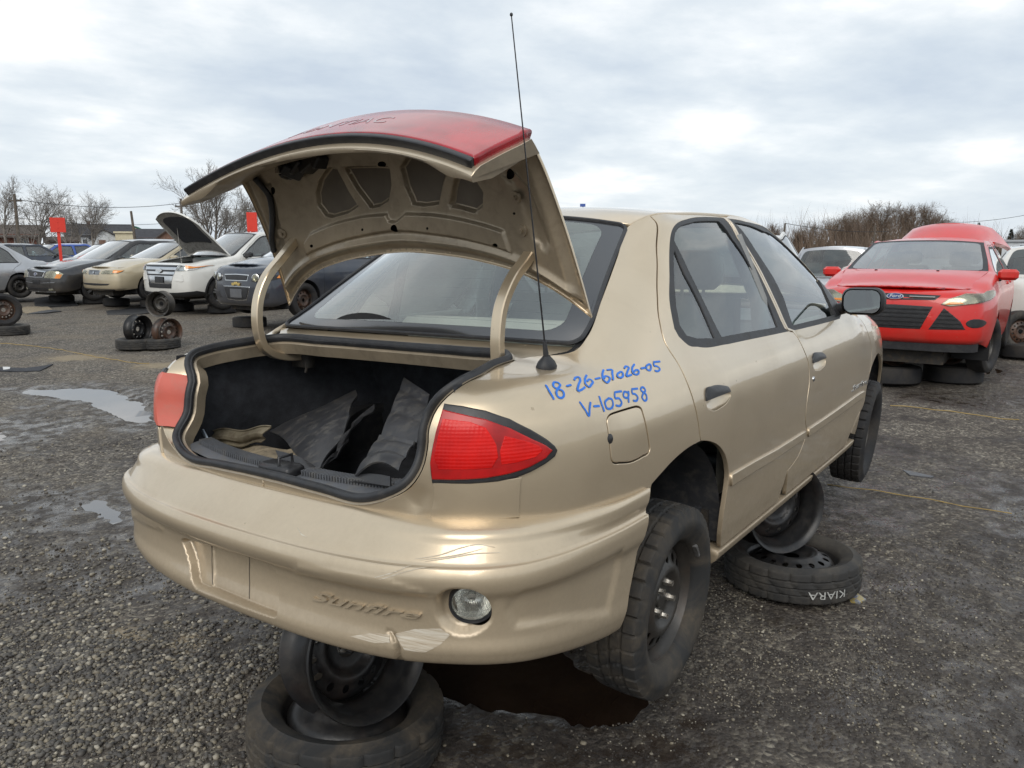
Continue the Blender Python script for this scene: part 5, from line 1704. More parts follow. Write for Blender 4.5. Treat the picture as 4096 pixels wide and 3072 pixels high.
def make_wheel(parent, M, R=.30, W=.185, rim=.182, tyre='tyre_dark', steel='steel_black', nuts=True, ncirc=96, lug=lug_std, disc_z=.015, nholes=16, tyre_on=True, hpos=.118, hub=.032, discR=.168):
    """parts of a steel wheel placed with matrix M (local z = outside)"""
    out = []
    if tyre_on:
        V, F = tyre_grid(R, W, rim, lug, ncirc)
        mb = MB(); mb.add([tuple(M @ Vector(v)) for v in V], F, True); out.append(mb.build('tyre', tyre, parent, auto=38))
    k = rim/.182
    b = W*.40
    prof = [(rim+.012, b+.004), (rim+.015, b-.002), (rim+.010, b-.006), (rim-.004, b-.014), (rim-.010, b-.028), (rim-.016, .03), (rim-.030, .012), (rim-.030, -.04), (rim-.016, -.055), (rim-.008, -b+.014), (rim+.010, -b+.006), (rim+.015, -b+.002), (rim+.012, -b-.004),
            (rim+.006, -b-.002), (rim-.012, -b+.012), (rim-.020, -.055), (rim-.034, -.04), (rim-.034, .012), (rim-.020, .032), (rim-.014, b-.026), (rim-.009, b-.012), (rim+.006, b+.001)]
    mb = MB(); mb.lathe(prof, 64, M, closed=True)
    rimo = mb.build('rim', steel, parent); out.append(rimo)
    V, F = steel_disc(rim-.028, nholes, .0115*k, hpos*k, [(r*k, z+disc_z) for r, z in DISH], hub=hub)
    mb = MB(); mb.add([tuple(M @ Vector(v)) for v in V], F, True)
    V2 = V - [0, 0, .0035]; mb.add([tuple(M @ Vector(v)) for v in V2], [f[::-1] for f in F], True)
    mb.build('wheel_disc', steel, rimo if parent is not None else None)
    if nuts:
        for j in range(5):
            t = 2*math.pi*j/5 + .4
            M2 = M @ Matrix.Translation((.0545*math.cos(t), .0545*math.sin(t), disc_z+.008))
            mb = MB(); mb.lathe([(.013, 0), (.0125, .012), (.010, .016), (.0095, .030), (.006, .030), (.006, .022), (.0005, .022)], 6, M2)
            mb.build('wheel_nut', 'zinc_steel', rimo)
        mb = MB(); mb.lathe([(.034, disc_z-.02), (.031, disc_z+.012), (.026, disc_z+.018), (.0005, disc_z+.018)], 20, M); mb.build('hub_cap', steel, rimo)
    else:
        mbk = None
    return out
def wheel_matrix(c, n, spin=0.0):
    q = Vector(n).to_track_quat('Z', 'X')
    return Matrix.Translation(Vector(c)) @ q.to_matrix().to_4x4() @ Matrix.Rotation(spin, 4, 'Z')
def car_wheel(c, n, tyre, steel, spin=0.0, nuts=True, ncirc=288):
    e = bpy.data.objects.new('wheel', None); COL.objects.link(e); e.parent = gold
    make_wheel(e, wheel_matrix(c, n, spin), .302, .188, .203, tyre, steel, nuts, ncirc)
    return e
cam_a = R_(3.0)
WR = car_wheel((-.022, -.742, .185), (0.03, -math.cos(cam_a), -math.sin(cam_a)), 'tyre_muddy', 'steel_dusty', .3)
car_wheel((2.69, -.735, .195), (0.06, -math.cos(R_(5)), -math.sin(R_(5))), 'tyre_dark', 'steel_dusty', .1)
car_wheel((-.02, .722, .185), (0, 1, -.05), 'tyre_dark', 'steel_black', .3, False, 72)
car_wheel((2.665, .705, .20), (0, 1, -.05), 'tyre_dark', 'steel_black', .3, False, 72)
# balance weight clipped to the rear rim
mb = MB()
Mw = wheel_matrix((-.022, -.742, .185), (0.03, -math.cos(cam_a), -math.sin(cam_a)))
ip = Mw.inverted() @ Vector((.14, -.81, .30)); th = math.atan2(ip.y, ip.x)
for k in range(5):
    t = th - .10 + k*.05
    mb.box((-.004, -.008, -.006), (.006, .008, .008), Mw @ Matrix.Rotation(t, 4, 'Z') @ Matrix.Translation((.198, 0, .072)))
mb.build('balance_weight', 'silver_alloy', WR)
# ---- wheel wells and underside
for x, z0 in ((0.0, .30), (2.655, .30)):
    for s_ in (-1, 1):
        mb = MB(); n = 24
        A = [(x + .375*math.cos(math.pi*k/n), z0 + .375*math.sin(math.pi*k/n)) for k in range(n+1)]
        A = [(A[0][0], .25)] + A + [(A[-1][0], .25)]
        mb.grid([[(a, s_*.805, z) for a, z in A], [(a, s_*.60, z) for a, z in A], [(a, s_*.46, z) for a, z in A]], flip=(s_ > 0))
        mb.add([(a, s_*.46, z) for a, z in A], [tuple(range(len(A)))[::(1 if s_ < 0 else -1)]])
        mb.build('wheel_arch_liner', 'liner_plastic', gold)
mb = MB()
mb.box((-.82, -.62, .30), (-.40, .62, .42)); mb.box((-.40, -.45, .24), (.40, .45, .40)); mb.box((.40, -.70, .325), (2.28, .70, .36)); mb.box((.36, -.765, .20), (2.30, -.72, .36)); mb.box((.36, .72, .20), (2.30, .765, .36)); mb.box((.6, -.12, .24), (2.28, .12, .33)); mb.box((2.28, -.45, .2), (3.3, .45, .45)); mb.box((2.98, -.60, .22), (3.3, .60, .5))
mb.build('underbody', 'underbody', gold)
mb = MB(); mb.tube([(-.02, -.66, .185), (-.02, -.4, .20), (-.02, .4, .20), (-.02, .66, .185)], .03, 10); mb.tube([(2.66, -.66, .2), (2.66, 0, .25), (2.66, .66, .2)], .025, 10); mb.build('axle', 'underbody', gold)
mb = MB(); mb.tube([(-.02, -.58, .19), (.05, -.56, .62)], .03, 10); mb.tube([(2.67, -.58, .22), (2.62, -.5, .7)], .035, 10); mb.build('shock_absorber', 'underbody', gold)
# ---- cabin
mb = MB()
mb.grid(gridf(lambda a, b: (-.30+a*.42, (-.66+.02*a)+b*2*(.66-.02*a), .972-.02*a+.022*math.sin(math.pi*b)*math.sin(math.pi*a)), 10, 16)); mb.build('parcel_shelf', 'interior_beige', gold)
for s_ in (-1, 1):
    mb = MB()
    mb.lathe([(.0001, .012), (.06, .012), (.085, .006), (.095, -.004)], 24, Matrix.Translation((-.12, s_*.38, .975)) @ Matrix.Scale(.75, 4, (1, 0, 0)))
    mb.build('shelf_speaker', 'interior_grey', gold)
mb = MB()
N_ = 20
arc = [(math.cos(math.pi*k/N_), math.sin(math.pi*k/N_)) for k in range(N_+1)]
mb.grid([[(-.255+.03*t, .235+.20*c*(1-.25*t), .972+.085*s_*(1-t*.2)+(0)) for c, s_ in arc] for t in (0, .3, 1.0, 2.5)], flip=False)
mb.add([(-.255, .235+.20*c, .972+.085*s_) for c, s_ in arc], [tuple(range(N_+1))])
mb.build('brake_light_cover', 'black_plastic', gold)
def seat(x, y, w, zb, zt, nm, mat):
    mb = MB()
    M = Matrix.Translation((x, y, 0))
    back = gridf(lambda a, b: (.03*math.sin(math.pi*b)-.16*(1-a)+.02*math.cos((a-.3)*5) + .11*(-1 if False else 0), (-w/2+b*w)*(1-.12*a*a), zb+a*(zt-zb)), 10, 10)
    f = np.array(back); bk = f + [-.0, 0, 0]; bk[..., 0] -= .13*np.sin(np.linspace(.25, 2.9, 10))[:, None]*np.sin(np.linspace(.25, 2.9, 10))[None, :]**.4
    mb.grid(f + [x+.06, y, 0], flip=False); mb.grid(bk + [x+.03, y, 0], flip=True)
    mb.box((x-.05+(.26 if w > 1 else 0), y-w/2, zb-.12), (x+.52+(.1 if w > 1 else 0), y+w/2, zb+.04), bev=.04)
    s = mb.build(nm, mat, gold)
    if nm == 'front_seat':
        mb = MB(); mb.box((x-.03, y-.13, zt+.03), (x+.08, y+.13, zt+.20), bev=.035)
        mb.tube([(x+.02, y-.05, zt-.05), (x+.02, y-.05, zt+.05)], .007, 6); mb.tube([(x+.02, y+.05, zt-.05), (x+.02, y+.05, zt+.05)], .007, 6)
        mb.build('head_restraint', mat, s)
    return s
for s_ in (-1, 1):
    seat(1.12, s_*.36, .48, .46, 1.05, 'front_seat', 'interior_grey')
seat(.26, 0, 1.18, .60, 1.0, 'rear_seat', 'interior_beige')
mb = MB()
mb.grid(gridf(lambda a, b: (1.75+.45*a, -.70+1.4*b, .90+.05*math.sin(a*2.2)-.02*a+.03*math.exp(-((b-.75)/.12)**2)), 8, 16)); mb.box((1.75, -.70, .55), (1.82, .70, .90), bev=.02)
mb.build('dashboard', 'interior_grey', gold)
mb = MB(); Ms = Matrix.Translation((1.62, .36, .93)) @ Matrix.Rotation(R_(-65), 4, 'Y')
mb.tube([tuple(Ms @ Vector((.185*math.cos(t), .185*math.sin(t), 0))) for t in np.linspace(0, 2*math.pi, 32, endpoint=False)], .013, 8, closed=True); mb.box((-.03, -.18, -.01), (.03, .18, .01), Ms); mb.box((-.05, -.06, -.02), (.06, .06, .02), Ms, bev=.01); mb.build('steering_wheel', 'black_plastic', gold)
mb = MB(); mb.box((.25, -.74, .30), (2.2, .74, .37)); mb.build('cabin_floor', 'carpet_dark', gold)
for s_ in (-1, 1):
    mb = MB(); mb.grid([[(x, s_*(.735-.02*math.sin(z*9)), z) for z in np.linspace(.34, .93, 6)] for x in np.linspace(.46, 2.1, 12)]); mb.build('door_trim', 'interior_beige', gold)
head = panel(roofS, whole(roofS, .03), 'headliner', 'headliner', gold, step=.1, gap=0, off=-.03, flange=False)
for s_ in (-1, 1):
    mb = MB(); mb.tube([(.97, s_*.60, 1.30), (1.0, s_*.70, 1.05), (1.02, s_*.72, .80), (1.02, s_*.74, .45)], .035, 8)
    mb.build('pillar_trim', 'interior_grey', gold)
mb = MB(); mb.box((1.42, -.12, 1.25), (1.45, .12, 1.31), bev=.01); mb.build('rear_view_mirror', 'black_plastic', gold)
# ------------------------------------------------------------------ wheels the cars are propped on, loose wheels, tyres, mats, cords
def loose_wheel(name, label, cat, c, n, spin=0.0, R=.30, W=.18, rim=.19, tyre='tyre_dusty', steel='steel_black', tyre_on=True, group=None, disc_z=.02, nholes=14, ncirc=72, flip=False, hub=.034, hpos=.118):
    M = wheel_matrix(c, n, spin)
    e = empty(name, mat=Matrix.Translation(Vector(c)))
    Ml = Matrix.Translation(-Vector(c)) @ M
    make_wheel(e, Ml, R, W, rim, tyre, steel, False, ncirc, lug_std, disc_z, nholes, tyre_on, hub=hub, hpos=hpos)
    return tag(e, label, cat, group)
def gz(x, y): return float(ground_h(np.array([x]), np.array([y]))[0])
def on_ground(p): 
    q = px_ground(p); return q[0], q[1], gz(q[0], q[1])
# --- stack under the rear bumper
bx_, by_, bz_ = (*px_at((1372, 2880), 2.18)[:2], 0)
q = px_ground((1385, 2800), .17); bx_, by_ = q[0], q[1]
z0 = gz(bx_, by_)
tilt = Vector((.05, -.04, 1)).normalized()
loose_wheel('steel_wheel_with_tyre', 'worn tyre on black steel wheel lying flat under the rear bumper', 'wheel', (bx_, by_, z0+.088), tilt, .4, .298, .165, .208, 'tyre_muddy', 'steel_black', True, disc_z=.040, nholes=0, hub=.004, ncirc=160)
q = px_ground((1350, 2560), .36)
rc = px_at((1330, 2590), float(np.hypot(bx_-CAM_W[0], by_-CAM_W[1]))-.02)
ax = Vector((-.15, -.97, .22)).normalized()
rc = px_at((1420, 2605), float(np.hypot(bx_-CAM_W[0], by_-CAM_W[1]))-.03)
loose_wheel('wheel_without_tyre', 'bare black steel rim jammed upright between bumper and flat tyre', 'rim', (rc[0], rc[1], .355), ax, .2, .2, .20, .192, steel='steel_black', tyre_on=False, disc_z=-.055, nholes=14)
# --- stack under the sill
q = px_ground((3170, 2190), .17); sx_, sy_ = q[0], q[1]
zs_ = gz(sx_, sy_)
stk = loose_wheel('steel_wheel_with_tyre', 'tyre with chalk letters on steel wheel lying under the gold sill', 'wheel', (sx_, sy_, zs_+.086), (.02, .02, 1), .1, .302, .16, .215, 'tyre_dusty', 'steel_black', True, disc_z=.035, nholes=16, hpos=.125, ncirc=160)
V, F = text_mesh('KIARA', .055, 0, .0)
mb = MB()
ta, R0 = -2.33, .3035
mb.add([(R0*math.cos(ta - x/R0*1.15), R0*math.sin(ta - x/R0*1.15), -.014 - y*.9) for x, y in V], [f[::-1] for f in F])
simple('chalk', (0.42, 0.42, 0.40), 0.9, 0, 0.3, 60)
mb.build('chalk_letters', 'chalk', stk)
rcx, rcy = sx_+.02, sy_+.02
loose_wheel('wheel_without_tyre', 'bare dusty steel rim standing upright under the gold sill', 'rim', (rcx-.02, rcy+.07, zs_+.165+.195), (-.55, -.83, .06), .2, .2, .20, .196, steel='steel_black', tyre_on=False, disc_z=-.02, nholes=12)
# --- pile of three rims on two tyres, left of the gold car
D1 = px_ground((545, 1395), .0)
def at_d(p, ref): return px_at(p, float(np.hypot(ref[0]-CAM_W[0], ref[1]-CAM_W[1])))
vdir = np.array([D1[0]-CAM_W[0], D1[1]-CAM_W[1]]); vdir /= np.linalg.norm(vdir); rdir = np.array([vdir[1], -vdir[0]])
def facing(right, toward, up=0.0): return Vector((*(rdir*right - vdir*toward), up)).normalized()
t1 = at_d((548, 1402), D1); t2 = at_d((650, 1425), D1)
loose_wheel('flat_tyre', 'grey tyre lying flat under the black rim, far left pile', 'tyre', (t1[0], t1[1], .082), (0.02, 0, 1), .0, .29, .16, .19, 'tyre_dusty', 'steel_rusty', ncirc=56)
loose_wheel('flat_tyre', 'grey tyre lying flat under the rusty rim beside the gold fender', 'tyre', (t2[0]-.1*vdir[0], t2[1]-.1*vdir[1], .078), (0, 0.03, 1), .3, .27, .155, .18, 'tyre_dusty', 'steel_rusty', ncirc=56)
r1 = at_d((553, 1316), D1); r2 = at_d((668, 1326), D1); r3 = at_d((642, 1216), D1)
loose_wheel('wheel_without_tyre', 'black steel rim with round holes, left one of the rim pile', 'rim', tuple(r1), facing(.72, .68), .3, .2, .21, .195, steel='steel_black', tyre_on=False, disc_z=-.02, nholes=10, hpos=.112)
loose_wheel('wheel_without_tyre', 'rusty brown steel rim with chalk mark, right one of the rim pile', 'rim', tuple(np.array(r2)-[*(vdir*.06), 0]), facing(.60, .80), .1, .2, .21, .195, steel='steel_rusty', tyre_on=False, disc_z=.03, nholes=14, hpos=.125)
loose_wheel('wheel_without_tyre', 'grey steel rim balanced on top of the rim pile', 'rim', tuple(np.array(r3)+[*(vdir*.05), 0]), facing(-.55, .83), .1, .2, .2, .178, steel='steel_dusty', tyre_on=False, disc_z=-.04, nholes=10)
# --- left edge
E1 = px_ground((40, 1338), 0)
e0 = at_d((38, 1310), E1); e1 = at_d((12, 1240), E1)
loose_wheel('flat_tyre', 'grey tyre lying flat at the left edge', 'tyre', (e0[0], e0[1], .085), (0, 0, 1), 0, .31, .17, .19, 'tyre_dusty', 'steel_rusty', ncirc=56)
loose_wheel('steel_wheel_with_tyre', 'dark tyre on rusty steel wheel standing on the flat tyre, left edge', 'wheel', tuple(e1), facing(.35, .93, .1), .2, .285, .17, .19, 'tyre_dark', 'steel_rusty', True, ncirc=56)

# --- sheets of rubber and card lying about
def slab(name, label, cat, outline_px, thick, mat, zoff=0.0, lift=None):
    P = gpx(*outline_px)
    L = densify(P, .15)
    v, f = triangulate([L], .2)
    z = np.array([gz(a, b) for a, b in v]) + zoff + thick
    if lift is not None: z = z + np.array([lift(a, b, i) for i, (a, b) in enumerate(v)])
    c = v.mean(0)
    n = len(v); m = len(L)
    V = np.concatenate([np.column_stack([v-c, z]), np.column_stack([v-c, z-thick])])
    F = [tuple(t) for t in f] + [tuple(t[::-1]+n) for t in f] + [(i, (i+1) % m, n+(i+1) % m, n+i) for i in range(m)]
    mb = MB(); mb.add(V, F)
    o = mb.build(name, mat); o.location = (c[0], c[1], 0)
    return tag(o, label, cat)
bc_ = gpx(232, 1205)[0]
slab('rubber_mat', 'black bent rubber mat lying below the black sedan', 'mat', (137,1212, 150,1196, 215,1200, 240,1190, 300,1208, 312,1222, 200,1228, 140,1222), .03, 'black_rubber', lift=lambda a, b, i: .12*math.exp(-((a-bc_[0])**2+(b-bc_[1])**2)/.5))
slab('cardboard_sheet', 'tan sheet of cardboard on the ground left of the rim pile', 'cardboard', (62,1240, 100,1226, 190,1226, 210,1238, 170,1252, 110,1254, 70,1248), .01, 'fiberboard')
slab('rubber_strip', 'thin black rubber strip in front of the tan cardboard', 'strip', (108,1258, 150,1248, 205,1240, 246,1246, 180,1254), .02, 'black_rubber')
slab('rubber_mat', 'dark wet rubber mat at the left edge by the puddle', 'mat', (-60,1478, 100,1478, 214,1462, 160,1490, 100,1494, -60,1490), .012, 'carpet_dark')
slab('rubber_mat', 'dark mat under the cream sedan and the white car', 'mat', (424,1243, 520,1232, 660,1230, 640,1248, 560,1258, 430,1258), .015, 'black_rubber')
slab('paper_scrap', 'small pale paper scrap on the mat at the left edge', 'paper', (12,1478, 42,1476, 40,1486, 14,1488), .004, 'white_plastic', zoff=.015)
def foil_mat():
    t = NT('foil_print'); v = t.coord()
    c = t.ramp(t.noise(v, 28, 3, .6), ((.35, (.10, .14, .30)), (.48, (.32, .32, .30)), (.56, (.45, .33, .06)), (.68, (.30, .31, .32))))
    return t.surf(t.bsdf(Base_Color=c, Roughness=.35, Metallic=.3))
foil_mat()
slab('foil_wrapper', 'crumpled colourful wrapper on mud right of the chalked tyre', 'wrapper', (3395,2385, 3430,2370, 3465,2392, 3440,2410, 3400,2402), .008, 'foil_print')
slab('wood_splinter', 'thin brown splinter in front of the chalked tyre', 'splinter', (3270,2325, 3360,2318, 3368,2332, 3330,2334), .008, 'fiberboard')
slab('metal_strip', 'dark flat strip on gravel right of the front wheel', 'strip', (3610,1885, 3640,1890, 3735,1912, 3720,1916, 3640,1902), .01, 'grey_plastic')
# --- cords stretched over the ground
def cord(label, pts, r, mat):
    P = []
    for a, b in zip(pts[:-1], pts[1:]):
        A, B = px_ground(a), px_ground(b)
        n = max(2, int(np.hypot(*(B-A)[:2])/.12))
        for k in range(n): 
            q = A + (B-A)*k/n; P.append((q[0], q[1], gz(q[0], q[1]) + r + .004*(k % 3)))
    mb = MB(); mb.tube(P, r, 6); return tag(mb.build('marker_cord', mat), label, 'cord')
cord('yellow cord across the gravel behind the gold front wheel', ((3310,1932), (3600,1980), (3850,2025), (4150,2075)), .003, 'yellow_cord')
cord('dull yellow cord in front of the red car', ((3560,1628), (3800,1652), (4150,1690)), .004, 'yellow_cord')
cord('orange cord running from left edge to the gold tail lamp', ((-60,1372), (120,1384), (300,1410), (430,1438), (620,1465)), .005, 'yellow_cord')
# --- junk in the open trunk (car frame -> world)
def junk(name, label, cat, P, thick, mat, flip=False):
    o = sheet(np.array(P), thick, name, mat, None, flip)
    o.matrix_world = gold.matrix_world.copy()
    return tag(o, label, cat)
def cp(p, X=None, Z=None, Y=None):
    d = CAM_R.T @ np.array([(p[0]-2048)/FPX, (p[1]-1536)/FPX, 1.0])
    t = (X-CAM_C[0])/d[0] if X is not None else ((Z-CAM_C[2])/d[2] if Z is not None else (Y-CAM_C[1])/d[1])
    return CAM_C + t*d
def quad_sheet(c00, c01, c11, c10, nu, nv, f):
    c00, c01, c11, c10 = [np.array(c, float) for c in (c00, c01, c11, c10)]
    return [[(1-a)*(1-b)*c00 + (1-a)*b*c01 + a*b*c11 + a*(1-b)*c10 + np.array(f(a, b)) for b in np.linspace(0, 1, nv)] for a in np.linspace(0, 1, nu)]
def q4(*a): return [cp((a[k], a[k+1]), X=a[k+2]) for k in range(0, 12, 3)]
junk('floor_board', 'torn tan fibreboard on the trunk floor', 'board', quad_sheet(*q4(870,1828,-.70, 1200,1905,-.785, 1215,1800,-.56, 880,1786,-.60), 16, 20, lambda a, b: (0, .010*math.sin(30*b)*a*a, .006*math.sin(9*b+4*a))), .006, 'fiberboard')
junk('bent_bracket', 'bent beige metal bracket leaning in the left of the trunk', 'bracket', quad_sheet(*q4(872,1790,-.655, 1045,1775,-.60, 1080,1706,-.585, 846,1722,-.64), 10, 24, lambda a, b: (.012*math.sin(a*9), 0, 0.006*math.sin(9*b))), .004, 'scrap_metal_beige')
junk('plastic_clip', 'pale blue plastic clip in the left trunk corner', 'clip', quad_sheet(*q4(824,1812,-.715, 884,1822,-.735, 852,1762,-.72, 828,1714,-.70), 10, 6, lambda a, b: (.01*math.sin(5*a), .006*math.sin(9*a), 0)), .005, 'pale_blue_plastic')
junk('splash_liner', 'large black plastic liner sheet sloping up in the trunk', 'liner', quad_sheet(*q4(1080,1730,-.42, 1285,1884,-.745, 1412,1665,-.45, 1430,1565,-.18), 24, 20, lambda a, b: (.012*math.sin(6*b), .008*math.sin(8*a), .020*math.sin(3.1*a)*math.sin(3.1*b)+.004*math.sin(9*b+3*a))), .005, 'liner_plastic')
junk('liner_flap', 'black torn flap standing beside the large liner sheet', 'liner', quad_sheet(*q4(1345,1830,-.66, 1290,1885,-.74, 1408,1690,-.47, 1490,1610,-.38), 16, 8, lambda a, b: (.014*math.sin(9*a), .010*math.sin(6*a+2*b), .010*math.sin(12*a))), .005, 'black_plastic')
junk('splash_liner', 'black ribbed liner strip along the right side of the trunk', 'liner', quad_sheet(*q4(1528,1748,-.55, 1672,1775,-.63, 1720,1592,-.34, 1618,1522,-.24), 34, 10, lambda a, b: (0, 0, .007*abs(math.sin(7.8*a)))), .005, 'liner_plastic')
junk('splash_liner', 'curled black liner piece at the lower right of the trunk', 'liner', quad_sheet(*q4(1425,1908,-.785, 1595,1888,-.765, 1662,1776,-.66, 1522,1750,-.57), 26, 12, lambda a, b: (0, 0, .03*math.sin(3.1*b)*(1-a)+.008*abs(math.sin(7*a)))), .005, 'liner_plastic')
junk('trim_panel', 'flat black trim panel with slots lying over the trunk sill', 'trim', quad_sheet(*q4(1135,1880,-.80, 1560,1945,-.815, 1560,1905,-.79, 1101,1800,-.75), 10, 30, lambda a, b: (0, 0, -.045*a*math.exp(-((b-.55)/.20)**2))), .005, 'black_plastic', True)
# ------------------------------------------------------------------ the other cars of the yard
NOSE_D = [.16, .07, .025, .005, .0, .0, .004, .010, .020, .038, .07, .12, .19]
NOSE_F = [0, .02, .09, .20, .33, .46, .58, .69, .79, .87, .935, .975, 1.0]
LOWW = [.886, .933, .962, .984, .995, 1.0, .997, .984, .955]
LOWF = [0, .03, .14, .32, .49, .62, .745, .87, .955]
def lerp(x, xs, ys): return float(np.interp(x, xs, ys))
class Car:
    """half-shell (right side, mirrored for the left); x forward from the front axle, z up from the tyre bottoms"""
    def __init__(s, name, label, **k):
        s.__dict__.update(dict(L=4.6, W=1.75, H=1.45, wb=2.65, fo=.92, sill=.20, belt=.92, hood0=.98, hood1=.76, nose_b=.20, ws0=-.35, ws1=-1.05, rw1=-2.5, rw0=-3.15, deck=.98, tail_b=.25, tail_t=.92, rt=.315, plan=.34, roofw=.60, tumble=.86, crown=.05, mat='gold_paint', hatch=False, arch=.355, glass='car_glass', cat='car', nose_lean=1.0))
        s.__dict__.update(k)
        xf, xr = s.fo, s.fo - s.L
        w = s.W/2
        def top(x):           # upper edge of the side: deck, pillar, rail, pillar, bonnet edge
            xs = [xr+.25, s.rw0, s.rw1, (s.rw1+s.ws1)/2, s.ws1, s.ws0, s.ws0+.15, xf-.28]
            ws = [.80*w, .80*w, s.roofw*w*1.0, s.roofw*w*1.05, s.roofw*w*1.06, .84*w, .83*w, .66*w]
            zs = [s.deck-.02, s.deck, s.H-.045, s.H-.025, s.H-.05, s.hood0+.005, s.hood0-.012, s.hood1+.01]
            return lerp(x, xs, ws), lerp(x, xs, zs)
        def section(x):
            kf = 1 - .10*max(0, (x-.15)/(xf-.15))**2 - .06*max(0, ((xr+1.0)-x)/1.0)**2
            tw, tz = top(x)
            bz = min(s.belt, tz-.05)
            up = tz - bz
            rows = [(a*w*kf, s.sill + f*(bz-.05-s.sill)) for a, f in zip(LOWW, LOWF)]
            bw = .925*w*kf
            if up > .10:
                rows += [(bw, bz), (bw+(tw-bw)*.40, bz+up*.43), (bw+(tw-bw)*.78, bz+up*.82), (tw, tz)]
            else:
                rows += [(.93*w*kf, tz-.055), (.90*w*kf, tz-.022), (.86*w*kf, tz-.006), (min(tw, .82*w*kf), tz)]
            return [(x, -a, b) for a, b in rows]
        def end(x0, ang, wy, zb, zt, sgn, lean):
            nx, nw = sgn*math.cos(R_(ang)), math.sin(R_(ang))
            return [(x0 - nx*d*lean, -(wy - nw*d), zb + f*(zt-zb)) for d, f in zip(NOSE_D, NOSE_F)]
        c = s.plan
        def pl(sgn, xe):
            o = []
            for t in (0, 22, 42, 58, 70, 80):   # superellipse corner
                a = R_(90-t)
                y = w*.93*(abs(math.sin(R_(t)))**.62); xx = xe - sgn*c*(1-abs(math.cos(R_(t)))**.62)
                o.append((xx, y, t))
            return o
        net = []
        for (xx, y, t) in pl(-1, xr): net.append(end(xx, t*.9, y, s.tail_b, s.tail_t, -1, 1.0))
        mids = [xr+.42, xr+.7, s.rw0, (s.rw0*2+s.rw1)/3, (s.rw0+2*s.rw1)/3, s.rw1, (s.rw1*2+s.ws1)/3, (s.rw1+2*s.ws1)/3, s.ws1, (2*s.ws1+s.ws0)/3, (s.ws1+2*s.ws0)/3, s.ws0, s.ws0+.16, .0, .25]
        mids = sorted(m for m in mids if xr+.36 < m < xf-.45)
        out = [mids[0]]
        for m in mids[1:]:
            if m-out[-1] > .07: out.append(m)
        for x in out: net.append(section(x))
        for (xx, y, t) in pl(1, xf)[::-1]: net.append(end(xx, t*.9, y, s.nose_b, s.hood1, 1, s.nose_lean))
        s.S = Surf(net); s.S.ns = (130, 70)
        s.name, s.label, s.xf, s.xr = name, label, xf, xr
    # -- placing: the visible front wheel and the middle of the nose in the photograph
    def place(s, wheel_px, depth, nose_px, side=1, zw=None, guess=None, pitch=0.0, heading=None):
        P = CAM_W + CAM_RW.T @ np.array([(wheel_px[0]-2048)/FPX*depth, (wheel_px[1]-1536)/FPX*depth, depth])
        best = None
        ty = s.W/2-.10
        if heading is None:
            for th in np.linspace(-math.pi, math.pi, 721):
                cth, sth = math.cos(th), math.sin(th)
                F = np.array([cth, sth]); Lf = np.array([-sth, cth])
                q = P[:2] + F*s.xf - Lf*side*ty
                d = np.array([q[0]-CAM_W[0], q[1]-CAM_W[1], P[2]+.3-CAM_W[2]]) @ CAM_RW.T
                x = 2048 + FPX*d[0]/d[2]
                e = abs(x-nose_px) + 30*abs(math.atan2(math.sin(th-guess), math.cos(th-guess)))
                if best is None or e < best[0]: best = (e, th)
            th = best[1]
        else: th = heading
        cth, sth = math.cos(th), math.sin(th)
        o = P[:2] - np.array([-sth, cth])*side*ty
        s.th = th
        z = P[2] - s.rt
        return s.put(o[0], o[1], z, th, pitch)
    def place_h(s, wheel_px, nose_px, heading, side=1, lo=9, hi=40):
        best = None
        F = np.array([math.cos(heading), math.sin(heading)]); Lf = np.array([-F[1], F[0]])
        for D in np.linspace(lo, hi, 311):
            P = CAM_W + CAM_RW.T @ np.array([(wheel_px[0]-2048)/FPX*D, (wheel_px[1]-1536)/FPX*D, D])
            q = P[:2] + F*s.xf - Lf*side*(s.W/2-.10)
            d = np.array([q[0]-CAM_W[0], q[1]-CAM_W[1], P[2]+.3-CAM_W[2]]) @ CAM_RW.T
            e = abs(2048 + FPX*d[0]/d[2] - nose_px)
            if best is None or e < best[0]: best = (e, D)

        return s.place(wheel_px, best[1], nose_px, side, heading=heading)
    def put(s, x, y, z, th, pitch=0.0):
        M = Matrix.Translation((x, y, z)) @ Matrix.Rotation(th, 4, 'Z') @ Matrix.Rotation(pitch, 4, 'Y')
        s.M = M
        s.root = empty(s.name, mat=M)
        tag(s.root, s.label, s.cat)
        s.T = (np.array([[M[i][j] for j in range(3)] for i in range(3)]), np.array([M[i][3] for i in range(3)]))
        return s
    def uv(s, x, z):
        """surface coordinates of side points (x, z)"""
        x, z = np.atleast_1d(np.asarray(x, float)), np.atleast_1d(np.asarray(z, float))
        uv0, P0, N0 = s.S.sample()
        m = np.where(P0[:, 1] < -.35*s.W, 0, 9)
        c = np.array([uv0[np.argmin(np.hypot(P0[:, 0]-a, P0[:, 2]-b)+m)] for a, b in zip(x, z)])
        t = np.stack([x, z], 1); n = len(c)
        for _ in range(6):
            q = s.S.base(np.concatenate([c, c+[1e-3, 0], c+[0, 1e-3]]))[:, [0, 2]]
            q0, Ju, Jv = q[:n], (q[n:2*n]-q[:n])/1e-3, (q[2*n:]-q[:n])/1e-3
            e = t-q0
            a11, a12, a22 = (Ju*Ju).sum(1)+1e-4, (Ju*Jv).sum(1), (Jv*Jv).sum(1)+1e-4
            b1, b2 = (Ju*e).sum(1), (Jv*e).sum(1); det = a11*a22-a12*a12
            c = np.clip(c+np.clip(np.stack([(a22*b1-a12*b2)/det, (a11*b2-a12*b1)/det], 1), -.05, .05), [s.S.ku[0], s.S.kv[0]], [s.S.ku[-1], s.S.kv[-1]])
        return c
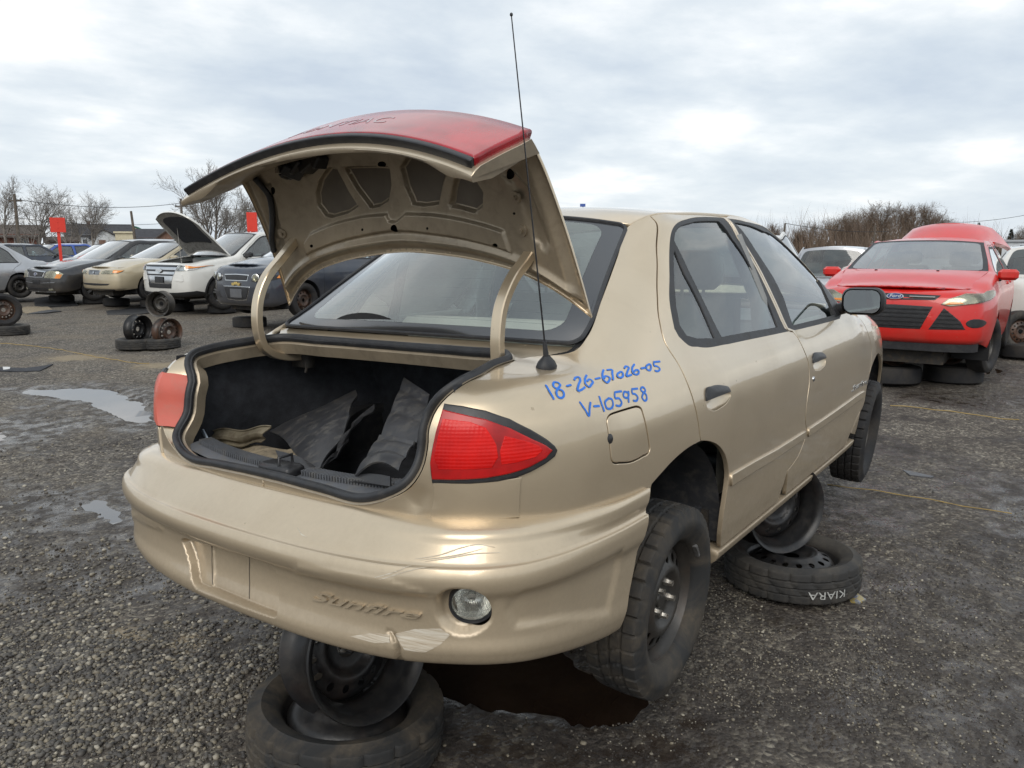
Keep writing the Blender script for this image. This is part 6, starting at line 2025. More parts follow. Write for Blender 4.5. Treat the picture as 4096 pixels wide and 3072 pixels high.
    def uyz(s, y, z, rear=False):
        """surface coordinates of nose points at half-width y, height z"""
        y, z = np.atleast_1d(np.asarray(y, float)), np.atleast_1d(np.asarray(z, float))
        uv0, P0, N0 = s.S.sample()
        m = np.where((P0[:, 0] < s.xr+.6) if rear else (P0[:, 0] > s.xf-.6), 0, 9)
        c = np.array([uv0[np.argmin(np.hypot(-P0[:, 1]-a, P0[:, 2]-b)+m)] for a, b in zip(y, z)])
        t = np.stack([-y, z], 1); n = len(c)
        for _ in range(6):
            q = s.S.base(np.concatenate([c, c+[1e-3, 0], c+[0, 1e-3]]))[:, [1, 2]]
            q0, Ju, Jv = q[:n], (q[n:2*n]-q[:n])/1e-3, (q[2*n:]-q[:n])/1e-3
            e = t-q0
            a11, a12, a22 = (Ju*Ju).sum(1)+1e-4, (Ju*Jv).sum(1), (Jv*Jv).sum(1)+1e-4
            b1, b2 = (Ju*e).sum(1), (Jv*e).sum(1); det = a11*a22-a12*a12
            c = np.clip(c+np.clip(np.stack([(a22*b1-a12*b2)/det, (a11*b2-a12*b1)/det], 1), -.05, .05), [s.S.ku[0], s.S.kv[0]], [s.S.ku[-1], s.S.kv[-1]])
        c[(y < 1e-6), 0] = s.S.ku[0]-.0045 if rear else s.S.ku[-1]+.0045     # halves overlap on the centre line
        return c
    def tr(s, *p, side=1):
        return s.S.trace(px(*p), s.T, mirror=(side > 0))
    def patch(s, loop, name, mat, parent=None, off=.004, both=True, holes=(), side=None, rnd=.004, depth=.006, step=.05):
        o = None
        for mir in ((False, True) if both else ((side or 1) > 0,)):
            o = panel(s.S, loop, name, mat, parent or s.root, step=step, gap=0, rnd=rnd, depth=depth, off=off, mirror=mir, holes=holes)
        return o
    def build(s, step=.06, hood_open=False, hatch_open=False, doors=True, windows=True, interior=True, nose_hole=None, wheel='steel', steer=0.0, far=False, tail=True):
        S, w = s.S, s.W/2
        kv, ku = S.kv, S.ku
        def arch(xc):
            a = np.linspace(0, math.pi, 16)
            return [(xc - s.arch*math.cos(t), s.rt + s.arch*math.sin(t)*1.02) for t in a]
        A1, A2 = arch(-s.wb), arch(0)
        zs = s.sill+.01
        pts_r = s.uv([p[0] for p in A1], [max(p[1], zs) for p in A1]); pts_f = s.uv([p[0] for p in A2], [max(p[1], zs) for p in A2])
        bot = lambda a, b, n: s.uv(np.linspace(a, b, n), np.full(n, zs))
        v1 = kv[1]
        xo = .0062
        lo_r = np.array([(ku[0]-xo, v1), (ku[2], v1), (ku[4], v1)]); lo_f = np.array([(ku[-5], v1), (ku[-3], v1), (ku[-1]+xo, v1)])
        topv = kv[-1]
        uu = np.linspace(ku[-1]+xo, ku[0]-xo, 70)
        loop = np.concatenate([lo_r, pts_r, bot(-s.wb+s.arch+.06, -s.arch-.06, 12), pts_f, lo_f, np.stack([uu, np.full(70, topv)], 1)])
        # side windows between the belt and the rail
        z0 = s.belt+.012
        def rail_z(x):
            q = S.base(np.array([(np.interp(x, S.base(np.stack([np.linspace(ku[6], ku[-7], 200), np.full(200, topv)], 1))[:, 0], np.linspace(ku[6], ku[-7], 200)), topv)]))[0]
            return q[2]
        b_x = (s.ws1+s.rw1)/2 + (.02 if not s.hatch else .05)
        xs = [s.ws0-.16 + (s.ws1-s.ws0)*t for t in (0, .3, .6, .9)]
        f_top = [(x-.06, max(z0+.02, rail_z(x-.02)-.075)) for x in xs] + [(b_x+.06, rail_z(b_x)-.07)]
        WF = [(b_x+.05, z0)] + [(s.ws0-.22, z0)] + f_top
        rwx = s.rw1 + (s.rw0-s.rw1)*.45
        WR_ = [(rwx+.05, z0), (b_x-.05, z0), (b_x-.06, rail_z(b_x)-.07), (s.rw1+.12, rail_z(s.rw1+.12)-.08), (rwx+.22, max(z0+.05, rail_z(rwx+.2)-.13))]
        wins = []
        if windows:
            wins = [s.uv([p[0] for p in W_], [p[1] for p in W_]) for W_ in (WF, WR_)]
        d0 = s.ws0-.10
        DF = [(b_x, s.sill+.05), (d0-.02, s.sill+.05), (d0, s.belt-.35), (d0-.02, s.belt-.02), (s.ws0-.14, z0-.002)] + [(x+.02, z+.022) for x, z in f_top] + [(b_x, z0)]
        DR = [(-s.wb+s.arch+.05, s.sill+.05), (b_x-.012, s.sill+.05), (b_x-.012, z0)] + [(b_x-.03, rail_z(b_x)-.045), (s.rw1+.10, rail_z(s.rw1+.10)-.05), (rwx+.14, max(z0+.08, rail_z(rwx+.14)-.09)), (rwx+.0, z0-.0), (-s.wb+.10, s.belt-.12), (-s.wb+.22, s.rt+s.arch-.03)]
        dl = [s.uv([p[0] for p in D_], [p[1] for p in D_]) for D_ in (DF, DR)] if doors else []
        holes = dl if doors else wins
        if nose_hole is not None: holes = list(holes) + list(nose_hole)
        for mir in (False, True):
            panel(S, loop, 'body_side', s.mat, s.root, holes=holes, step=step, gap=.004, depth=.02, mirror=mir)
            for k, (dlp, nm) in enumerate(zip(dl, ('front_door', 'rear_door'))):
                d = panel(S, dlp, nm, s.mat, s.root, holes=[wins[k]] if windows else [], step=step, gap=.008, mirror=mir)
                if windows: s.window(wins[k], d, mir)
                if not far:
                    xh = (b_x+.12) if k == 0 else (-s.wb+.42)
                    q = s.uv([xh, xh+.16, xh+.16, xh], [s.belt-.12, s.belt-.12, s.belt-.085, s.belt-.085]); panel(S, q, 'door_handle', s.mat, d, step=.05, gap=0, rnd=.006, depth=.01, off=.014, mirror=mir)
            if not doors:
                for wv in wins: s.window(wv, s.root, mir)
        # dark lining just inside so that no light leaks through the shut lines
        mb = MB()
        for mir in (1, -1):
            q = np.stack(np.meshgrid(np.linspace(ku[0], ku[-1], 40), np.linspace(kv[1], kv[8], 8), indexing='ij'), -1).reshape(-1, 2)
            P = S.base(q) - S._nrm(S.base, q)*.03
            keep = P.reshape(40, 8, 3)*[1, mir, 1]
            g = []
            for i in range(39):
                xm = (keep[i, 0, 0]+keep[i+1, 0, 0])/2
                j0 = 0
                if min(abs(xm), abs(xm+s.wb)) < s.arch+.06: j0 = 5
                for j in range(j0, 7): g.append((i*8+j, (i+1)*8+j, (i+1)*8+j+1, i*8+j+1))
            mb.add(keep.reshape(-1, 3), g, True)
        mb.build('inner_shell', 'dark_void', s.root)
        # patches across the car
        def edge(x):
            us_ = np.linspace(ku[0], ku[-1], 400); P = S.base(np.stack([us_, np.full(400, topv)], 1))
            P = P[(np.arange(400) > 40) & (np.arange(400) < 360)]
            i = np.argsort(P[:, 0]); return np.interp(x, P[i, 0], P[i, 0]), np.interp(x, P[i, 0], -P[i, 1]), np.interp(x, P[i, 0], P[i, 2])
        def st(x, dx, dz): a, ww, z = edge(x); return (a, ww, z, a+dx, z+dz)
        ws = crowned([st(s.ws1, .06, .03), st((s.ws1*2+s.ws0)/3, .11, .025), st((s.ws1+2*s.ws0)/3, .15, .02), st(s.ws0+.02, .19, .0)], 7)
        fr = panel(ws, whole(ws), 'windscreen_frame', 'black_rubber', s.root, holes=[inner_uv(ws, .05, .03, .05, .05, .06)], step=.1, gap=0, off=.001, depth=.01)
        panel(ws, inner_uv(ws, .05, .03, .05, .05, .06), 'windscreen', s.glass, fr, step=.12, gap=0, flange=False)
        if s.rw1-s.ws1 < -.2:
            rf_ = crowned([st(s.rw1, -.05, s.crown), st((s.rw1+s.ws1)/2, 0, s.crown), st(s.ws1, .06, .03)], 7)
            panel(rf_, whole(rf_), 'roof', s.mat, s.root, step=.12, gap=.003)
        if not hatch_open:
            rw_ = crowned([st(s.rw0, -.08, .0), st((s.rw0+s.rw1)/2, -.08, .03), st(s.rw1, -.05, s.crown)], 7)
            g = panel(rw_, inner_uv(rw_, .05, .05, .07, .07, .06), 'rear_window', s.glass, s.root, step=.12, gap=0, flange=False)
            panel(rw_, whole(rw_), 'rear_window_frame', 'black_rubber' if not s.hatch else s.mat, g, holes=[inner_uv(rw_, .05, .05, .07, .07, .06)], step=.1, gap=0)
            if s.rw0 > s.xr+.35:
                dk = crowned([st(s.xr+.27, -.12, .0), st((s.xr+.27+s.rw0)/2, -.06, .02), st(s.rw0, -.06, .0)], 7)
                panel(dk, whole(dk), 'boot_lid', s.mat, s.root, step=.12, gap=.004)
        s.hoodS = crowned([st(s.ws0+.03, .15, .012), st((s.ws0*2+s.xf)/3, .08, .04), st((s.ws0+2*s.xf)/3, .06, .045), st(s.xf-.29, .16, .015)], 9)
        # bonnet reaches to the nose edge
        ne = S.base(np.stack([np.linspace(ku[-1], ku[-6], 9), np.full(9, topv)], 1))
        if not hood_open:
            net = list(s.hoodS.P)
            k = np.linspace(0, 1, 9)
            row = []
            wl_ = abs(s.hoodS.P[-1, 0, 1])
            for y in s.hoodS.P[-1, :, 1]:
                o = np.argsort(-ne[:, 1]); row.append((np.interp(abs(y)/wl_*(-ne[:, 1]).max(), (-ne[:, 1])[o], ne[o, 0]), np.sign(y)*abs(y)/wl_*(-ne[:, 1]).max(), np.interp(abs(y), (-ne[:, 1])[o], ne[o, 2])))
            hs = Surf(net + [row])
            s.hoodS2 = hs
            panel(hs, whole(hs), 'bonnet', s.mat, s.root, step=.08, gap=-.014, depth=.012, off=.003)
        # wheels, wells, floor
        for xw in (0, -s.wb):
            for sd in (-1, 1):
                mb = MB(); n = 14
                A = [(xw + (s.arch+.02)*math.cos(math.pi*k/n), s.rt + (s.arch+.03)*math.sin(math.pi*k/n)) for k in range(n+1)]
                A = [(A[0][0], s.sill-.02)] + A + [(A[-1][0], s.sill-.02)]
                mb.grid([[(a, sd*(w-.03), z) for a, z in A], [(a, sd*(w-.38), z) for a, z in A]]); mb.add([(a, sd*(w-.38), z) for a, z in A], [tuple(range(len(A)))])
                mb.build('wheel_arch_liner', 'dark_void', s.root)
                st_ = steer if xw == 0 else 0.0
                bg_wheel(s.root, wheel, (xw, sd*(w-.115), s.rt), sd, s.rt, st_)
        mb = MB(); mb.box((s.xr+.15, -w+.42, s.sill-.06), (s.xf-.2, w-.42, s.sill+.1)); mb.box((-s.wb+s.arch+.03, -w+.06, s.sill-.02), (-s.arch-.03, w-.06, s.sill+.08)); mb.box((s.arch+.03, -w*.7, s.nose_b), (s.xf-.2, w*.7, s.nose_b+.2)); mb.box((s.xr+.2, -w*.75, s.tail_b), (-s.wb-s.arch-.03, w*.75, s.tail_b+.2))
        mb.build('underbody', 'underbody', s.root)
        if interior:
            for xs_ in (s.ws1-.30, (s.rw1+s.ws1)/2-.55):
                for y in (-.36, .36):
                    mb = MB(); mb.box((xs_-.12, y-.23, s.sill+.2), (xs_+.05, y+.23, s.belt+.08), Matrix.Rotation(0, 4, 'Z'), bev=.04); mb.box((xs_-.12, y-.13, s.belt+.10), (xs_-.02, y+.13, s.belt+.27), bev=.03)
                    mb.box((xs_-.05, y-.24, s.sill+.15), (xs_+.5, y+.24, s.sill+.32), bev=.03); mb.build('seat', 'interior_grey', s.root)
            mb = MB(); mb.box((s.ws0-.42, -w*.78, s.belt-.30), (s.ws0+.02, w*.78, s.belt-.01), bev=.04); mb.build('dashboard', 'interior_grey', s.root)
            mb = MB(); mb.box((s.rw0, -w*.78, s.sill+.08), (s.ws0, w*.78, s.sill+.12)); mb.build('cabin_floor', 'carpet_dark', s.root)
        return s
    def window(s, wv, parent, mir):
        S = s.S
        inn = shrink(S, densify(wv if area2(wv) > 0 else wv[::-1], .05), .025)
        panel(S, wv, 'window_frame', 'black_rubber', parent, holes=[inn], step=.08, gap=0, off=.001, mirror=mir, depth=.008)
        panel(S, inn, 'window_pane', s.glass, parent, step=.12, gap=0, off=-.004, mirror=mir, flange=False)
    def mirrors(s, mat, x=None, z=None):
        x = x if x is not None else s.ws0-.28; z = z or s.belt+.06
        for sd in (-1, 1):
            y = sd*(s.W/2*.925+.10)
            mb = MB(); mb.box((x-.05, y-.10, z-.055), (x+.07, y+.10, z+.065), bev=.03); m = mb.build('door_mirror', mat, s.root)
            mb = MB(); mb.box((x-.02, y-sd*.20-.06, z-.07), (x+.04, y-sd*.06, z-.035), bev=.01); mb.build('mirror_foot', 'black_plastic', m)
            mb = MB(); mb.box((x-.056, y-.085, z-.042), (x-.051, y+.085, z+.05)); mb.build('mirror_glass', 'mirror_glass', m)
WHEEL_CACHE = {}
def bg_wheel(root, kind, c, sd, R, steer=0.0):
    """one wheel: tyre, rim and spokes share their meshes between all wheels of a kind"""
    key = (kind, round(R, 3))
    if key not in WHEEL_CACHE:
        rim = R*.66; W = .20
        parts = []
        def keep(o): me = o.data; bpy.data.objects.remove(o); return me
        V, F = tyre_grid(R, W, rim, None, 40)
        mb = MB(); mb.add(V, F, True); parts.append(('tyre', keep(mb.build('tyre', 'tyre_dark', None, auto=50))))
        mat = {'steel': 'steel_dusty', 'rusty': 'steel_rusty'}.get(kind, 'silver_alloy')
        mb = MB(); mb.lathe([(rim+.012, .082), (rim+.013, .075), (rim-.004, .065), (rim-.02, .03), (rim-.03, -.05), (rim+.01, -.08)], 40)
        parts.append(('rim', keep(mb.build('rim', mat))))
        if kind in ('steel', 'rusty'):
            V, F = steel_disc(rim-.018, 12, .013, rim*.68, [(r*rim/.182, z+.01) for r, z in DISH], seg=32)
            mb = MB(); mb.add(V, F, True); parts.append(('wheel_disc', keep(mb.build('wheel_disc', mat))))
        else:
            ns = {'alloy5': 5, 'alloy7': 7}.get(kind, 5)
            mb = MB()
            for k in range(ns):
                t = 2*math.pi*k/ns + .3
                for dt in (-.16, .16) if ns == 5 else (0,):
                    wd = .016 if ns == 5 else .026
                    mb.prism([(.03, -wd*.9), (rim-.008, -wd), (rim-.008, wd), (.03, wd*.9)], .035, .058, Matrix.Rotation(t+dt*.9, 4, 'Z'))
            mb.lathe([(.0005, .06), (.045, .058), (.06, .045), (.062, .02)], 20)
            parts.append(('spokes', keep(mb.build('spokes', mat))))
            mb = MB(); mb.lathe([(rim-.02, .0), (.0005, .0)], 24); parts.append(('brake_disc', keep(mb.build('brake_disc', 'underbody'))))
        WHEEL_CACHE[key] = parts
    e = bpy.data.objects.new('wheel', None); COL.objects.link(e); e.parent = root
    M = Matrix.Translation(c) @ Matrix.Rotation(steer, 4, 'Z') @ Vector((0, sd, 0)).to_track_quat('Z', 'X').to_matrix().to_4x4() @ Matrix.Rotation(c[0]*2+sd, 4, 'Z')
    e.matrix_local = M
    for nm, me in WHEEL_CACHE[key]:
        o = bpy.data.objects.new(nm, me); COL.objects.link(o); o.parent = e
    return e
paint('red_paint', (0.60, 0.014, 0.010), metal=0.0, rough=0.3, coat=0.55, dlow=.1, dhigh=.6, damount=.35)
paint('black_paint', (0.012, 0.013, 0.017), metal=0.1, rough=0.3, dlow=.1, dhigh=.9, damount=.25)
paint('cream_paint', (0.52, 0.44, 0.30), metal=0.5, rough=0.36, dlow=.1, dhigh=.7, damount=.4)
paint('white_paint', (0.70, 0.69, 0.65), metal=0.0, rough=0.3, dlow=.1, dhigh=.8, damount=.3)
paint('navy_paint', (0.030, 0.038, 0.056), metal=0.4, rough=0.32, dlow=.1, dhigh=.8, damount=.25)
paint('silver_paint', (0.46, 0.47, 0.49), metal=0.7, rough=0.33, dlow=.1, dhigh=.7, damount=.3)
paint('blue_paint', (0.03, 0.09, 0.38), metal=0.3, rough=0.3, damount=.2)
paint('grey_paint', (0.075, 0.08, 0.088), metal=0.5, rough=0.35, damount=.3)

# ---- red hatchback on the right
red = Car('red_hatchback', 'red five-door hatchback with raised tailgate, propped on wheels', L=4.36, W=1.82, H=1.47, wb=2.65, fo=.88, sill=.20, belt=1.03, hood0=1.10, hood1=.935, nose_b=.35, ws0=-.33, ws1=-1.12, rw1=-2.75, rw0=-3.25, deck=.99, tail_t=.95, rt=.312, hatch=True, plan=.42, mat='red_paint', roofw=.64, glass='car_glass', nose_lean=1.25)
red.place((3939, 1378), 8.75, 3541, side=1, heading=R_(181))


def npoly(car, pts): return car.uyz([p[0] for p in pts], [p[1] for p in pts])
GR1 = npoly(red, [(0, .52), (.27, .525), (.37, .765), (0, .775)])
GR2 = npoly(red, [(.345, .525), (.68, .535), (.63, .62), (.47, .755)])
HL = npoly(red, [(.44, .79), (.50, .845), (.64, .895), (.80, .915), (.862, .905), (.868, .86), (.82, .82), (.66, .79), (.52, .77)])
FG = npoly(red, [(.76+.085*math.cos(t), .60+.048*math.sin(t)) for t in np.linspace(0, 2*math.pi, 14, endpoint=False)])
UG = npoly(red, [(0, .82), (.38, .83), (.43, .88), (0, .89)])
HLA = npoly(red, [(.47, .783), (.64, .795), (.62, .812), (.52, .815)])
red.build(hatch_open=True, steer=-.22)
red.mirrors('red_paint', x=-.42, z=1.06)
for nm, lp in (('lower_grille', GR1), ('side_grille', GR2), ('upper_grille', UG)):
    for mir in (False, True):
        g = panel(red.S, lp, nm, 'black_plastic', red.root, step=.05, gap=0, rnd=.006, depth=.004, off=.003, mirror=mir)
        if nm != 'upper_grille':
            P = red.S.pos(lp); z0, z1 = P[:, 2].min(), P[:, 2].max()
            for k in range(1, 6):
                z = z0 + (z1-z0)*k/6
                uv_ = lp
                # slat: ribbon across the opening at height z
                ys_ = [ -p[1] for p in P]
                cr_ = []
                n = len(P)
                for i in range(n):
                    a, b = P[i], P[(i+1) % n]
                    if (a[2]-z)*(b[2]-z) < 0:
                        t = (z-a[2])/(b[2]-a[2]); cr_.append(lp[i]+(lp[(i+1) % n]-lp[i])*t)
                if len(cr_) >= 2:
                    q = np.stack([cr_[0]+(cr_[1]-cr_[0])*t for t in np.linspace(.03, .97, 6)])
                    mb = MB(); p3, n3 = red.S.pos(q), red.S.nrm(q)
                    if mir: p3, n3 = p3*[1, -1, 1], n3*[1, -1, 1]
                    mb.tube(p3 + n3*.012, 1, up=(0, 0, 1), prof=[(-.006, -.004), (.006, -.004), (.006, .004), (-.006, .004)])
                    mb.build('grille_slat', 'black_plastic', g)
def headlamp(car, lp, mir, lens='hazed_lens', amber=None, bulbs=2):
    h = panel(car.S, lp, 'headlamp', 'chrome', car.root, step=.04, gap=0, rnd=.004, depth=.006, off=.002, mirror=mir)
    P = car.S.pos(lp)*([1, -1, 1] if mir else [1, 1, 1]); N = car.S.nrm(lp).mean(0)*([1, -1, 1] if mir else [1, 1, 1])
    c = P.mean(0)
    ext = P[np.argmax(np.linalg.norm(P-c, axis=1))]-c
    hh = .5*(P[:, 2].max()-P[:, 2].min())
    mb = MB()
    for k in range(bulbs):
        t = (k-(bulbs-1)/2)*.8/max(1, bulbs)
        ctr = c + ext*t*1.1
        mb.lathe([(hh*.62, .010), (hh*.58, .004), (hh*.40, -.004), (hh*.12, -.006), (.0005, -.004)], 16, Matrix.Translation(Vector(ctr + N*.004)) @ Vector(N).to_track_quat('Z', 'Y').to_matrix().to_4x4())
    mb.build('lamp_bowl', 'reflector_bowl', h)
    panel(car.S, lp, 'lamp_lens', lens, h, step=.04, gap=.002, rnd=.006, depth=.010, off=.018, mirror=mir)
    if amber is not None: panel(car.S, amber, 'turn_signal', 'amber_lens', h, step=.04, gap=.002, rnd=.003, depth=.004, off=.021, mirror=mir)
    return h
for mir in (False, True):
    headlamp(red, HL, mir, amber=HLA)
    fgl = panel(red.S, FG, 'fog_lamp_cover', 'black_plastic', red.root, step=.04, gap=0, rnd=.006, depth=.004, off=.004, mirror=mir)
def emblem(car, y0, z0, ry, rz, txt, mat_ring='chrome', mat_in='badge_navy', off=.012, mir=False):
    """oval badge on the nose centre line"""
    p = car.S.pos(car.uyz([.004], [z0]))[0]; n = car.S.nrm(car.uyz([.004], [z0]))[0]; n[1] = 0; n /= np.linalg.norm(n)
    up = np.array([0, 0, 1.0]); up -= (up @ n)*n; up /= np.linalg.norm(up); rt = np.cross(up, n)
    c = np.array([p[0], 0, p[2]])
    def ov(k, o): return [tuple(c + rt*ry*k*math.cos(t) + up*rz*k*math.sin(t) + n*o) for t in np.linspace(0, 2*math.pi, 24, endpoint=False)]
    mb = MB(); V = ov(1, 0) + ov(1, off) + ov(.97, off+.003); m = 24
    mb.add(V, [(k*m+i, k*m+(i+1) % m, (k+1)*m+(i+1) % m, (k+1)*m+i) for k in range(2) for i in range(m)] + [tuple(2*m+i for i in range(m))]); b = mb.build('badge', mat_ring, car.root)
    mb = MB(); mb.add(ov(.86, off+.0045), [tuple(range(m))]); mb.build('badge_field', mat_in, b)
    if txt:
        V, F = text_mesh(txt, rz*1.5, .25, .0)
        mb = MB(); mb.add([tuple(c + rt*x + up*y + n*(off+.0062)) for x, y in V], F); mb.build('badge_lettering', 'white_plastic', b)
    return b
emblem(red, 0, .853, .085, .038, 'Ford')
mb = MB()
for sd in (-1, 1):
    q = red.uyz(np.linspace(.14, .38, 6), np.full(6, .853)); P = red.S.pos(q)*[1, sd, 1]; N = red.S.nrm(q)*[1, sd, 1]
    mb = MB(); mb.tube(P + N*.012, .008, 6); mb.build('grille_bar', 'chrome', red.root)
# bumper lip, washer jets, raised tailgate
mb = MB(); q = [red.S.base(np.array([(u, red.S.kv[1])]))[0] for u in np.linspace(red.S.ku[-1], red.S.ku[-6], 12)]
q = [tuple(p*[1, 1, 1] + [0, 0, .0]) for p in q]; q = [(x, -y, z) for x, y, z in q[::-1]] + q[1:]
mb.tube(q, 1, up=(0, 0, 1), prof=[(-.07, -.02), (.02, -.02), (.02, .015), (-.07, .0)]); mb.build('bumper_lip', 'black_plastic', red.root)
for y in (-.38, .28):
    p = red.hoodS2.pos(np.array([[red.hoodS2.ku[0]+.10, np.interp(y, red.hoodS2.P[0, :, 1], red.hoodS2.kv)]]))[0]
    mb = MB(); mb.box((p[0]-.012, p[1]-.015, p[2]), (p[0]+.012, p[1]+.015, p[2]+.012), bev=.003); mb.build('washer_jet', 'black_plastic', red.root)
tg = []
for a in np.linspace(0, 1, 7):
    row = []
    for b in np.linspace(-1, 1, 13):
        x = -2.72 - a*.85; z = 1.43 + .22*math.sin(a*1.5) - .02*a
        row.append((x + .10*(1-b*b)*a, b*(.62+.16*a), 1.43 + (.25*math.sin(a*1.45))*(1-.75*abs(b)**2.6) + .03*(1-b*b) - .16*a*max(0, abs(b)-.7)/.3))
    tg.append(row)
sheet(np.array(tg), .05, 'tailgate', 'red_paint', red.root, True)
mb = MB(); mb.tube([(-3.44, y, 1.70-.22*abs(y/.6)**2.4) for y in np.linspace(-.58, .58, 15)], 1, up=(0, 0, 1), prof=[(-.012, -.05), (.012, -.05), (.006, .06), (-.006, .06)]); mb.build('tailgate_spoiler', 'red_paint', red.root)

# ---- the row on the left
def npoly(car, pts): return car.uyz([p[0] for p in pts], [p[1] for p in pts])
def npatch(car, pts, name, mat, off=.004, parent=None, depth=.006, rnd=.004, both=True):
    return car.patch(npoly(car, pts), name, mat, parent, off=off, rnd=rnd, depth=depth, step=.05, both=both, side=1)
def slats(car, y0, y1, z0, z1, n, mat, parent=None, r=.008, off=.01):
    for sd in (-1, 1):
        for k in range(n):
            z = z0 + (z1-z0)*(k+.5)/n
            q = car.uyz(np.linspace(y0, y1, 5), np.full(5, z)); P = car.S.pos(q)*[1, sd, 1]; N = car.S.nrm(q)*[1, sd, 1]
            mb = MB(); mb.tube(P + N*off, r, 6); mb.build('grille_slat', mat, parent or car.root)
H180 = math.pi
blk = Car('black_sedan', 'black sedan with chrome oval grille and amber turn signals, third from the left edge', L=5.1, W=1.89, H=1.56, wb=2.87, fo=1.0, sill=.22, belt=.99, hood0=1.04, hood1=.84, nose_b=.22, ws0=-.45, ws1=-1.30, rw1=-2.95, rw0=-3.55, deck=1.08, tail_t=1.02, rt=.335, arch=.37, plan=.36, mat='black_paint')
blk.place_h((375, 1150), 142, H180+.03)
blk.build(steer=-.1, wheel='alloy7', hood_open=False)
blk.mirrors('black_plastic')
g = npatch(blk, [(0, .60), (.34, .61), (.43, .765), (0, .785)], 'grille', 'chrome', .006)
npatch(blk, [(0, .625), (.31, .632), (.385, .745), (0, .76)], 'grille_mesh', 'black_plastic', .012)
emblem(blk, 0, .69, .085, .04, 'Ford', off=.016)
for mir in (False, True): headlamp(blk, npoly(blk, [(.42, .60), (.84, .585), (.86, .70), (.80, .765), (.62, .785), (.49, .755)]), mir, amber=npoly(blk, [(.745, .60), (.84, .59), (.85, .69), (.79, .70)]))
npatch(blk, [(.20, .46), (.74, .485), (.74, .498), (.20, .475)], 'bumper_strip', 'chrome', .006)
npatch(blk, [(.0, .44), (.18, .44), (.18, .55), (.0, .55)], 'plate_holder', 'black_plastic', .010)
npatch(blk, [(.0, .27), (.62, .285), (.66, .36), (.0, .35)], 'lower_grille', 'black_plastic', .004)
npatch(blk, [(.52, .285), (.68, .30), (.67, .345), (.53, .335)], 'fog_lamp', 'hazed_lens', .010)
npatch(blk, [(.0, .235), (.70, .25), (.70, .262), (.0, .25)], 'bumper_strip', 'chrome', .006)

ion = Car('cream_sedan', 'cream gold sedan between the black sedan and the white car', L=4.68, W=1.73, H=1.42, wb=2.62, fo=.95, sill=.20, belt=.95, hood0=1.0, hood1=.79, nose_b=.25, ws0=-.35, ws1=-1.12, rw1=-2.55, rw0=-3.2, deck=1.0, tail_t=.96, rt=.31, plan=.40, mat='cream_paint')
ion.place_h((600, 1150), 374, H180+.02)
ion.build(wheel='steel')
ion.mirrors('cream_paint')
npatch(ion, [(0, .63), (.22, .63), (.26, .735), (0, .745)], 'grille', 'chrome', .004)
slats(ion, 0, .22, .635, .735, 4, 'black_plastic')
emblem(ion, 0, .685, .035, .03, '', mat_in='chrome', off=.012)
for mir in (False, True): headlamp(ion, npoly(ion, [(.33, .655), (.74, .66), (.77, .735), (.45, .74), (.36, .71)]), mir, amber=npoly(ion, [(.665, .675), (.745, .675), (.77, .73), (.66, .735)]))
npatch(ion, [(0, .375), (.52, .39), (.60, .43), (0, .43)], 'lower_grille', 'black_plastic', .004)
npatch(ion, [(0, .255), (.66, .265), (.66, .30), (0, .29)], 'bumper_lip', 'black_plastic', .004)

edg = Car('white_suv', 'white sport utility with chrome grille and propped-open bonnet', L=4.68, W=1.93, H=1.72, wb=2.82, fo=.94, sill=.30, belt=1.13, hood0=1.17, hood1=1.03, nose_b=.30, ws0=-.40, ws1=-1.22, rw1=-3.1, rw0=-3.5, deck=1.15, tail_b=.35, tail_t=1.1, rt=.365, arch=.42, plan=.36, hatch=True, mat='white_paint', cat='suv')
edg.place_h((888, 1171), 638, H180+.02)
edg.build(wheel='alloy5', hood_open=True, steer=-.12)
edg.mirrors('black_plastic')
npatch(edg, [(0, .52), (.40, .53), (.47, .72), (.52, .80), (.60, .985), (0, .995)], 'grille', 'chrome', .006)
for z0, z1, w1 in ((.945, .98, .56), (.845, .885, .52), (.755, .79, .47)): npatch(edg, [(0, z0), (w1, z0), (w1+.02, z1), (0, z1)], 'grille_slot', 'black_plastic', .014)
npatch(edg, [(0, .485), (.41, .49), (.43, .585), (0, .58)], 'lower_grille', 'black_plastic', .012)
npatch(edg, [(0, .60), (.16, .60), (.16, .735), (0, .735)], 'plate_holder', 'black_plastic', .022)
emblem(edg, 0, .86, .11, .055, 'Ford', mat_in='chrome', off=.03)
for mir in (False, True):
    headlamp(edg, npoly(edg, [(.57, .865), (.66, .86), (.90, .925), (.92, .975), (.62, .985)]), mir, lens='clear_lens', amber=npoly(edg, [(.78, .91), (.88, .925), (.92, .97), (.76, .975)]))
npatch(edg, [(0, .31), (.90, .32), (.90, .44), (.55, .40), (0, .385)], 'bumper_cladding', 'black_plastic', .008)
npatch(edg, [(.52, .66), (.72, .63), (.76, .655), (.74, .79), (.70, .80), (.69, .69)], 'bumper_recess', 'white_paint', .010)
for xw in (0, -edg.wb):
    a = np.linspace(-.15, math.pi+.15, 22)
    po = [(xw - (.42)*math.cos(t), max(.30, .365+.425*math.sin(t))) for t in a]; pi_ = [(xw - .47*math.cos(t), max(.31, .365+.475*math.sin(t))) for t in a]
    edg.patch(edg.uv([p[0] for p in po+pi_[::-1]], [p[1] for p in po+pi_[::-1]]), 'arch_cladding', 'black_plastic', off=.010)
